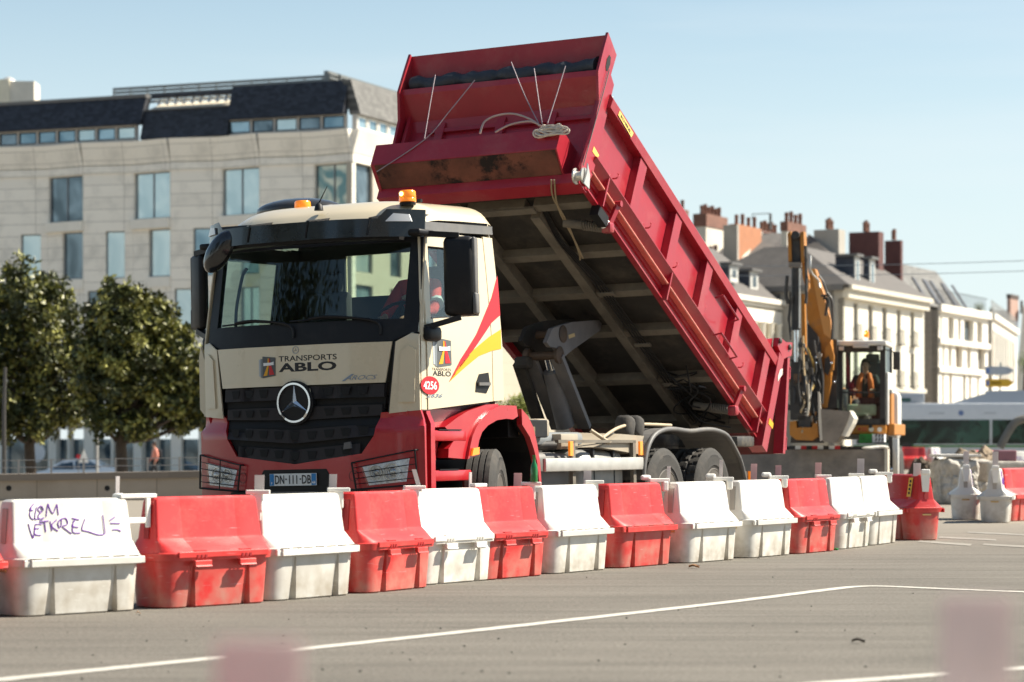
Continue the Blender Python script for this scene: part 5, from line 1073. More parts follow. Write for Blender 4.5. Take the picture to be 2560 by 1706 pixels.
# slate top storey: straight behind the folds
a22=R(21.5); dA=(math.cos(a22),-math.sin(a22)); s0=seg[-1]
def along(px,back=0):
    P_=(cor[0]+math.sin(a22)*(.55+back),cor[1]+math.cos(a22)*(.55+back)); k=(px-CX)/F; t=(k*P_[1]-P_[0])/(-dA[0]+k*dA[1]); return t,P_
def top_piece(px0,px1,z0,z1,name,m,lean0=0,lean1=0,th=.5):
    t0,P_=along(px0); t1,_=along(px1); B=N(); L_=t0-t1
    hexa(B,[(0,lean0,z0),(L_,lean0,z0),(L_,th+lean0,z0),(0,th+lean0,z0),(0,lean1,z1),(L_,lean1,z1),(L_,th+lean1,z1),(0,th+lean1,z1)])
    return obj(name,B,m,OB,loc=(P_[0]-dA[0]*t0-cor[0],P_[1]-dA[1]*t0-cor[1],1.1),rz=-a22),L_
top_piece(-140,362,17.25,18.68,'slate_roof',SLATE,-.5,.15); top_piece(-140,362,18.68,18.85,'roof_edge',GREYP,.1,.1)
top_piece(362,578,16.45,17.95,'slate_roof',SLATE,-.5,-.02); top_piece(578,868,17.22,18.95,'slate_roof',SLATE,-.5,.15)
top_piece(364,576,17.95,18.02,'roof_edge',GREYP,-.1,-.1,2.4); top_piece(364,576,18.68,18.88,'roof_edge',SLATE,.6,.6,.3); top_piece(370,576,18.03,18.55,'terrace_panels',clad('terrace_slats',(.70,.62,.48),3,.35,.03,(.2,.18,.14),0,.1),.1,1.6,.1)
for q in range(9): top_piece(380+q*21,386+q*21,18.3,18.62+.02*(q%3),'terrace_post',ALU,.5,.7,.1)
top_piece(366,576,18.55,18.62,'terrace_rail',WHITE,.8,.8,.1); top_piece(364,576,18.9,19.0,'roof_edge',GREYP,2.0,2.0,.3)
def strip(px0,px1,n_):
    t0,P_=along(px0); t1,_=along(px1); L_=t0-t1; w_=L_/n_
    wall('top_storey',(P_[0]-dA[0]*t0-math.sin(a22)*.2,P_[1]-dA[1]*t0-math.cos(a22)*.2),dA,L_,16.41,17.25,[(round(i*w_+.06,3),round((i+1)*w_-.06,3),16.55,17.17,0) for i in range(n_)],mat('pale_mullion',(.45,.42,.38),.5) if 'pale_mullion' not in D.materials else D.materials['pale_mullion'],OB,.25,.1,frame=BLK,pane=PANES[1:])
strip(-140,346,10); strip(575,868,5)
SCR=mat('screen_grey',(.20,.205,.195),.5,.2)
# louvred screen on the roof
t0,P_=along(282,2.5); t1,_=along(850,2.5); L_=t0-t1; B=N()
for k in range(5): box2(B,(0,0,18.75+.19*k),(L_,.06,18.89+.19*k))
for k in range(14): x_=L_*k/13; box2(B,(x_-.03,.065,18.7),(x_+.03,.13,19.6))
obj('roof_screen',B,SCR,OB,loc=(P_[0]-dA[0]*t0-cor[0],P_[1]-dA[1]*t0-cor[1],1.1),rz=-a22)
# lit end face
dB=(math.sin(R(23.4)),math.cos(R(23.4))); wins=[]
for z0_,z1_ in ((12.45,14.8),(9.5,11.9),(6.57,8.87),(3.3,5.6)):
    for s_ in (.35,4.2,8.4,12.6,17.0,21,24.5): wins.append((s_,s_+(1.9 if s_<1 else 1.3),z0_,z1_,0))
wall('end_wall',cor,dB,30,-1.1+1.1,15.2,wins,clad('lit_cladding',(.52,.465,.375),.62,2.2,.010,(.4,.36,.29),0,.03),OB,pane=PANES)  # lit copy of the front cladding, colour lowered to offset the sun
B=N(); hexa(B,[(0,-.05,15.26),(30,-.05,15.26),(30,.3,15.26),(0,.3,15.26),(0,-.38,16.4),(30,-.38,16.4),(30,.3,16.4),(0,.3,16.4)]); box2(B,(0,-.06,14.83),(30,0,15.22)); obj('parapet_band',B,BAND,OB,loc=(0,0,1.1),rz=math.atan2(dB[1],dB[0]))
B=N(); hexa(B,[(0,-.1,17.22),(30,-.1,17.22),(30,.5,17.22),(0,.5,17.22),(0,.45,18.95),(30,.45,18.95),(30,.9,18.95),(0,.9,18.95)]); obj('slate_roof',B,SLATEG,OB,loc=(.3,.5,1.1),rz=math.atan2(dB[1],dB[0]))
wall('top_storey',(cor[0]+.2,cor[1]+.5),dB,29,16.41,17.22,[(round(.2+1.15*i,3),round(1.15*(i+1),3),16.55,17.15,0) for i in range(24)],D.materials['pale_mullion'],OB,.25,.1,frame=WHITE,pane=[PANES[3],PANES[1]])
B=N(); box2(B,(0,0,18.95),(.25,12,19.7)); 
for k in range(4): box2(B,(.3,0,18.9+.2*k),(.36,10,19.0+.2*k))
obj('roof_screen',B,SCR,OB,loc=(-1.6,2.9,1.1),rz=-R(23.4))
B=N(); box2(B,(0,0,19.0),(6,5,20.1)); obj('roof_plant_room',B,BAND,OB,loc=(2.6,9.5,1.1),rz=-R(23.4))
B=N(); hexa(B,[Vector(q)-Vector((cor[0],cor[1],-1.1)) for q in [(cor[0]+.2,cor[1]+.6,z) if k==0 else (seg[-1][0],seg[-1][1]+.6,z) if k==1 else (seg[-1][0]+11,seg[-1][1]+28,z) if k==2 else (cor[0]+11.6,cor[1]+27,z) for z in (16.2,16.4) for k in range(4)]]); obj('flat_roof',B,GREYP,OB)
# block with a domed vent far left on the skyline
B=N(); p=P(20,235,150); bx(B,(p.x-1.6,150,p.z-3.3),(4.6,6,7.5)); FB=obj('rooftop_block',B,mat('sunny_render',(.74,.66,.5),.8,var=.1,vs=.6)); tag(FB,'sunlit pale block with a domed metal vent, on the skyline far left','building')
B=N(); q=P(22,205,149); lathe(B,[(.55,-.55),(.55,-.1),(.62,-.08),(.55,.12),(.3,.4),(.08,.5),(0,.52)],20,Matrix.Translation((q.x,149,q.z-.2))@Matrix.Rotation(R(-90),4,'Y')); obj('vent_dome',B,ALU,FB,50)
B=N(); q=P(60,225,148); bx(B,(q.x,148,q.z-.6),(1.6,1.8,2.0)); obj('stair_head',B,PLAST,FB)
# --- quay wall, railing and street behind it on the left
WL=clad('quay_stone',(.31,.265,.21),.45,1.15,.010,(.16,.13,.1),.35,.10,.85,dirt=(.22,.18,.13),da=.6)
w0=P(-160,1189,46.3); w1=P(1150,1167,48.6); L_=(w1-w0).xy.length if hasattr((w1-w0),'xy') else 1; B=N()
za=w0.z; zb_=w1.z; hexa(B,[(0,0,-.9),(L_,0,-.9),(L_,.6,-.9),(0,.6,-.9),(0,0,za-.13),(L_,0,zb_-.13),(L_,.6,zb_-.13),(0,.6,za-.13)])
QW=obj('quay_wall',B,WL,None,loc=(w0.x,w0.y,0),rz=math.atan2(w1.y-w0.y,w1.x-w0.x)); tag(QW,'low stone block quay wall with round drain holes, behind the barriers on the left','wall')
B=N(); hexa(B,[(0,-.05,za-.13),(L_,-.05,zb_-.13),(L_,.65,zb_-.13),(0,.65,za-.13),(0,-.05,za),(L_,-.05,zb_),(L_,.65,zb_),(0,.65,za)]); obj('coping',B,clad('quay_coping',(.17,.14,.11),2,1.1,.012,(.2,.16,.12),0,.15,.8),QW)
B=N()
for px in (22,268): t_,z_=hitw((w0.x,w0.y),((w1-w0).normalized().x,(w1-w0).normalized().y),px,1221); lathe(B,[(.055,0),(.05,-.008),(0,-.008)],20,Matrix.Translation((t_,.002,z_))@Matrix.Rotation(R(90),4,'Z'))
obj('drain_hole',B,DARK,QW)
B=N()
for i in range(18):
    x_=.3+i*.62; z_=za+(zb_-za)*x_/L_; box2(B,(x_,.2,z_),(x_+.035,.235,z_+.28)); 
    if i<17:
        for dz in (.12,.26): box2(B,(x_+.035,.21,z_+dz),(x_+.62,.225,z_+dz+.014))
tag(obj('railing',B,mat('grey_rail',(.33,.31,.28),.5),None,loc=(w0.x,w0.y,0),rz=QW.rotation_euler[2]),'low grey steel railing on top of the quay wall','railing')
# parked car
def car(loc,rz,label):
    r=empty('parked_car',label,'car',loc,rz); pm=mat('silver_car_paint',(.55,.57,.62),.25,.4,coat=.6); B=N()
    prof=[(-2.2,.35),(-2.22,.62),(-2.12,.80),(-1.55,.90),(-.75,1.36),(-.2,1.45),(.6,1.43),(1.35,1.05),(1.95,.98),(2.15,.80),(2.2,.4),(2.1,.28),(-2.1,.25)]
    a=[B.verts.new((x,-.86+(.16 if z>1.0 else 0),z)) for x,z in prof]; c=[B.verts.new((x,.86-(.16 if z>1.0 else 0),z)) for x,z in prof]; k=len(prof)
    for i in range(k): B.faces.new((a[i],a[(i+1)%k],c[(i+1)%k],c[i]))
    B.faces.new(a); B.faces.new(c[::-1]); obj('body',B,pm,r,40)
    for y in (-1,1):
        for q in ([(-1.30,.93),(-.70,1.30),(-.25,1.37),(-.15,.95)],[(-.08,.95),(-.15,1.38),(.55,1.36),(1.1,1.05),(1.0,.97)]):
            B=N(); sheet(B,q,lambda x,z,d=0,y=y:Vector((x,y*(.862-(max(0,z-.93)*.37)+d),z)),.012); obj('window',B,PANES[2],r)
    for x in (-1.35,1.35):
        for y in (-.82,.82): B=N(); lathe(B,[(0,-.09),(.31,-.09),(.31,.09),(0,.09)],20,Matrix.Translation((x,y,.31))@Matrix.Rotation(R(90),4,'Z')); obj('wheel',B,RUB,r,40)
    for x,m_ in ((-2.19,WHITE),(2.17,REDD)):
        for y in (-.65,.65): B=N(); bx(B,(x,y,.72),(.08,.3,.12),.02); obj('headlight' if x<0 else 'tail_light',B,m_,r)
    return r
pc=P(205,1147,117); car((pc.x,117,pc.z-1.45),R(-6),'silver hatchback parked behind the quay wall railing, below the trees')
# pedestrian
pp=P(388,1108,104); gp_=gz(pp.x,104); M=Matrix.Translation((pp.x,104,gp_))@Matrix.Rotation(R(-70),4,'Z')
hh=pp.z-gp_
person('person in a coral top and black trousers walking past the shop fronts',dict(pelvis=(0,0,.95),neck=(0,-.02,1.47),head=(0,-.05,1.63),shL=(.19,0,1.40),shR=(-.19,0,1.40),elL=(.25,.05,1.12),elR=(-.25,-.04,1.12),wrL=(.25,-.05,.90),wrR=(-.25,-.18,.93),hipL=(.09,0,.90),hipR=(-.09,0,.90),knL=(.10,-.18,.50),knR=(-.10,.06,.50),anL=(.10,-.10,.09),anR=(-.10,.30,.13)),M,mat('coral_shirt',(.75,.28,.20),.8),legs=BLKC)
B=N(); bx(B,(.05,.19,1.22),(.30,.18,.42),.06); pb2=obj('backpack',B,BLKC,None,50); pb2.matrix_world=M; tag(pb2,'dark backpack on the shoulders of the walking person','backpack')
# signs on the left
B=N(); p=P(210,1124,98); tube(B,[(0,0,-.3),(0,0,1.2)],.03,8); ts=obj('road_sign',B,GREYP,None,loc=(p.x,98,p.z-1.2)); tag(ts,'white triangular sign on a post behind the quay wall','sign')
B=N(); sheet(B,[(-.2,.66),(.2,.66),(.0,1.2)],lambda x,z,d=0:Vector((x,-.05-d,z)),.02); obj('sign_face',B,WHITE,ts)
B=N(); p=P(196,1142,97); tube(B,[(0,0,-.8),(0,0,-.1)],.02,6); rs=obj('round_sign',B,GREYP,None,loc=(p.x,97,p.z)); tag(rs,'small round red sign left of the white triangular one','sign'); B=N(); lathe(B,[(0,0),(.09,0),(.09,.02),(0,.02)],20,Matrix.Rotation(R(-90),4,'Z')); obj('sign_face',B,REDD,rs)
B=N(); p=P(243,1180,90); tube(B,[(0,0,-.8),(0,0,1.6)],.05,8); tube(B,[(0,0,1.6),(0,0,1.7)],.08,8); tag(obj('street_post',B,mat('post_grey',(.4,.38,.35),.6),None,loc=(p.x,90,p.z)),'pale grey post between the two trees','post')
B=N(); p=P(92,1132,119.5); M=Matrix.Translation((0,0,0))@Matrix.Rotation(R(-90),4,'Z'); lathe(B,[(0,0),(.48,0),(.48,.06),(0,.06)],32,M); rd=obj('shop_sign',B,mat('pale_sign',(.6,.62,.63),.5),None,loc=(p.x,119.2,p.z)); tag(rd,'round pale shop sign on the dark shop front behind the left tree','sign')
# ---------------------------------------------------------------- trees
LEAF=[mat('magnolia_leaf_dark',(.042,.050,.011),.5,var=.5,vs=3,spec=.45),mat('magnolia_leaf_glint',(.215,.21,.045),.46,var=.5,vs=3,spec=.6)]; BARK=mat('bark',(.07,.052,.038),.9,var=.3,vs=6,bump=.5,bs=14)  # lighter leaves paint sun glints and highlights into the crowns
def tree(label,base,Y,trunk_px,blobs,nleaf,seed,size=.185):
    random.seed(seed); s=F/Y; g0=gz((trunk_px-CX)/F*Y,Y); X0=(trunk_px-CX)/F*Y; r=empty('magnolia_tree',label,'tree',(X0,Y,g0),group='magnolia trees in front of the office block')
    cs=[]; 
    for px,py,rr in blobs:
        p=P(px,py,Y); cs.append((Vector((p.x-X0,random.uniform(-.6,.6),p.z-g0)),rr/s))
    B=N(); zt=1.6; tube(B,[(0,0,-.2),(.02,0,.8),(-.03,0,zt),(.05,.1,zt+1.2),(0,.1,zt+2.6)],[.20,.16,.15,.12,.05],10)
    for c,rr in cs[::1]:
        st=Vector((0,0,min(max(1.75,c.z-.9-.2*abs(c.x)),zt+1.8))); c=st.lerp(c,.75); mid=st.lerp(c,.5)+Vector((random.uniform(-.1,.1),random.uniform(-.2,.2),-.15)); tube(B,spline([st,mid,c],4),[.07-.05*k/8 for k in range(9)],6)
    obj('trunk',B,BARK,r,60)
    tot=sum(rr**2 for _,rr in cs)
    for li,(m_,frac) in enumerate(((LEAF[0],.62),(LEAF[1],.38))):
        vs=[];fs=[]
        for c,rr in cs:
            sub=[(c+Vector((random.gauss(0,1),random.gauss(0,1),random.gauss(0,1))).normalized()*rr*random.choice([random.uniform(.3,.95),random.uniform(.8,1.25)]),rr*random.uniform(.14,.36)) for _ in range(int(12+rr*16))]
            n_=int(nleaf*frac*rr**2/tot)
            for _ in range(n_):
                sc_,sr=random.choice(sub); d=Vector((random.gauss(0,1),random.gauss(0,1),random.gauss(0,1))).normalized(); p=sc_+d*sr*random.uniform(.5,1.05)
                out=(d+Vector((0,0,.3))+Vector((random.uniform(-.6,.6),random.uniform(-.6,.6),random.uniform(-.4,.4)))).normalized(); t1=out.orthogonal().normalized(); t1=(t1*math.cos(q:=random.uniform(0,6.28))+out.cross(t1)*math.sin(q)); t2=out.cross(t1)
                ax=(t1*.8+out*.6).normalized(); L_=size*random.uniform(.7,1.2); w_=L_*.23; b0=len(vs)
                vs+=[p,p+ax*L_*.5+t2*w_+out*.01,p+ax*L_,p+ax*L_*.5-t2*w_+out*.01]; fs.append((b0,b0+1,b0+2,b0+3))
        me=D.meshes.new('crown'); me.from_pydata([tuple(v) for v in vs],[],fs); me.materials.append(m_); o=D.objects.new('crown',me); C.objects.link(o); o.parent=r
# trees
tree('broad glossy dark green magnolia at the left edge with pale lit leaves','a',70,76,[(60,690,38),(105,715,40),(30,740,50),(85,770,60),(150,745,32),(170,790,38),(-10,800,60),(60,850,75),(140,850,60),(-30,900,80),(50,940,85),(140,940,70),(200,930,40),(0,1020,70),(90,1030,60),(165,1020,50),(-90,850,90),(-100,960,90),(190,860,35),(20,1065,40),(110,1062,38),(170,1045,35),(-40,1010,70),(205,900,28),(210,985,28)],30000,1)
tree('spreading glossy dark green magnolia just left of the lorry cab','b',66,305,[(262,708,14),(278,738,28),(330,745,38),(300,785,55),(370,775,42),(405,810,40),(245,810,38),(330,850,75),(420,860,50),(465,835,22),(240,880,50),(290,930,75),(390,930,75),(470,920,50),(515,905,35),(230,960,45),(330,1010,65),(430,1000,60),(505,980,45),(545,940,30),(270,1060,34),(350,1065,36),(520,1040,26),(580,960,30),(225,1010,30),(430,1045,36),(330,1070,32),(480,1050,30),(210,905,22)],34000,2)
# young tree stem left
B=N(); p=P(10,1180,60); tube(B,[(0,0,-1),(.0,0,1.5),(.03,0,2.6)],[.06,.05,.04],8); tag(obj('lamp_post',B,mat('dark_post',(.05,.045,.04),.6),None,loc=(p.x,60,p.z)),'thin dark post at the far left edge, before the left tree','post')
# planter bush behind the cab
random.seed(9); vs=[];fs=[]; 
for px,py,rr in ((1262,1030,30),(1290,1012,24),(1312,1005,22),(1328,1020,22),(1300,1040,30),(1190,1035,30),(1220,1030,30)):
    c=P(px,py,64)
    for _ in range(500):
        d=Vector((random.gauss(0,1),random.gauss(0,1),random.gauss(0,1))).normalized(); p=c+d*rr/94*random.uniform(.5,1.1); a=Vector((random.gauss(0,1),random.gauss(0,1),random.gauss(0,1))).normalized(); b_=a.orthogonal().normalized(); k=len(vs); vs+=[p,p+a*.04+b_*.02,p+a*.09,p+a*.04-b_*.02]; fs.append((k,k+1,k+2,k+3))
me=D.meshes.new('planter_bush'); me.from_pydata([tuple(v) for v in vs],[],fs); me.materials.append(mat('yellow_green_leaf',(.22,.24,.04),.6,var=.3)); o=D.objects.new('planter_bush',me); C.objects.link(o); tag(o,'yellow-green bush in a planter behind the lorry cab','bush')
pl_=P(1260,1050,64); B=N(); bx(B,(pl_.x,64,(pl_.z)/2),(2.0,.8,pl_.z),.03); tag(obj('planter',B,GREYR),'long grey planter box holding the bush behind the cab','planter')
# ---------------------------------------------------------------- houses on the right
def house(label,P0,name='town_house',cat='house'): return empty(name,label,cat,loc=(P0[0],P0[1],0))
def loc_in(par,v): return Vector(v)-par.matrix_basis.translation
def quadslab(par,name,pts,m,th=.25):
    """thick slab from four world points"""
    p=[loc_in(par,q) for q in pts]; n_=(p[1]-p[0]).cross(p[3]-p[0]).normalized()*th; 
    if n_.z>0: n_=-n_
    B=N(); hexa(B,p+[q+n_ for q in p]); return obj(name,B,m,par)
def stack(par,pl,pc,pr,yt,yb,Y,mleft,npots=3,cap=TERRA,name='chimney',th=None,ang=26.6,capm=.5):
    """party-wall chimney: near corner at px pc, shaded face from pl, sunlit flank to pr"""
    d=(math.sin(R(ang)),math.cos(R(ang))); bk=(-d[1],d[0]); c=P(pc,yt,Y); zb=P(pc,yb,Y).z; s=F/Y
    w=(pc-pl)/(s*d[1]+(pc-CX)*d[0]/Y)*1.0; dp=(pr-pc)/max(1.,(s*d[0]-(pc-CX)*d[1]/Y)); B=N(); w=max(w,.3); dp=max(.3,min(dp,9))
    off=loc_in(par,(c.x,c.y,0)); an=math.atan2(d[1],d[0])
    box2(B,(0,0,zb),(dp,w,c.z)); o=obj(name,B,mleft,par,loc=off,rz=an)
    if cap: B=N(); box2(B,(-.05,-.05,c.z-capm),(dp+.05,w+.05,c.z-.001+.05)); obj('chimney_cap',B,cap,o)
    for k in range(npots):
        B=N(); x_=dp*(k+.5)/npots; lathe(B,[(.13,0),(.11,.35),(.13,.38),(.12,.55+.12*(k%2)),(0,.55+.12*(k%2))],10,Matrix.Translation((x_,w*.5,c.z+.05))@Matrix.Rotation(R(-90),4,'Y')); obj('chimney_pot',B,TERRA,o,50)
    return o
dr=(math.sin(R(26.6)),math.cos(R(26.6))); bk=(-dr[1],dr[0]); IR=mat('iron_railing',(.05,.05,.05),.6)
C3=((2108-CX)/F*130,130.); H3=house('cream rendered corner town house with tall windows, red party walls and slate roof',C3)
L3=14.7; wins=[pw(C3,dr,*q) for q in ((2134,2145,758,845),(2171,2182,764,850),(2206,2217,770,855),(2242,2252,776,862),(2276,2286,782,868),(2134,2145,872,950),(2171,2182,876,955),(2206,2217,880,960),(2242,2252,881,963),(2276,2286,884,966),(2240,2252,988,1030),(2274,2286,990,1030),(2206,2217,986,1030),(2171,2182,984,1030))]
wins=[(a,c,round({0:6.45,1:4.1,2:1.1}[k//5 if k<10 else 2],3),round({0:8.35,1:5.95,2:3.2}[k//5 if k<10 else 2],3),0) for k,(a,c,_,_) in enumerate(wins)]
za=hitw(C3,dr,2212,770)[1]; zb_=hitw(C3,dr,2212,856)[1]; zc=hitw(C3,dr,2247,881)[1]; zd=hitw(C3,dr,2247,963)[1]
wins=[(a,c,zb_,za,0) if k<5 else (a,c,zd,zc,0) if k<10 else (a,c,.6,hitw(C3,dr,2247,988)[1],0) for k,(a,c,_,_,_) in enumerate(wins)]
wall('street_wall',C3,dr,L3,0,8.9,wins,STONE,H3,.3,.25,frame=GREYP,pane=PANES[2])
an=math.atan2(dr[1],dr[0])
B=N(); box2(B,(-.1,-.35,8.9),(L3,.0,9.35)); box2(B,(-.15,-.55,9.35),(L3+.1,.0,9.6)); z5=hitw(C3,dr,2270,975)[1]; box2(B,(0,-.18,z5-.15),(L3,-.001,z5+.1)); obj('cornice',B,mat('cornice_stone',(.62,.57,.47),.8,var=.06),H3,rz=an)
for w_ in wins[:10]:
    B=N(); x0,x1=w_[0]-.12,w_[1]+.12
    for q in range(6): xx=x0+(x1-x0)*q/5; box2(B,(xx-.012,-.2,w_[2]),(xx+.012,-.176,w_[2]+.75))
    box2(B,(x0,-.21,w_[2]+.75),(x1,-.17,w_[2]+.79)); box2(B,(x0,-.3,w_[2]-.08),(x1,-.001,w_[2]-.02)); obj('window_railing',B,IR,H3,rz=an)
# shaded end wall, its shade put into the grey colour
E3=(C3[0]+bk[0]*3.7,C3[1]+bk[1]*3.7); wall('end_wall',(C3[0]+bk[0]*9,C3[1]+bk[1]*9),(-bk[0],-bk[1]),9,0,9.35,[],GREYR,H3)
B=N(); box2(B,(5.3,-.09,.0),(5.42,-.001,9.2)); box2(B,(8.2,-.14,0),(8.42,-.001,9.3)); box2(B,(0,-.35,9.3),(9.1,0,9.58)); obj('drainpipe',B,GREYP,H3,loc=(bk[0]*9,bk[1]*9,0),rz=math.atan2(-bk[1],-bk[0]))
def W3(s_,b_,z): return (C3[0]+dr[0]*s_+bk[0]*b_,C3[1]+dr[1]*s_+bk[1]*b_,z)
quadslab(H3,'roof',[W3(-.3,-.4,9.6),W3(L3+.3,-.4,9.6),W3(L3+.1,3.4,12.0),W3(2.6,3.4,12.0)],ROOFG)
quadslab(H3,'roof',[W3(-.3,9.4,9.6),W3(-.3,-.4,9.6),W3(2.6,3.4,12.0),W3(2.6,5.5,12.0)],ROOFG)
stack(H3,2034,2097,2113,573,690,140,GREYR,3,None); stack(H3,2122,2197,2209,579,705,143,BRICKR,3,None); stack(H3,2212,2252,2257,601,712,147,BRICKR,2,None)
stack(H3,2035,2099,2100,640,700,138,BRICKR,0,None,'ridge_wall')
def dormer(par,pl,pc,pr,yt,yb,Y):
    o=stack(par,pl,pc,pr,yt,yb,Y,ROOFD,0,None,'dormer'); d=dr; c=P(pc,yt,Y); zb=P(pc,yb,Y).z; s=F/Y; dp=max(.3,(pr-pc)/max(1.,(s*d[0]-(pc-CX)*d[1]/Y))); off=loc_in(par,(c.x,c.y,0)); an=math.atan2(d[1],d[0])
    B=N(); box2(B,(0,-.08,zb),(dp,-.002,c.z)); f=obj('dormer_front',B,mat('dormer_paint',(.55,.54,.5),.6) if 'dormer_paint' not in D.materials else D.materials['dormer_paint'],o)
    B=N(); box2(B,(dp*.25,-.1,zb+.25),(dp*.75,-.081,c.z-.25)); obj('dormer_window',B,PANES[2],f)
    B=N(); box2(B,(-.2,-.25,c.z),(dp+.2,(pc-pl)/s,c.z+.14)); obj('dormer_roof',B,GREYP,o); return o
dormer(H3,2088,2135,2146,641,722,133); dormer(H3,2158,2172,2184,648,718,135.5)
# steep slate tent roof behind the arm
B=N(); ap_=P(2022,585,141); a,b_,c,d=[P(x,y,Y_) for x,y,Y_ in ((1935,712,138),(2098,655,138),(2120,650,146),(1935,700,146))]
v=[B.verts.new(loc_in(H3,q)) for q in (ap_,a,b_,c,d)]
for f in ((0,1,2),(0,2,3),(0,3,4),(0,4,1),(1,4,3,2)): B.faces.new([v[i] for i in f])
obj('tent_roof',B,ROOFG,H3)
# pale house with a pediment nearer the lorry
A1_=E3; n1=(-dr[0],-dr[1]); H1=house('pale pedimented town house with dormers, just right of the raised lorry body',A1_)
S1=(A1_[0]+n1[0]*16,A1_[1]+n1[1]*16); zf=lambda px,py:hitw(S1,dr,px,py)[1]; wins=[pw(S1,dr,*q) for q in ((1884,1893,822,905),(1908,1917,826,905),(1930,1938,830,905),(1862,1871,820,905),(1840,1850,818,905))]
zt=zf(1912,826); wins=[(a,c,1.5,zt,0) for a,c,_,_ in wins]
wall('street_wall',S1,dr,16,0,8.4,wins,STONE,H1,.3,.3,frame=GREYP,pane=PANES[2])
z1=zf(1912,771+6); z2=zf(1912,808); B=N(); box2(B,(0,-.25,z2),(15.9,-.001,z1)); box2(B,(0,-.5,z1+.35),(15.9,-.001,z1+.6)); box2(B,(0,-.3,z1+.12),(15.9,-.001,z1+.3)); obj('frieze',B,WLAT,H1,loc=loc_in(H1,(S1[0],S1[1],0)),rz=an)
for i in range(7):
    B=N(); lathe(B,[(.26,0),(.22,.3),(.2,z2-1.2),(.26,z2-1.0)],14,Matrix.Translation((15.3-1.25*i,-.25,1))@Matrix.Rotation(R(-90),4,'Y')); obj('column',B,STONE,H1,50,loc=loc_in(H1,(S1[0],S1[1],0)),rz=an)
def W1(s_,b_,z): return (S1[0]+dr[0]*s_+bk[0]*b_,S1[1]+dr[1]*s_+bk[1]*b_,z)
zr=z1+.62; quadslab(H1,'roof',[W1(0,-.3,zr),W1(15.9,-.3,zr),W1(15.9,3.6,zr+2.9),W1(0,3.6,zr+2.9)],ROOFG); quadslab(H1,'roof',[W1(0,3.6,zr+2.9),W1(15.9,3.6,zr+2.9),W1(15.9,7.5,zr+4.4),W1(0,7.5,zr+4.4)],ROOFG)
dormer(H1,1845,1873,1892,678,728,129); dormer(H1,1800,1822,1842,662,705,126)
# roofscape further back
H0=house('cluster of slate roofs and plastered chimney walls behind the excavator arm',(8,146),'roofscape','house')
quadslab(H0,'roof',[P(1800,745,140),P(2010,712,140),P(1965,583,150),P(1905,583,150)],ROOFG,.6); quadslab(H0,'roof',[P(1720,700,146),P(1880,690,146),P(1846,585,152),P(1812,628,152)],ROOFG,.6)
B=N(); box2(B,loc_in(H0,P(1780,745,150)),loc_in(H0,P(1990,690,158))); obj('wall',B,GREYR,H0)
stack(H0,1735,1765,1818,536,665,151,PLAST,6,TERRA,capm=.75); stack(H0,1823,1844,1905,560,700,145,BRICKO,4,None); stack(H0,1953,1968,2014,556,700,139,PLAST,4,TERRA,capm=.5); stack(H0,1895,1905,1948,577,600,152,TERRA,5,None); stack(H0,1690,1702,1722,522,640,153,TERRA,1,None); stack(H0,1770,1778,1800,640,700,144,TERRA,2,None); stack(H0,1808,1843,1845,562,700,144.6,GREYR,0,None,'party_wall')
quadslab(H0,'verge',[P(1844,660,144.4),P(1850,660,144.4),P(1908,580,150),P(1902,578,150)],PLAST,.4); dormer(H0,1912,1952,1960,628,690,141); quadslab(H0,'roof',[P(1850,672,143),P(1905,678,143),P(1900,650,146),P(1872,640,146)],ROOFG,.3)
B=N(); a=P(1926,535,150); b_=P(1926,575,150); tube(B,[loc_in(H0,b_),loc_in(H0,a)],.09,6); tube(B,[loc_in(H0,P(1880,536,150)),loc_in(H0,P(1926,534,150))],.03,5); tube(B,[loc_in(H0,P(1880,536,150)),loc_in(H0,P(1880,548,150))],.02,5); obj('roof_aerial',B,GREYP,H0)
# white gridded apartment building
C4=((2345-CX)/F*148,148.); H4=house('white concrete apartment building with a grid of tall openings and slate mansard',C4,'apartment_building','building')
g4=[]; 
for q in ((2351,2355,793,845),(2371,2385,793,852),(2395,2402,797,850),(2410,2434,798,855),(2443,2456,804,858)): g4.append((q,0))
for q in ((2356,2361,863,915),(2371,2379,864,918),(2389,2406,866,920),(2417,2427,870,922),(2444,2462,872,926)): g4.append((q,1))
for q in ((2355,2360,935,1010),(2373,2380,936,1010),(2407,2414,938,1010),(2422,2428,938,1010),(2442,2447,938,1010)): g4.append((q,2))
zz=[(hitw(C4,dr,2400,797)[1],hitw(C4,dr,2400,851)[1]),(hitw(C4,dr,2400,866)[1],hitw(C4,dr,2400,920)[1]),(hitw(C4,dr,2400,937)[1],.8)]
wins=[(a,c,zz[k][1],zz[k][0],0) for (q,k) in g4 for a,c,_,_ in [pw(C4,dr,*q)]]
L4=hitw(C4,dr,2470,800)[0]; zt4=hitw(C4,dr,2400,784)[1]
wall('street_wall',C4,dr,L4,0,zt4,wins,WLAT,H4,.4,.35,frame=mat('beige_frame',(.36,.31,.24),.6),pane=[PANES[2],mat('curtain_beige',(.34,.28,.22),.7),mat('curtain_grey',(.28,.27,.25),.7)])
B=N(); box2(B,(-.05,-.25,zt4-.1),(L4+.1,-.001,zt4+.35)); zm=hitw(C4,dr,2400,859)[1]; box2(B,(-.05,-.2,zm-.18),(L4,-.001,zm+.18)); zm=hitw(C4,dr,2400,929)[1]; box2(B,(-.05,-.15,zm-.15),(L4*.88,-.001,zm+.15)); obj('floor_band',B,WLAT,H4,rz=an)
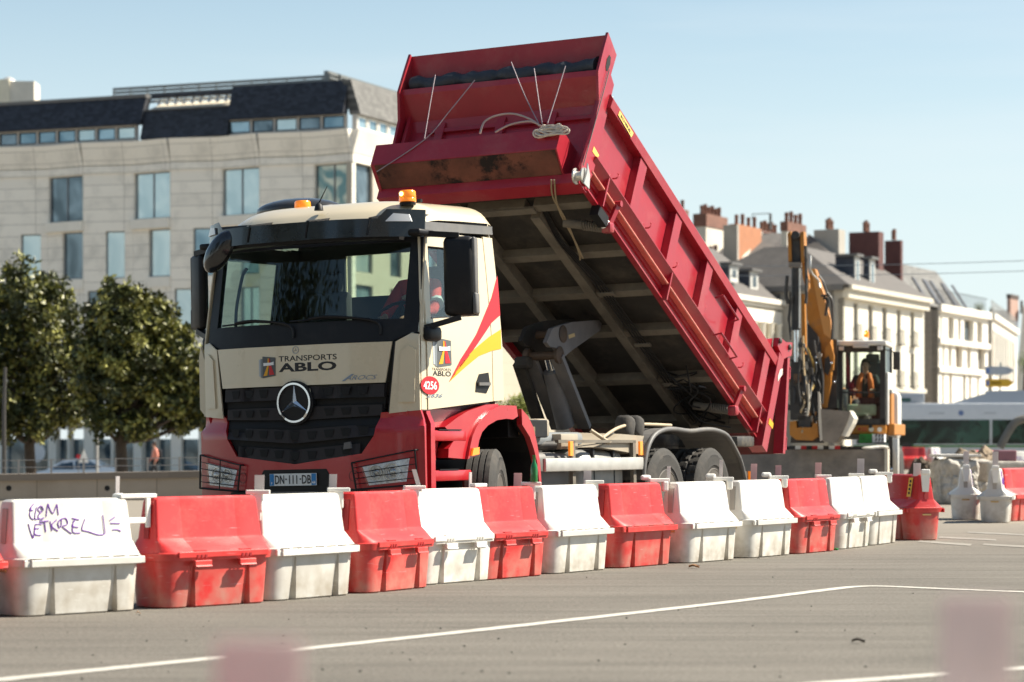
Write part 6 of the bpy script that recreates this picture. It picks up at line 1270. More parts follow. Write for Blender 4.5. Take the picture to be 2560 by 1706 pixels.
wl4=wall('end_wall',(C4[0]+bk[0]*12,C4[1]+bk[1]*12),(-bk[0],-bk[1]),12,0,zt4,[(10.2,11.1,zz[0][1]+.5,zz[0][0],1),(10.4,11.0,zz[1][1]-.1,zz[1][0]-.5,0)],BRICKW,H4,.4,.2,pane=PANES[2])
def W4(s_,b_,z): return (C4[0]+dr[0]*s_+bk[0]*b_,C4[1]+dr[1]*s_+bk[1]*b_,z)
zt=zt4+.35; quadslab(H4,'mansard_roof',[W4(-1.2,1.0,zt),W4(L4-1.5,1.0,zt),W4(L4-3.0,2.6,zt+2.6),W4(-1.2,2.6,zt+2.6)],SLATEG,.4); B=N(); hexa(B,[loc_in(H4,q) for q in (W4(-1.2,1.3,zt-.3),W4(L4-1.6,1.3,zt-.3),W4(L4-1.6,10,zt-.3),W4(-1.2,10,zt-.3),W4(-1.2,2.9,zt+2.5),W4(L4-3.2,2.9,zt+2.5),W4(L4-3.2,9,zt+2.5),W4(-1.2,9,zt+2.5))]); obj('mansard_core',B,ROOFD,H4)
for s_ in (1.2,3.4,5.0,7.4,9.8):
    w_=.9 if s_ in (3.4,7.4) else .5; p_=[W4(s_,1.05,zt+.25),W4(s_+w_,1.05,zt+.25),W4(s_+w_,2.02,zt+1.8),W4(s_,2.02,zt+1.8)]; quadslab(H4,'roof_window',p_,ROOFD,.06)
B=N()
for i in range(int(L4/.35)): box2(B,(i*.35,.05,zt),(i*.35+.02,.07,zt+.9))
box2(B,(0,.04,zt+.88),(L4,.08,zt+.92)); obj('balcony_railing',B,IR,H4,rz=an)
# receding white block and church roof
d5=(math.sin(R(15.5)),math.cos(R(15.5))); C5=((2480-CX)/F*165,165.); H5=house('long white terrace block receding steeply at the right, behind the direction signs',C5,'apartment_building','building')
L5=hitw(C5,d5,2542,845)[0]; zt5=hitw(C5,d5,2484,800)[1]; L5=min(max(L5,20),75)
wins=[]; z50=zt5
for r_ in range(3):
    for i in range(int(L5/2.6)): wins.append((round(.8+2.6*i,2),round(2.3+2.6*i,2),z50-3.9-4.3*r_,z50-.7-4.3*r_,0))
wall('street_wall',C5,d5,L5,-1,zt5,[w_ for w_ in wins if w_[2]>.5],WLAT,H5,.4,.10,frame=D.materials['beige_frame'],pane=[D.materials['curtain_beige'],PANES[2]])
b5=(-d5[1],d5[0]); wall('end_wall',(C5[0]+b5[0]*6,C5[1]+b5[1]*6),(-b5[0],-b5[1]),6,-1,zt5,[(4.6,5.6,zt5-4,zt5-.8,0),(4.6,5.6,zt5-8.3,zt5-5.2,0)],WLAT,H5,.4,.3,pane=PANES[2])
B=N(); box2(B,(0,-.2,zt5),(L5,0,zt5+.4)); 
for i in range(int(L5/1.2)): box2(B,(i*1.2,.0,zt5+.4),(i*1.2+.06,.05,zt5+1.3))
obj('roof_band',B,WLAT,H5,rz=math.atan2(d5[1],d5[0]))
CH=house('church with a dark slate roof, chimney and bright gable at the right edge',((2520-CX)/F*215,215),'church','church')
quadslab(CH,'roof',[P(2478,850,215),P(2540,880,215),P(2548,776,228),P(2482,776,228)],ROOFD,.6)
B=N(); hexa(B,[loc_in(CH,P(x,y,Y)) for Y in (214.6,216) for x,y in ((2536,1010),(2600,1010),(2600,850),(2558,762))]); obj('gable_wall',B,STONE,CH)
stack(CH,2524,2526,2546,737,800,213,mat('pinkish_brick',(.40,.26,.21),.85,var=.1),0,mat('cap_dark',(.08,.06,.05),.8),capm=.3)
B=N(); tube(B,[loc_in(CH,P(2554,785,213)),loc_in(CH,P(2554,752,213))],.12,6); obj('finial',B,GREYP,CH)
# trees on the skyline right
def bush(label,px,py,rr,Y,n_,m_,name='distant_tree'):
    random.seed(int(px)); vs=[];fs=[]; s=F/Y; c=P(px,py,Y)
    r=empty(name,label,'tree',(c.x,c.y,0))
    for _ in range(n_):
        d=Vector((random.gauss(0,1),random.gauss(0,1),random.gauss(0,1))).normalized(); p=Vector((0,0,c.z))+d*rr/s*random.uniform(.3,1.05)*(1,.7)[random.random()<.3]; a=Vector((random.gauss(0,1),random.gauss(0,1),random.gauss(0,1))).normalized(); b2=a.orthogonal().normalized(); k=len(vs); q=.012*rr/ s*6; vs+=[p,p+a*q+b2*q*.5,p+a*q*2,p+a*q-b2*q*.5]; fs.append((k,k+1,k+2,k+3))
    me=D.meshes.new('crown'); me.from_pydata([tuple(v) for v in vs],[],fs); me.materials.append(m_); o=D.objects.new('crown',me); C.objects.link(o); o.parent=r
    B=N(); tube(B,[(0,0,0),(0,0,c.z)],[.35,.12],8); obj('trunk',B,BARK,r,50)
GL=mat('far_leaf',(.13,.16,.05),.6,var=.3)
bush('small round green tree top showing above the mansard of the apartment building',2448,770,17,175,700,GL); bush('sliver of green foliage at the far right edge beside the church',2566,905,30,120,900,GL); bush('tiny dark tree top beside the church roof',2478,772,8,205,250,GL)
# direction signs
SG=empty('direction_sign','three stacked arrow direction signs, two grey-blue around a yellow one, above the bus','sign',loc=tuple(P(2500,1106,118)))
for k,(y0,m_,nm) in enumerate(((927,mat('sign_grey',(.33,.37,.42),.5),0),(958,mat('sign_yellow',(.62,.36,.02),.5),1),(988,D.materials['sign_grey'],0))):
    a=P(2462,y0-10,118); c=P(2534,y0+10,118); x0,x1=a.x-SG.location.x,c.x-SG.location.x; z0,z1=c.z-SG.location.z,a.z-SG.location.z; zm=(z0+z1)/2
    B=N(); sheet(B,[(x0,z0),(x1-.28,z0),(x1,zm),(x1-.28,z1),(x0,z1)],lambda x,z,d=0:Vector((x,-.06-d,z)),.04); pn=obj('arrow_panel',B,m_,SG)
    B=N(); sheet(B,[(x0+.05,zm-.12),(x0+.20,zm-.12),(x0+.20,zm+.12),(x0+.05,zm+.12)],lambda x,z,d=0:Vector((x,-.102-d,z)),.004); obj('symbol',B,mat('sign_blue',(.10,.18,.42),.5) if 'sign_blue' not in D.materials else D.materials['sign_blue'],pn)
    B=N()
    for r_ in ((.06,),(-.06,)): 
        for q in range(9 if nm==0 else 6): box2(B,(x0+.28+q*.085,-.104,zm+r_[0]-.03 if nm==0 else zm-.05),(x0+.28+q*.085+.06,-.1005,zm+r_[0]+.03 if nm==0 else zm+.05))
    if nm==0: obj('place_name',B,mat('sign_dim_white',(.5,.52,.54),.6) if 'sign_dim_white' not in D.materials else D.materials['sign_dim_white'],pn)
    else: obj('place_name',B,mat('sign_brown',(.30,.17,.03),.6),pn)
B=N(); tube(B,[(0,.0,-SG.location.z),(0,.0,3.9)],.06,10); obj('post',B,ALU,SG,50)
# ---------------------------------------------------------------- bus
BM=Matrix.Translation(P(2215,1106,108)-Vector((0,0,CZ)))@Matrix.Rotation(R(-7),4,'Z'); BUS=empty('city_bus','long white and grey city bus with dark windows and a green stripe, behind the excavator','bus',mat=BM)
BUS.location.z=.15; WB=mat('bus_white',(.62,.63,.64),.35,var=.04,coat=.3); BG=mat('bus_grey_roof',(.40,.43,.47),.45); DG=panemat('bus_window',(.006,.014,.012),(.03,.085,.065),.10,1.1); GS=mat('bus_green',(.05,.20,.03),.45)
Lb=17.5
B=N(); box2(B,(-1.5,0,.35),(Lb,2.5,2.72),.09); obj('body',B,WB,BUS,40)
for x0,x1 in ((-1.3,4.6),(4.66,4.6+2.2),(6.92,9.1),(9.5,13.5),(13.6,17.2)):
    B=N(); box2(B,(x0,-.012,.90),(x1-.04,.02,1.98)); obj('window',B,DG,BUS)
B=N(); box2(B,(-1.45,-.014,.76),(Lb-.05,.0,.85)); obj('green_stripe',B,GS,BUS)
B=N(); hexa(B,[(2.9,.15,2.72),(Lb-.3,.15,2.72),(Lb-.3,2.3,2.72),(2.9,2.3,2.72),(4.8,.3,3.28),(Lb-.4,.3,3.36),(Lb-.4,2.1,3.36),(4.8,2.1,3.28)]); obj('roof_fairing',B,BG,BUS,40)
B=N(); box2(B,(-1.2,.2,2.73),(1.7,2.2,3.18),.05); fa=obj('roof_unit',B,BG,BUS,40); B=N(); box2(B,(-1.0,.185,2.80),(1.1,.2,2.95)); obj('vent_slot',B,mat('dark_green_vent',(.02,.09,.07),.5),fa)
B=N(); box2(B,(9.2,-.03,.4),(9.4,.0,2.3)); obj('door_post',B,WB,BUS)
for x in (.9,7.8,14.5): B=N(); lathe(B,[(.0,-.02),(.28,-.02),(.5,-.01),(.5,.26),(0,.26)],26,Matrix.Translation((x,.0,.5))@Matrix.Rotation(R(90),4,'Z')); obj('wheel',B,RUB,BUS,40)
decal('emblem',[[(3.3+.12*math.cos(R(a)),2.28+.12*math.sin(R(a))) for a in range(0,360,30)]],mat('emblem_blue',(.12,.18,.35),.5),BUS,lambda x,z,d=0:Vector((x,-.003-d,z)))
B=N(); 
for q in range(14): box2(B,(1.9+q*.085+(1.75 if q>7 else 0)-.0,-.006,2.24),(1.95+q*.085+(1.75 if q>7 else 0),-.001,2.31))
obj('small_lettering',B,mat('bus_letter_grey',(.35,.37,.4),.6),BUS)
# overhead wires
for k,((x0,y0),(x1,y1)) in enumerate((((2180,656),(2620,645)),((2180,680),(2620,671)))):
    B=N(); a=P(x0-420,y0+10,96); c=P(x1+200,y1-3,84); tube(B,[a.lerp(c,t)-Vector((0,0,.10*math.sin(math.pi*t))) for t in [i/12 for i in range(13)]],.012,5); tag(obj('overhead_wire',B,mat('wire_grey',(.25,.28,.3),.5) if 'wire_grey' not in D.materials else D.materials['wire_grey']),['upper of the two overhead wires crossing the sky at the right','lower of the two overhead wires crossing the sky at the right'][k],'overhead wire')
# ---------------------------------------------------------------- rubble and dirt
def mound(name,c,sx,sy,h,m,label,seed,rough=.25,blocky=0):
    B=N(); q=bmesh.ops.create_icosphere(B,subdivisions=5,radius=1)['verts']
    for v in q:
        p=v.co.copy(); n_=noise.noise(p*1.6+Vector((seed,0,0)))*.5+noise.noise(p*4+Vector((0,seed,0)))*.3+noise.noise(p*9)*.22; k=1+n_*rough*1.6
        if blocky: e=6; rr_=(abs(p.x)**e+abs(p.y)**e+abs(p.z)**e)**(1/e); p=p/rr_
        v.co=Vector((p.x*sx*k,p.y*sy*k,max(0,p.z)*h*k if not blocky else (p.z*.5+.5)*h*(1+n_*rough*.6)))
    o=obj(name,B,m,None,None,loc=(c[0],c[1],-.03)); return tag(o,label,None,None,'stuff' if label is None else None)
RUBM=mat('pale_rubble',(.46,.42,.36),.9,var=.35,vs=5,bump=.8,bs=7,dirt=(.16,.13,.10),dirtamt=.8,ds=3); DIRTM=mat('dark_soil',(.075,.052,.032),.95,var=.5,vs=5,bump=1,bs=9); DIRTL=mat('light_soil',(.24,.18,.12),.95,var=.4,vs=5,bump=1,bs=9)
g=G(2400,1262); o=mound('rubble_block',(g.x,g.y+.5),.36,.6,.86,RUBM,'big pale broken block of old masonry, behind the end-on barriers',3,.16,1); tag(o,None,'rubble')
g2=P(2400,1137,g.y+.5); B=N(); bx(B,(0,0,0),(.76,1.1,.05),.012); tag(obj('paving_slab',B,mat('pale_slab',(.62,.58,.52),.8,var=.1),None,loc=(g.x-.0,g.y+.5,.885)),'pale paving slab lying on top of the rubble block','slab')
g=G(2340,1246); o=mound('soil_heap',(g.x+.1,g.y+1.2),.55,1.1,.80,DIRTM,'dark brown heap of dug soil between the end barrier and the rubble',5,.35); tag(o,None,'soil heap')
g=P(2440,1128,52); o=mound('soil_heap',(g.x,52),.9,1.4,.95,DIRTL,'lighter brown soil heap behind the rubble block',8,.3); tag(o,None,'soil heap')
g=G(2490,1250); o=mound('rubble_block',(g.x+.05,g.y+3),.42,.7,.80,RUBM,'pale stone block behind the right end-on barrier',6,.15,1); tag(o,None,'rubble')
B=N(); bx(B,(0,0,0),(.36,.5,.22),.03); q=P(2512,1140,46); tag(obj('crate',B,mat('mauve_crate',(.22,.10,.12),.7),None,loc=(q.x,46,q.z)),'dark mauve crate on the pale stones at the right','crate')
B=N(); bx(B,(0,0,-.3),(.9,1,.4),.05); tag(obj('stone_block',B,RUBM,None,loc=(q.x,46,q.z+.0)),'pale slab stone carrying the mauve crate','stone')
# bare tree / grey pipe at the right edge
B=N(); tube(B,spline([P(2500,1120,58),P(2518,1085,58),P(2540,1055,58),P(2575,1045,58)],5),.10,10); tag(obj('concrete_pipe',B,mat('pipe_grey',(.15,.14,.12),.8,var=.2)),'curved pale grey duct in front of the bus at the right edge','pipe')
B=N(); q=P(2020,1190,50); bx(B,(q.x-2.6,52,.45),(8,.5,1.1),.04); tag(obj('site_hoarding',B,mat('dusty_concrete',(.30,.26,.2),.9,var=.2)),'dusty low concrete hoarding behind the excavator blade','barrier wall')
# ---------------------------------------------------------------- excavator
EY=46.; eo=P(2153,1106,EY); EM=Matrix.Translation((eo.x,EY,0))@Matrix.Rotation(R(-14),4,'Z'); EI=EM.inverted()
EX=empty('wheeled_excavator','yellow and white wheeled excavator with folded boom and grey dozer blade','excavator',mat=EM)
def ep(px,py,y=0.):
    o_=EI@Vector((0,0,CZ)); d=EI.to_3x3()@Vector(((px-CX)/F,1,-(py-HY)/F)); t_=(y-o_.y)/d.y; return o_+d*t_
EYL=mat('machine_orange',(.46,.175,.018),.5,var=.25,vs=4,dirt=(.16,.10,.05),dirtamt=.8,ds=4); EWH=mat('machine_white',(.70,.68,.62),.45,dirt=(.35,.3,.22),dirtamt=.3); EDK=mat('machine_dark',(.03,.028,.026),.55,var=.3,dirt=(.14,.11,.08),dirtamt=.5); EST=mat('worn_steel',(.26,.215,.17),.65,.2,var=.3,vs=3,dirt=(.13,.11,.09),dirtamt=.7,ds=2); 
def slabpx(pts,y0,y1,m,name,par=EX,sm=None):
    B=N(); a=[B.verts.new(ep(*p,y0)) for p in pts]; c=[B.verts.new(ep(*p,y0)+Vector((0,y1-y0,0))) for p in pts]; k=len(pts)
    for i in range(k): B.faces.new((a[i],a[(i+1)%k],c[(i+1)%k],c[i]))
    B.faces.new(a); B.faces.new(c[::-1]); return obj(name,B,m,par,sm)
b0=ep(2098,1086); b1=ep(2215,1062); B=N(); box2(B,(b0.x-.9,.02,b0.z),(b1.x,2.9,b1.z),.03); UB=obj('upper_frame',B,EYL,EX,40)
text('lettering','M 322',REDD,UB,lambda u,v,d=0:Vector((u,.012,v)),ep(2145,1080).x,ep(2145,1078).z,.07,.17,.01)
for px in (2178,2199):
    B=N(); c=ep(px,1074); lathe(B,[(0,0),(.045,0),(.045,.01),(0,.01)],16,Matrix.Translation((c.x,.015,c.z))@Matrix.Rotation(R(-90),4,'Z')); obj('round_plate',B,ALU,UB)
B=N(); box2(B,(b0.x-.9,.9,b1.z),(b1.x-.95,2.9,b1.z+.75),.08); obj('engine_cover',B,EYL,EX,40); B=N(); box2(B,(b0.x-1.0,2.9,b0.z-.1),(b1.x,3.5,b1.z+.7),.12); obj('counterweight',B,EWH,EX,40)
# cab
x0=ep(2094,900).x; x1=ep(2213,900).x; zt=ep(2150,852).z; zb=b1.z; cd=1.5
B=N()
for x,w_ in ((x0,.09),(x1-.10,.10)):
    for y in (0,cd-.09): box2(B,(x,y,zb),(x+w_,y+.09,zt-.10))
box2(B,(x0,0,zb),(x1,.08,zb+.11)); box2(B,(x0,0,zt-.22),(x1,.08,zt-.08)); box2(B,(x0,cd-.08,zb),(x1,cd,zb+.4)); box2(B,(x1-.07,.09,zb),(x1,cd-.09,zb+.15)); box2(B,(x0,.09,zb),(x0+.05,cd-.09,zb+.7)); box2(B,(x0+.09,.015,zb+.60),(x1-.1,.05,zb+.63)); box2(B,(x0,0,zb-.01),(x1,cd,zb+.02))
CB=obj('cab_frame',B,EDK,EX)
B=N(); box2(B,(x0-.02,-.10,zt-.10),(x1+.03,cd+.05,zt),.04); rf=obj('cab_roof',B,EWH,CB,40); B=N(); box2(B,(x0+.3,-.12,zt-.14),(x1-.3,-.02,zt-.08),.01); obj('roof_lamp_bar',B,ALU,rf)
for x in (x0+.08,x1-.09):
    B=N(); bx(B,(x,-.10,zt-.15),(.10,.06,.08),.01); obj('work_lamp',B,ALU,CB)
B=N(); box2(B,(x0+.09,.03,zb+.62),(x1-.1,.04,zt-.22)); obj('front_glass',B,EXG,CB); B=N(); box2(B,(x0+.09,.03,zb+.11),(x1-.1,.04,zb+.60)); obj('lower_glass',B,EXG,CB)
B=N(); box2(B,(x1-.03,.09,zb+.15),(x1-.02,cd-.09,zt-.1)); obj('side_glass',B,EXG,CB)
B=N(); box2(B,(x1,.10,zb),(x1+.05,.9,zb+1.0),.02); obj('side_panel',B,EWH,EX,40); B=N(); box2(B,(x1+.02,.2,zb-.20),(x1+.16,2.6,zb+.02),.02); obj('side_skirt',B,EYL,EX)
B=N(); box2(B,(x1+.05,.3,zb),(x1+.09,.9,zb+.6)); obj('orange_side_cover',B,EYL,EX)
B=N(); c=ep(2166,836,.5); lathe(B,[(.05,-.06),(.05,0),(.045,.05),(0,.09)],16,Matrix.Translation(c)@Matrix.Rotation(R(-90),4,'Y')); ebc=obj('beacon',B,AMBER,EX,50)
B=N(); ico(B,c+Vector((-.02,-.045,.02)),.014,1); obj('beacon_lamp',B,AMBL,ebc)
B=N(); a=ep(2233,880,-.1); c=ep(2250,925,-.1); box2(B,(a.x,-.14,c.z),(c.x,-.07,a.z),.015); beam(B,(x1,0,a.z+.05),(a.x+.05,-.1,a.z-.02),.02,.02); obj('wing_mirror',B,EDK,EX,40)
B=N(); bx(B,(.12,.75,zb+.45),(.5,.5,.14),.05); bx(B,(.12,1.02,zb+.85),(.48,.14,.75),.05); bx(B,(.12,1.02,zb+1.28),(.26,.1,.2),.04); obj('seat',B,INTER,EX,40)
B=N(); bx(B,(-.22,.45,zb+.62),(.12,.35,.12),.03); bx(B,(.48,.45,zb+.62),(.1,.35,.12),.03); tube(B,[(-.2,.3,zb+.5),(-.19,.26,zb+.80)],.02,6); tube(B,[(.44,.3,zb+.5),(.43,.26,zb+.80)],.02,6); obj('joystick_console',B,EDK,EX,40)
B=N(); bx(B,(.0,.1,zb+.28),(.55,.08,.22),.04); obj('floor_bag',B,mat('pale_bag',(.5,.47,.36),.8,var=.2),EX,50)
q=ep(2188,918,1.1); B=N(); box2(B,(q.x,1.2,q.z),(q.x+.12,1.25,q.z+.14)); obj('orange_case',B,EYL,EX)
hx=ep(2163,912,.6); PM=EM@Matrix.Translation((hx.x,.72,hx.z-.80))
person('excavator driver in black with an orange vest, both hands on the controls',dict(pelvis=(0,.05,.05),neck=(0,-.02,.62),head=(.0,-.06,.79),shL=(.19,-.02,.55),shR=(-.19,-.02,.55),elL=(.28,-.16,.27),elR=(-.28,-.16,.27),wrL=(.20,-.36,.30),wrR=(-.20,-.36,.30),hipL=(.10,.02,.02),hipR=(-.10,.02,.02),knL=(.17,-.42,.08),knR=(-.17,-.42,.08),anL=(.16,-.55,-.36),anR=(-.16,-.55,-.36)),PM,BLKC,HIVO)
# boom and stick
yb=-.55
boom=slabpx([(2020,700),(2029,672),(2037,672),(2060,740),(2074,810),(2079,870),(2077,960),(2066,1020),(2050,1020),(2048,960),(2046,880),(2038,850),(2018,800),(2016,760)],yb,yb+.42,EYL,'boom')
slabpx([(2028,672),(2037,672),(2076,800),(2079,850),(2060,835),(2046,770)],yb-.008,yb,mat('pale_glare_orange',(.60,.30,.09),.35),'boom_side_glare',boom)  # paler orange sheet paints glare on the boom flank
slabpx([(2018,808),(2042,835),(2052,860),(2054,1030),(2022,1030)],yb-.05,yb+.1,EDK,'painted_boom_shadow',boom)  # dark slab painted in as shadow on the boom
slabpx([(2062,870),(2075,855),(2085,890),(2083,925),(2066,940)],yb-.12,yb+.0,EYL,'boom_foot',boom); slabpx([(2062,898),(2072,890),(2078,915),(2070,940),(2060,930)],yb-.14,yb-.125,EDK,'pin_recess',boom)
random.seed(12); HM1=mat('hose_brown',(.20,.11,.04),.6,var=.3); HM2=mat('hose_tan',(.45,.34,.20),.6,var=.3)
for k in range(26):
    x=random.uniform(1972,2056); y=random.uniform(840,1000); pts=[(x+random.uniform(-7,7),y+q*random.uniform(14,26)) for q in range(5)]
    B=N(); tube(B,spline([ep(*p,random.uniform(-1.7,-1.3) if x<2020 else -.9) for p in pts],4),random.uniform(.012,.024),6); obj('hydraulic_hose',B,random.choice([EDK,EDK,EDK,HM1,HM2]),EX,60)
for k in range(14):
    c=ep(random.uniform(1974,2050),random.uniform(860,1060),-1.5); B=N(); bx(B,c,(random.uniform(.05,.12),.1,random.uniform(.05,.14)),.01); obj('valve_block',B,random.choice([EDK,EDK,EST]),EX)
st=slabpx([(1969,584),(1977,578),(1979,655),(1971,655)],-1.5,-1.1,EYL,'stick'); slabpx([(2000,582),(2009,578),(2012,655),(2003,660)],-1.5,-1.1,EYL,'stick_plate',st)
slabpx([(1980,585),(2000,583),(2001,655),(1978,655)],-1.45,-1.15,EDK,'stick_inner',st)
B=N(); c=ep(1990,589,-1.5); lathe(B,[(0,-.12),(.075,-.12),(.075,.3),(0,.3)],16,Matrix.Translation(c)@Matrix.Rotation(R(90),4,'Z')); obj('stick_pin',B,EDK,st,40)
slabpx([(1971,656),(2003,656),(2003,668),(1971,668)],-1.55,-1.1,EST,'cylinder_bracket',st)
slabpx([(2004,640),(2010,640),(2022,700),(2022,720),(2016,730),(2006,690)],-1.4,-1.2,EYL,'stick_link',st)
B=N(); tube(B,[ep(1990,670,-1.6),ep(1990,826,-1.6)],.085,16); obj('bucket_cylinder',B,EDK,st,50)
B=N(); tube(B,[ep(1999,672,-1.68),ep(1998,820,-1.68)],.016,8); obj('steel_line',B,ALU,st,50)
B=N(); tube(B,[ep(1991,826,-1.6),ep(1991,905,-1.6)],.045,14); obj('cylinder_rod',B,CHROME,st,50)
slabpx([(2003,735),(2011,735),(2014,870),(2016,960),(2008,965),(2004,870)],-1.3,-1.1,EYL,'stick_lower',st); slabpx([(1977,900),(2012,902),(2014,960),(2012,1050),(1976,1050),(1974,960)],-1.6,-1.1,EDK,'linkage',st)
slabpx([(1984,935),(2003,935),(2003,955),(1984,958)],-1.63,-1.605,mat('rusty_link',(.16,.09,.05),.8),'link_plate',st)
cpl=slabpx([(1974,1055),(1990,1052),(1992,1070),(2030,1070),(2032,1058),(2044,1060),(2046,1092),(2030,1102),(1990,1100),(1974,1088)],-1.65,-1.3,EYL,'quick_coupler'); slabpx([(1994,1040),(2028,1040),(2026,1068),(1996,1068)],-1.6,-1.35,EDK,'coupler_link',cpl); slabpx([(1978,1085),(2050,1085),(2056,1108),(1976,1108)],-1.55,-1.2,EDK,'coupler_base',cpl)
BK=slabpx([(2052,1023),(2126,1029),(2122,1045),(2105,1085),(2088,1108),(2056,1104)],-1.75,-.9,EST,'bucket'); slabpx([(2124,1027),(2135,1046),(2130,1060),(2112,1092),(2103,1090),(2120,1050)],-1.72,-1.0,mat('bright_bucket_lip',(.68,.62,.52),.6,var=.2),'bucket_lip',BK); slabpx([(2045,980),(2050,985),(2056,1100),(2050,1104),(2046,1050)],-1.75,-1.7,mat('pale_worn_edge',(.6,.53,.43),.6),'bucket_edge',BK)
random.seed(4)
for pts,m_,r_ in (([(1976,730),(1973,780),(1971,800),(1978,830)],EDK,.02),([(1982,740),(1973,800),(1977,850)],EDK,.02),([(2047,690),(2058,705),(2068,732),(2073,738),(2052,740)],EDK,.022),([(2058,745),(2068,752),(2064,790)],EDK,.03),([(2070,738),(2080,752),(2082,800),(2080,850)],EDK,.028),([(2026,640),(2028,680),(2045,700),(2050,720)],ALU,.02),([(2014,615),(2016,700),(2015,760)],EDK,.03),([(2014,617),(2014,640)],ALU,.028),([(2008,860),(2025,900),(2032,940),(2025,1000),(2030,1040)],EDK,.018),([(2018,870),(2036,920),(2035,960),(2020,990)],mat('hose_yellow',(.5,.33,.08),.6),.02),([(2012,940),(2016,1000),(2030,1030)],EDK,.022),([(2020,960),(2022,1010),(2018,1040)],mat('pale_hose',(.5,.45,.36),.6),.022),([(2035,850),(2040,900),(2038,990)],EDK,.022),([(1968,690),(1965,735),(1970,760)],EDK,.035),([(2046,880),(2056,940),(2055,1010)],EDK,.03),([(2008,840),(2010,920),(2018,985)],mat('pale_hose2',(.55,.40,.22),.6),.018),([(2000,905),(1996,960),(2002,1010)],EDK,.02)):
    B=N(); tube(B,spline([ep(*p,-1.72 if p[0]<2030 else -.75) for p in pts],6),r_,6); obj('hydraulic_hose',B,m_,EX,60)
for px,py in ((2040,908),(2086,955),(2042,893),(2078,908)): 
    B=N(); ico(B,ep(px,py,-.8),.028,2); obj('pipe_fitting',B,CHROME,EX,50)
slabpx([(2060,940),(2092,940),(2092,1020),(2050,1030)],-.4,.6,EDK,'boom_pivot_housing'); slabpx([(2078,845),(2092,850),(2094,1000),(2080,1000)],-.2,.4,EDK,'swing_tower')
# undercarriage, blade, outrigger, wheels
bx0=ep(1790,1125,-1.1).x; bx1=ep(2213,1125,-1.1).x; z1=ep(2100,1125,-1.1).z; B=N(); hexa(B,[(x,y,z) for z,ya,yb_ in ((.12,-1.3,-.95),(z1,-1.12,-.95)) for x,y in ((bx0,ya),(bx1,ya),(bx1,yb_),(bx0,yb_))]); BLA=obj('dozer_blade',B,EST,EX)
B=N(); box2(B,(bx1+.002,-1.25,.15),(bx1+.06,-.9,z1+.02)); obj('blade_side',B,mat('sunlit_blade_edge',(.62,.55,.44),.6,var=.15),BLA)  # sunlit right end of the blade, its light put into the colour
for k in range(10):
    xx=ep(1975,1118,-1.0).x+.105*k; B=N(); box2(B,(xx,-1.06,z1+.01),(xx+.104,-1.03,z1+.075)); obj('warning_stripe',B,(REDD,WMARK)[k%2] if k%3 else EDK,BLA)
o0=ep(2222,1092,-.5).x; o1=ep(2246,1092,-.5).x; zt_=ep(2230,1092,-.5).z; B=N(); box2(B,(o0,-.6,.25),(o0+.075,-.3,zt_)); ou=obj('outrigger',B,EDK,EX); B=N(); box2(B,(o0+.077,-.62,.2),(o1,-.3,zt_-.03),.01); obj('outrigger_cylinder',B,ALU,ou,40)
for zc_ in (.62,.45): B=N(); ico(B,(o0+.05,-.64,zc_),.04,2); obj('outrigger_bolt',B,CHROME,ou,50)
B=N(); box2(B,(-1.6,-.9,.75),(.5,3.2,1.05)); obj('undercarriage',B,EDK,EX)
B=N(); a=ep(2148,1108,-.3); c=ep(2180,1085,-.3); box2(B,(a.x,-.32,a.z),(c.x,.2,c.z)); gb=obj('green_box',B,mat('machine_green',(.02,.20,.03),.5,var=.4,vs=9),EX); a=ep(2181,1106,-.3); c=ep(2211,1086,-.3); B=N(); box2(B,(a.x,-.32,a.z),(c.x,.0,c.z)); gw=obj('striped_panel',B,WMARK,EX)
B=N()
for k in range(3):
    for r_ in range(2): x_=a.x+.05+.06*k; z_=a.z+.02+.075*r_; hexa(B,[(x_,-.326,z_),(x_+.02,-.326,z_),(x_+.045,-.326,z_+.055),(x_+.02,-.326,z_+.06),(x_,-.3205,z_),(x_+.02,-.3205,z_),(x_+.045,-.3205,z_+.055),(x_+.02,-.3205,z_+.06)])
obj('panel_stripes',B,INK,gw)
for x in (-1.5,.35):
    for y in (-.2,2.4): B=N(); lathe(B,[(.2,-.22),(.45,-.22),(.52,-.15),(.52,.15),(.45,.22),(.2,.22)],32,Matrix.Translation((x,y,.52))); obj('wheel',B,RUB,EX,40)
B=N(); q=ep(2188,1118,-1.0); 
for k in range(3): ico(B,(q.x-.1+.1*k,-1.0+.02*k,z1+.03+.01*k),.10,3,(1.5,.8,.35))
tag(obj('sandbag',B,mat('sack_white',(.72,.68,.6),.85,var=.1),None,60),'pale sacks lying on top of the excavator blade','sandbag'); sb_=[o for o in C.objects if o.name=='sandbag'][0]; sb_.matrix_world=EM
# ---------------------------------------------------------------- sky tuning: thin streaks of cirrus and the pale band near the horizon
n=nt.nodes; L=nt.links
tc=n.new('ShaderNodeTexCoord'); sx=n.new('ShaderNodeSeparateXYZ'); L.new(tc.outputs['Generated'],sx.inputs[0])
tint=n.new('ShaderNodeMix'); tint.data_type='RGBA'; tint.blend_type='MULTIPLY'; tint.inputs[0].default_value=1; L.new(sky.outputs[0],tint.inputs[6]); tint.inputs[7].default_value=(1.16,1.18,1.08,1)
mr=n.new('ShaderNodeMapRange'); mr.inputs[1].default_value=0.0; mr.inputs[2].default_value=.26; mr.inputs[3].default_value=.88; mr.inputs[4].default_value=.0; mr.interpolation_type='SMOOTHSTEP'; L.new(sx.outputs[2],mr.inputs[0])
hz=n.new('ShaderNodeMix'); hz.data_type='RGBA'; L.new(mr.outputs[0],hz.inputs[0]); L.new(tint.outputs[2],hz.inputs[6]); hz.inputs[7].default_value=(6.5,7.4,7.8,1)
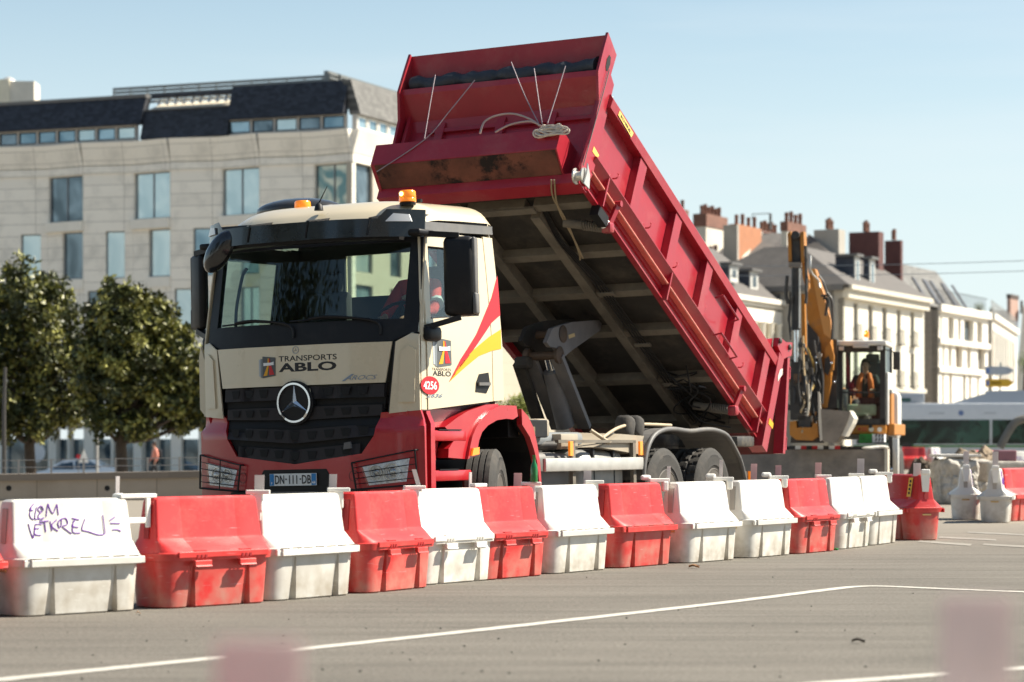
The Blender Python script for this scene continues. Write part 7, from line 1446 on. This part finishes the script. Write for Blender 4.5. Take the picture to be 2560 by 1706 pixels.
mp=n.new('ShaderNodeMapping'); mp.inputs['Scale'].default_value=(1.2,1,11); mp.inputs['Rotation'].default_value=(0,R(14),0); L.new(tc.outputs['Generated'],mp.inputs[0])
nz=n.new('ShaderNodeTexNoise'); nz.inputs['Scale'].default_value=2.6; nz.inputs['Detail'].default_value=6; L.new(mp.outputs[0],nz.inputs[0])
m2=n.new('ShaderNodeMapRange'); m2.inputs[1].default_value=.52; m2.inputs[2].default_value=.80; m2.inputs[4].default_value=.30; L.new(nz.outputs[0],m2.inputs[0])
ci=n.new('ShaderNodeMix'); ci.data_type='RGBA'; L.new(m2.outputs[0],ci.inputs[0]); L.new(hz.outputs[2],ci.inputs[6]); ci.inputs[7].default_value=(7.2,7.6,7.8,1)
L.new(ci.outputs[2],bg.inputs[0])

# ---------------------------------------------------------------- the other side of the street, behind and beside the camera
def broad_tree(label,x,y,h,cr,n_,seed):
    random.seed(seed); r=empty('street_tree',label,'tree',(x,y,0)); B=N(); tube(B,[(0,0,-.1),(.05,0,h*.25),(-.05,.1,h*.45),(.1,0,h*.75)],[.24,.2,.16,.06],10)
    cs=[(Vector((random.uniform(-1,1)*cr*.65,random.uniform(-1,1)*cr*.65,h*random.uniform(.42,.88))),cr*random.uniform(.35,.55)) for _ in range(11)]
    for c,rr in cs: tube(B,spline([Vector((0,0,h*.32)),Vector((c.x*.4,c.y*.4,h*.45)),c],3),[.09-.011*k for k in range(7)],6)
    obj('trunk',B,BARK,r,60); vs=[];fs=[]
    for c,rr in cs:
        for _ in range(n_//11):
            d=Vector((random.gauss(0,1),random.gauss(0,1),random.gauss(0,1))).normalized(); p=c+d*rr*random.uniform(.4,1.05); a=(d+Vector((random.gauss(0,.6),random.gauss(0,.6),random.gauss(0,.6)))).normalized(); b2=a.orthogonal().normalized(); k=len(vs); vs+=[p,p+a*.09+b2*.06,p+a*.2,p+a*.09-b2*.06]; fs.append((k,k+1,k+2,k+3))
    me=D.meshes.new('crown'); me.from_pydata([tuple(v) for v in vs],[],fs); me.materials.append(LEAF[0]); o=D.objects.new('crown',me); C.objects.link(o); o.parent=r
for k,(x,y,h,cr) in enumerate(((-17,15,11,4),(-24,8,12,4.5),(-13,4,10,3.6),(-34,16,12,5))): broad_tree(['leafy street tree left of the road, mirrored in the windscreen','leafy street tree set back on the left verge','leafy street tree nearest the camera on the left','leafy street tree farthest left on the verge'][k],x,y,h,cr,7000,20+k)
for k,(x0,L_,h) in enumerate(((46,34,14),(10,30,16),(-22,34,13))):
    HB2=empty('terrace_house',['beige terrace opposite the site, behind the camera on the right','taller beige terrace opposite the site, right behind the camera','beige terrace opposite the site, behind the camera on the left'][k],'house',loc=(x0,-30,0))
    wall('street_wall',(x0,-30),(-1,0),L_-.5,0,h,[(1.5+3.4*i,2.8+3.4*i,1.2+3.4*j,3.2+3.4*j,0) for i in range(int(L_/3.4)) for j in range(int(h/3.6))],GREYR,HB2,.4,.2,pane=PANES[2])
    B=N(); hexa(B,[(0,.3,h),(-L_+.5,.3,h),(-L_+.5,-9,h),(0,-9,h),(0,-3,h+3.5),(-L_+.5,-3,h+3.5),(-L_+.5,-6,h+3.5),(0,-6,h+3.5)]); obj('roof',B,ROOFG,HB2)
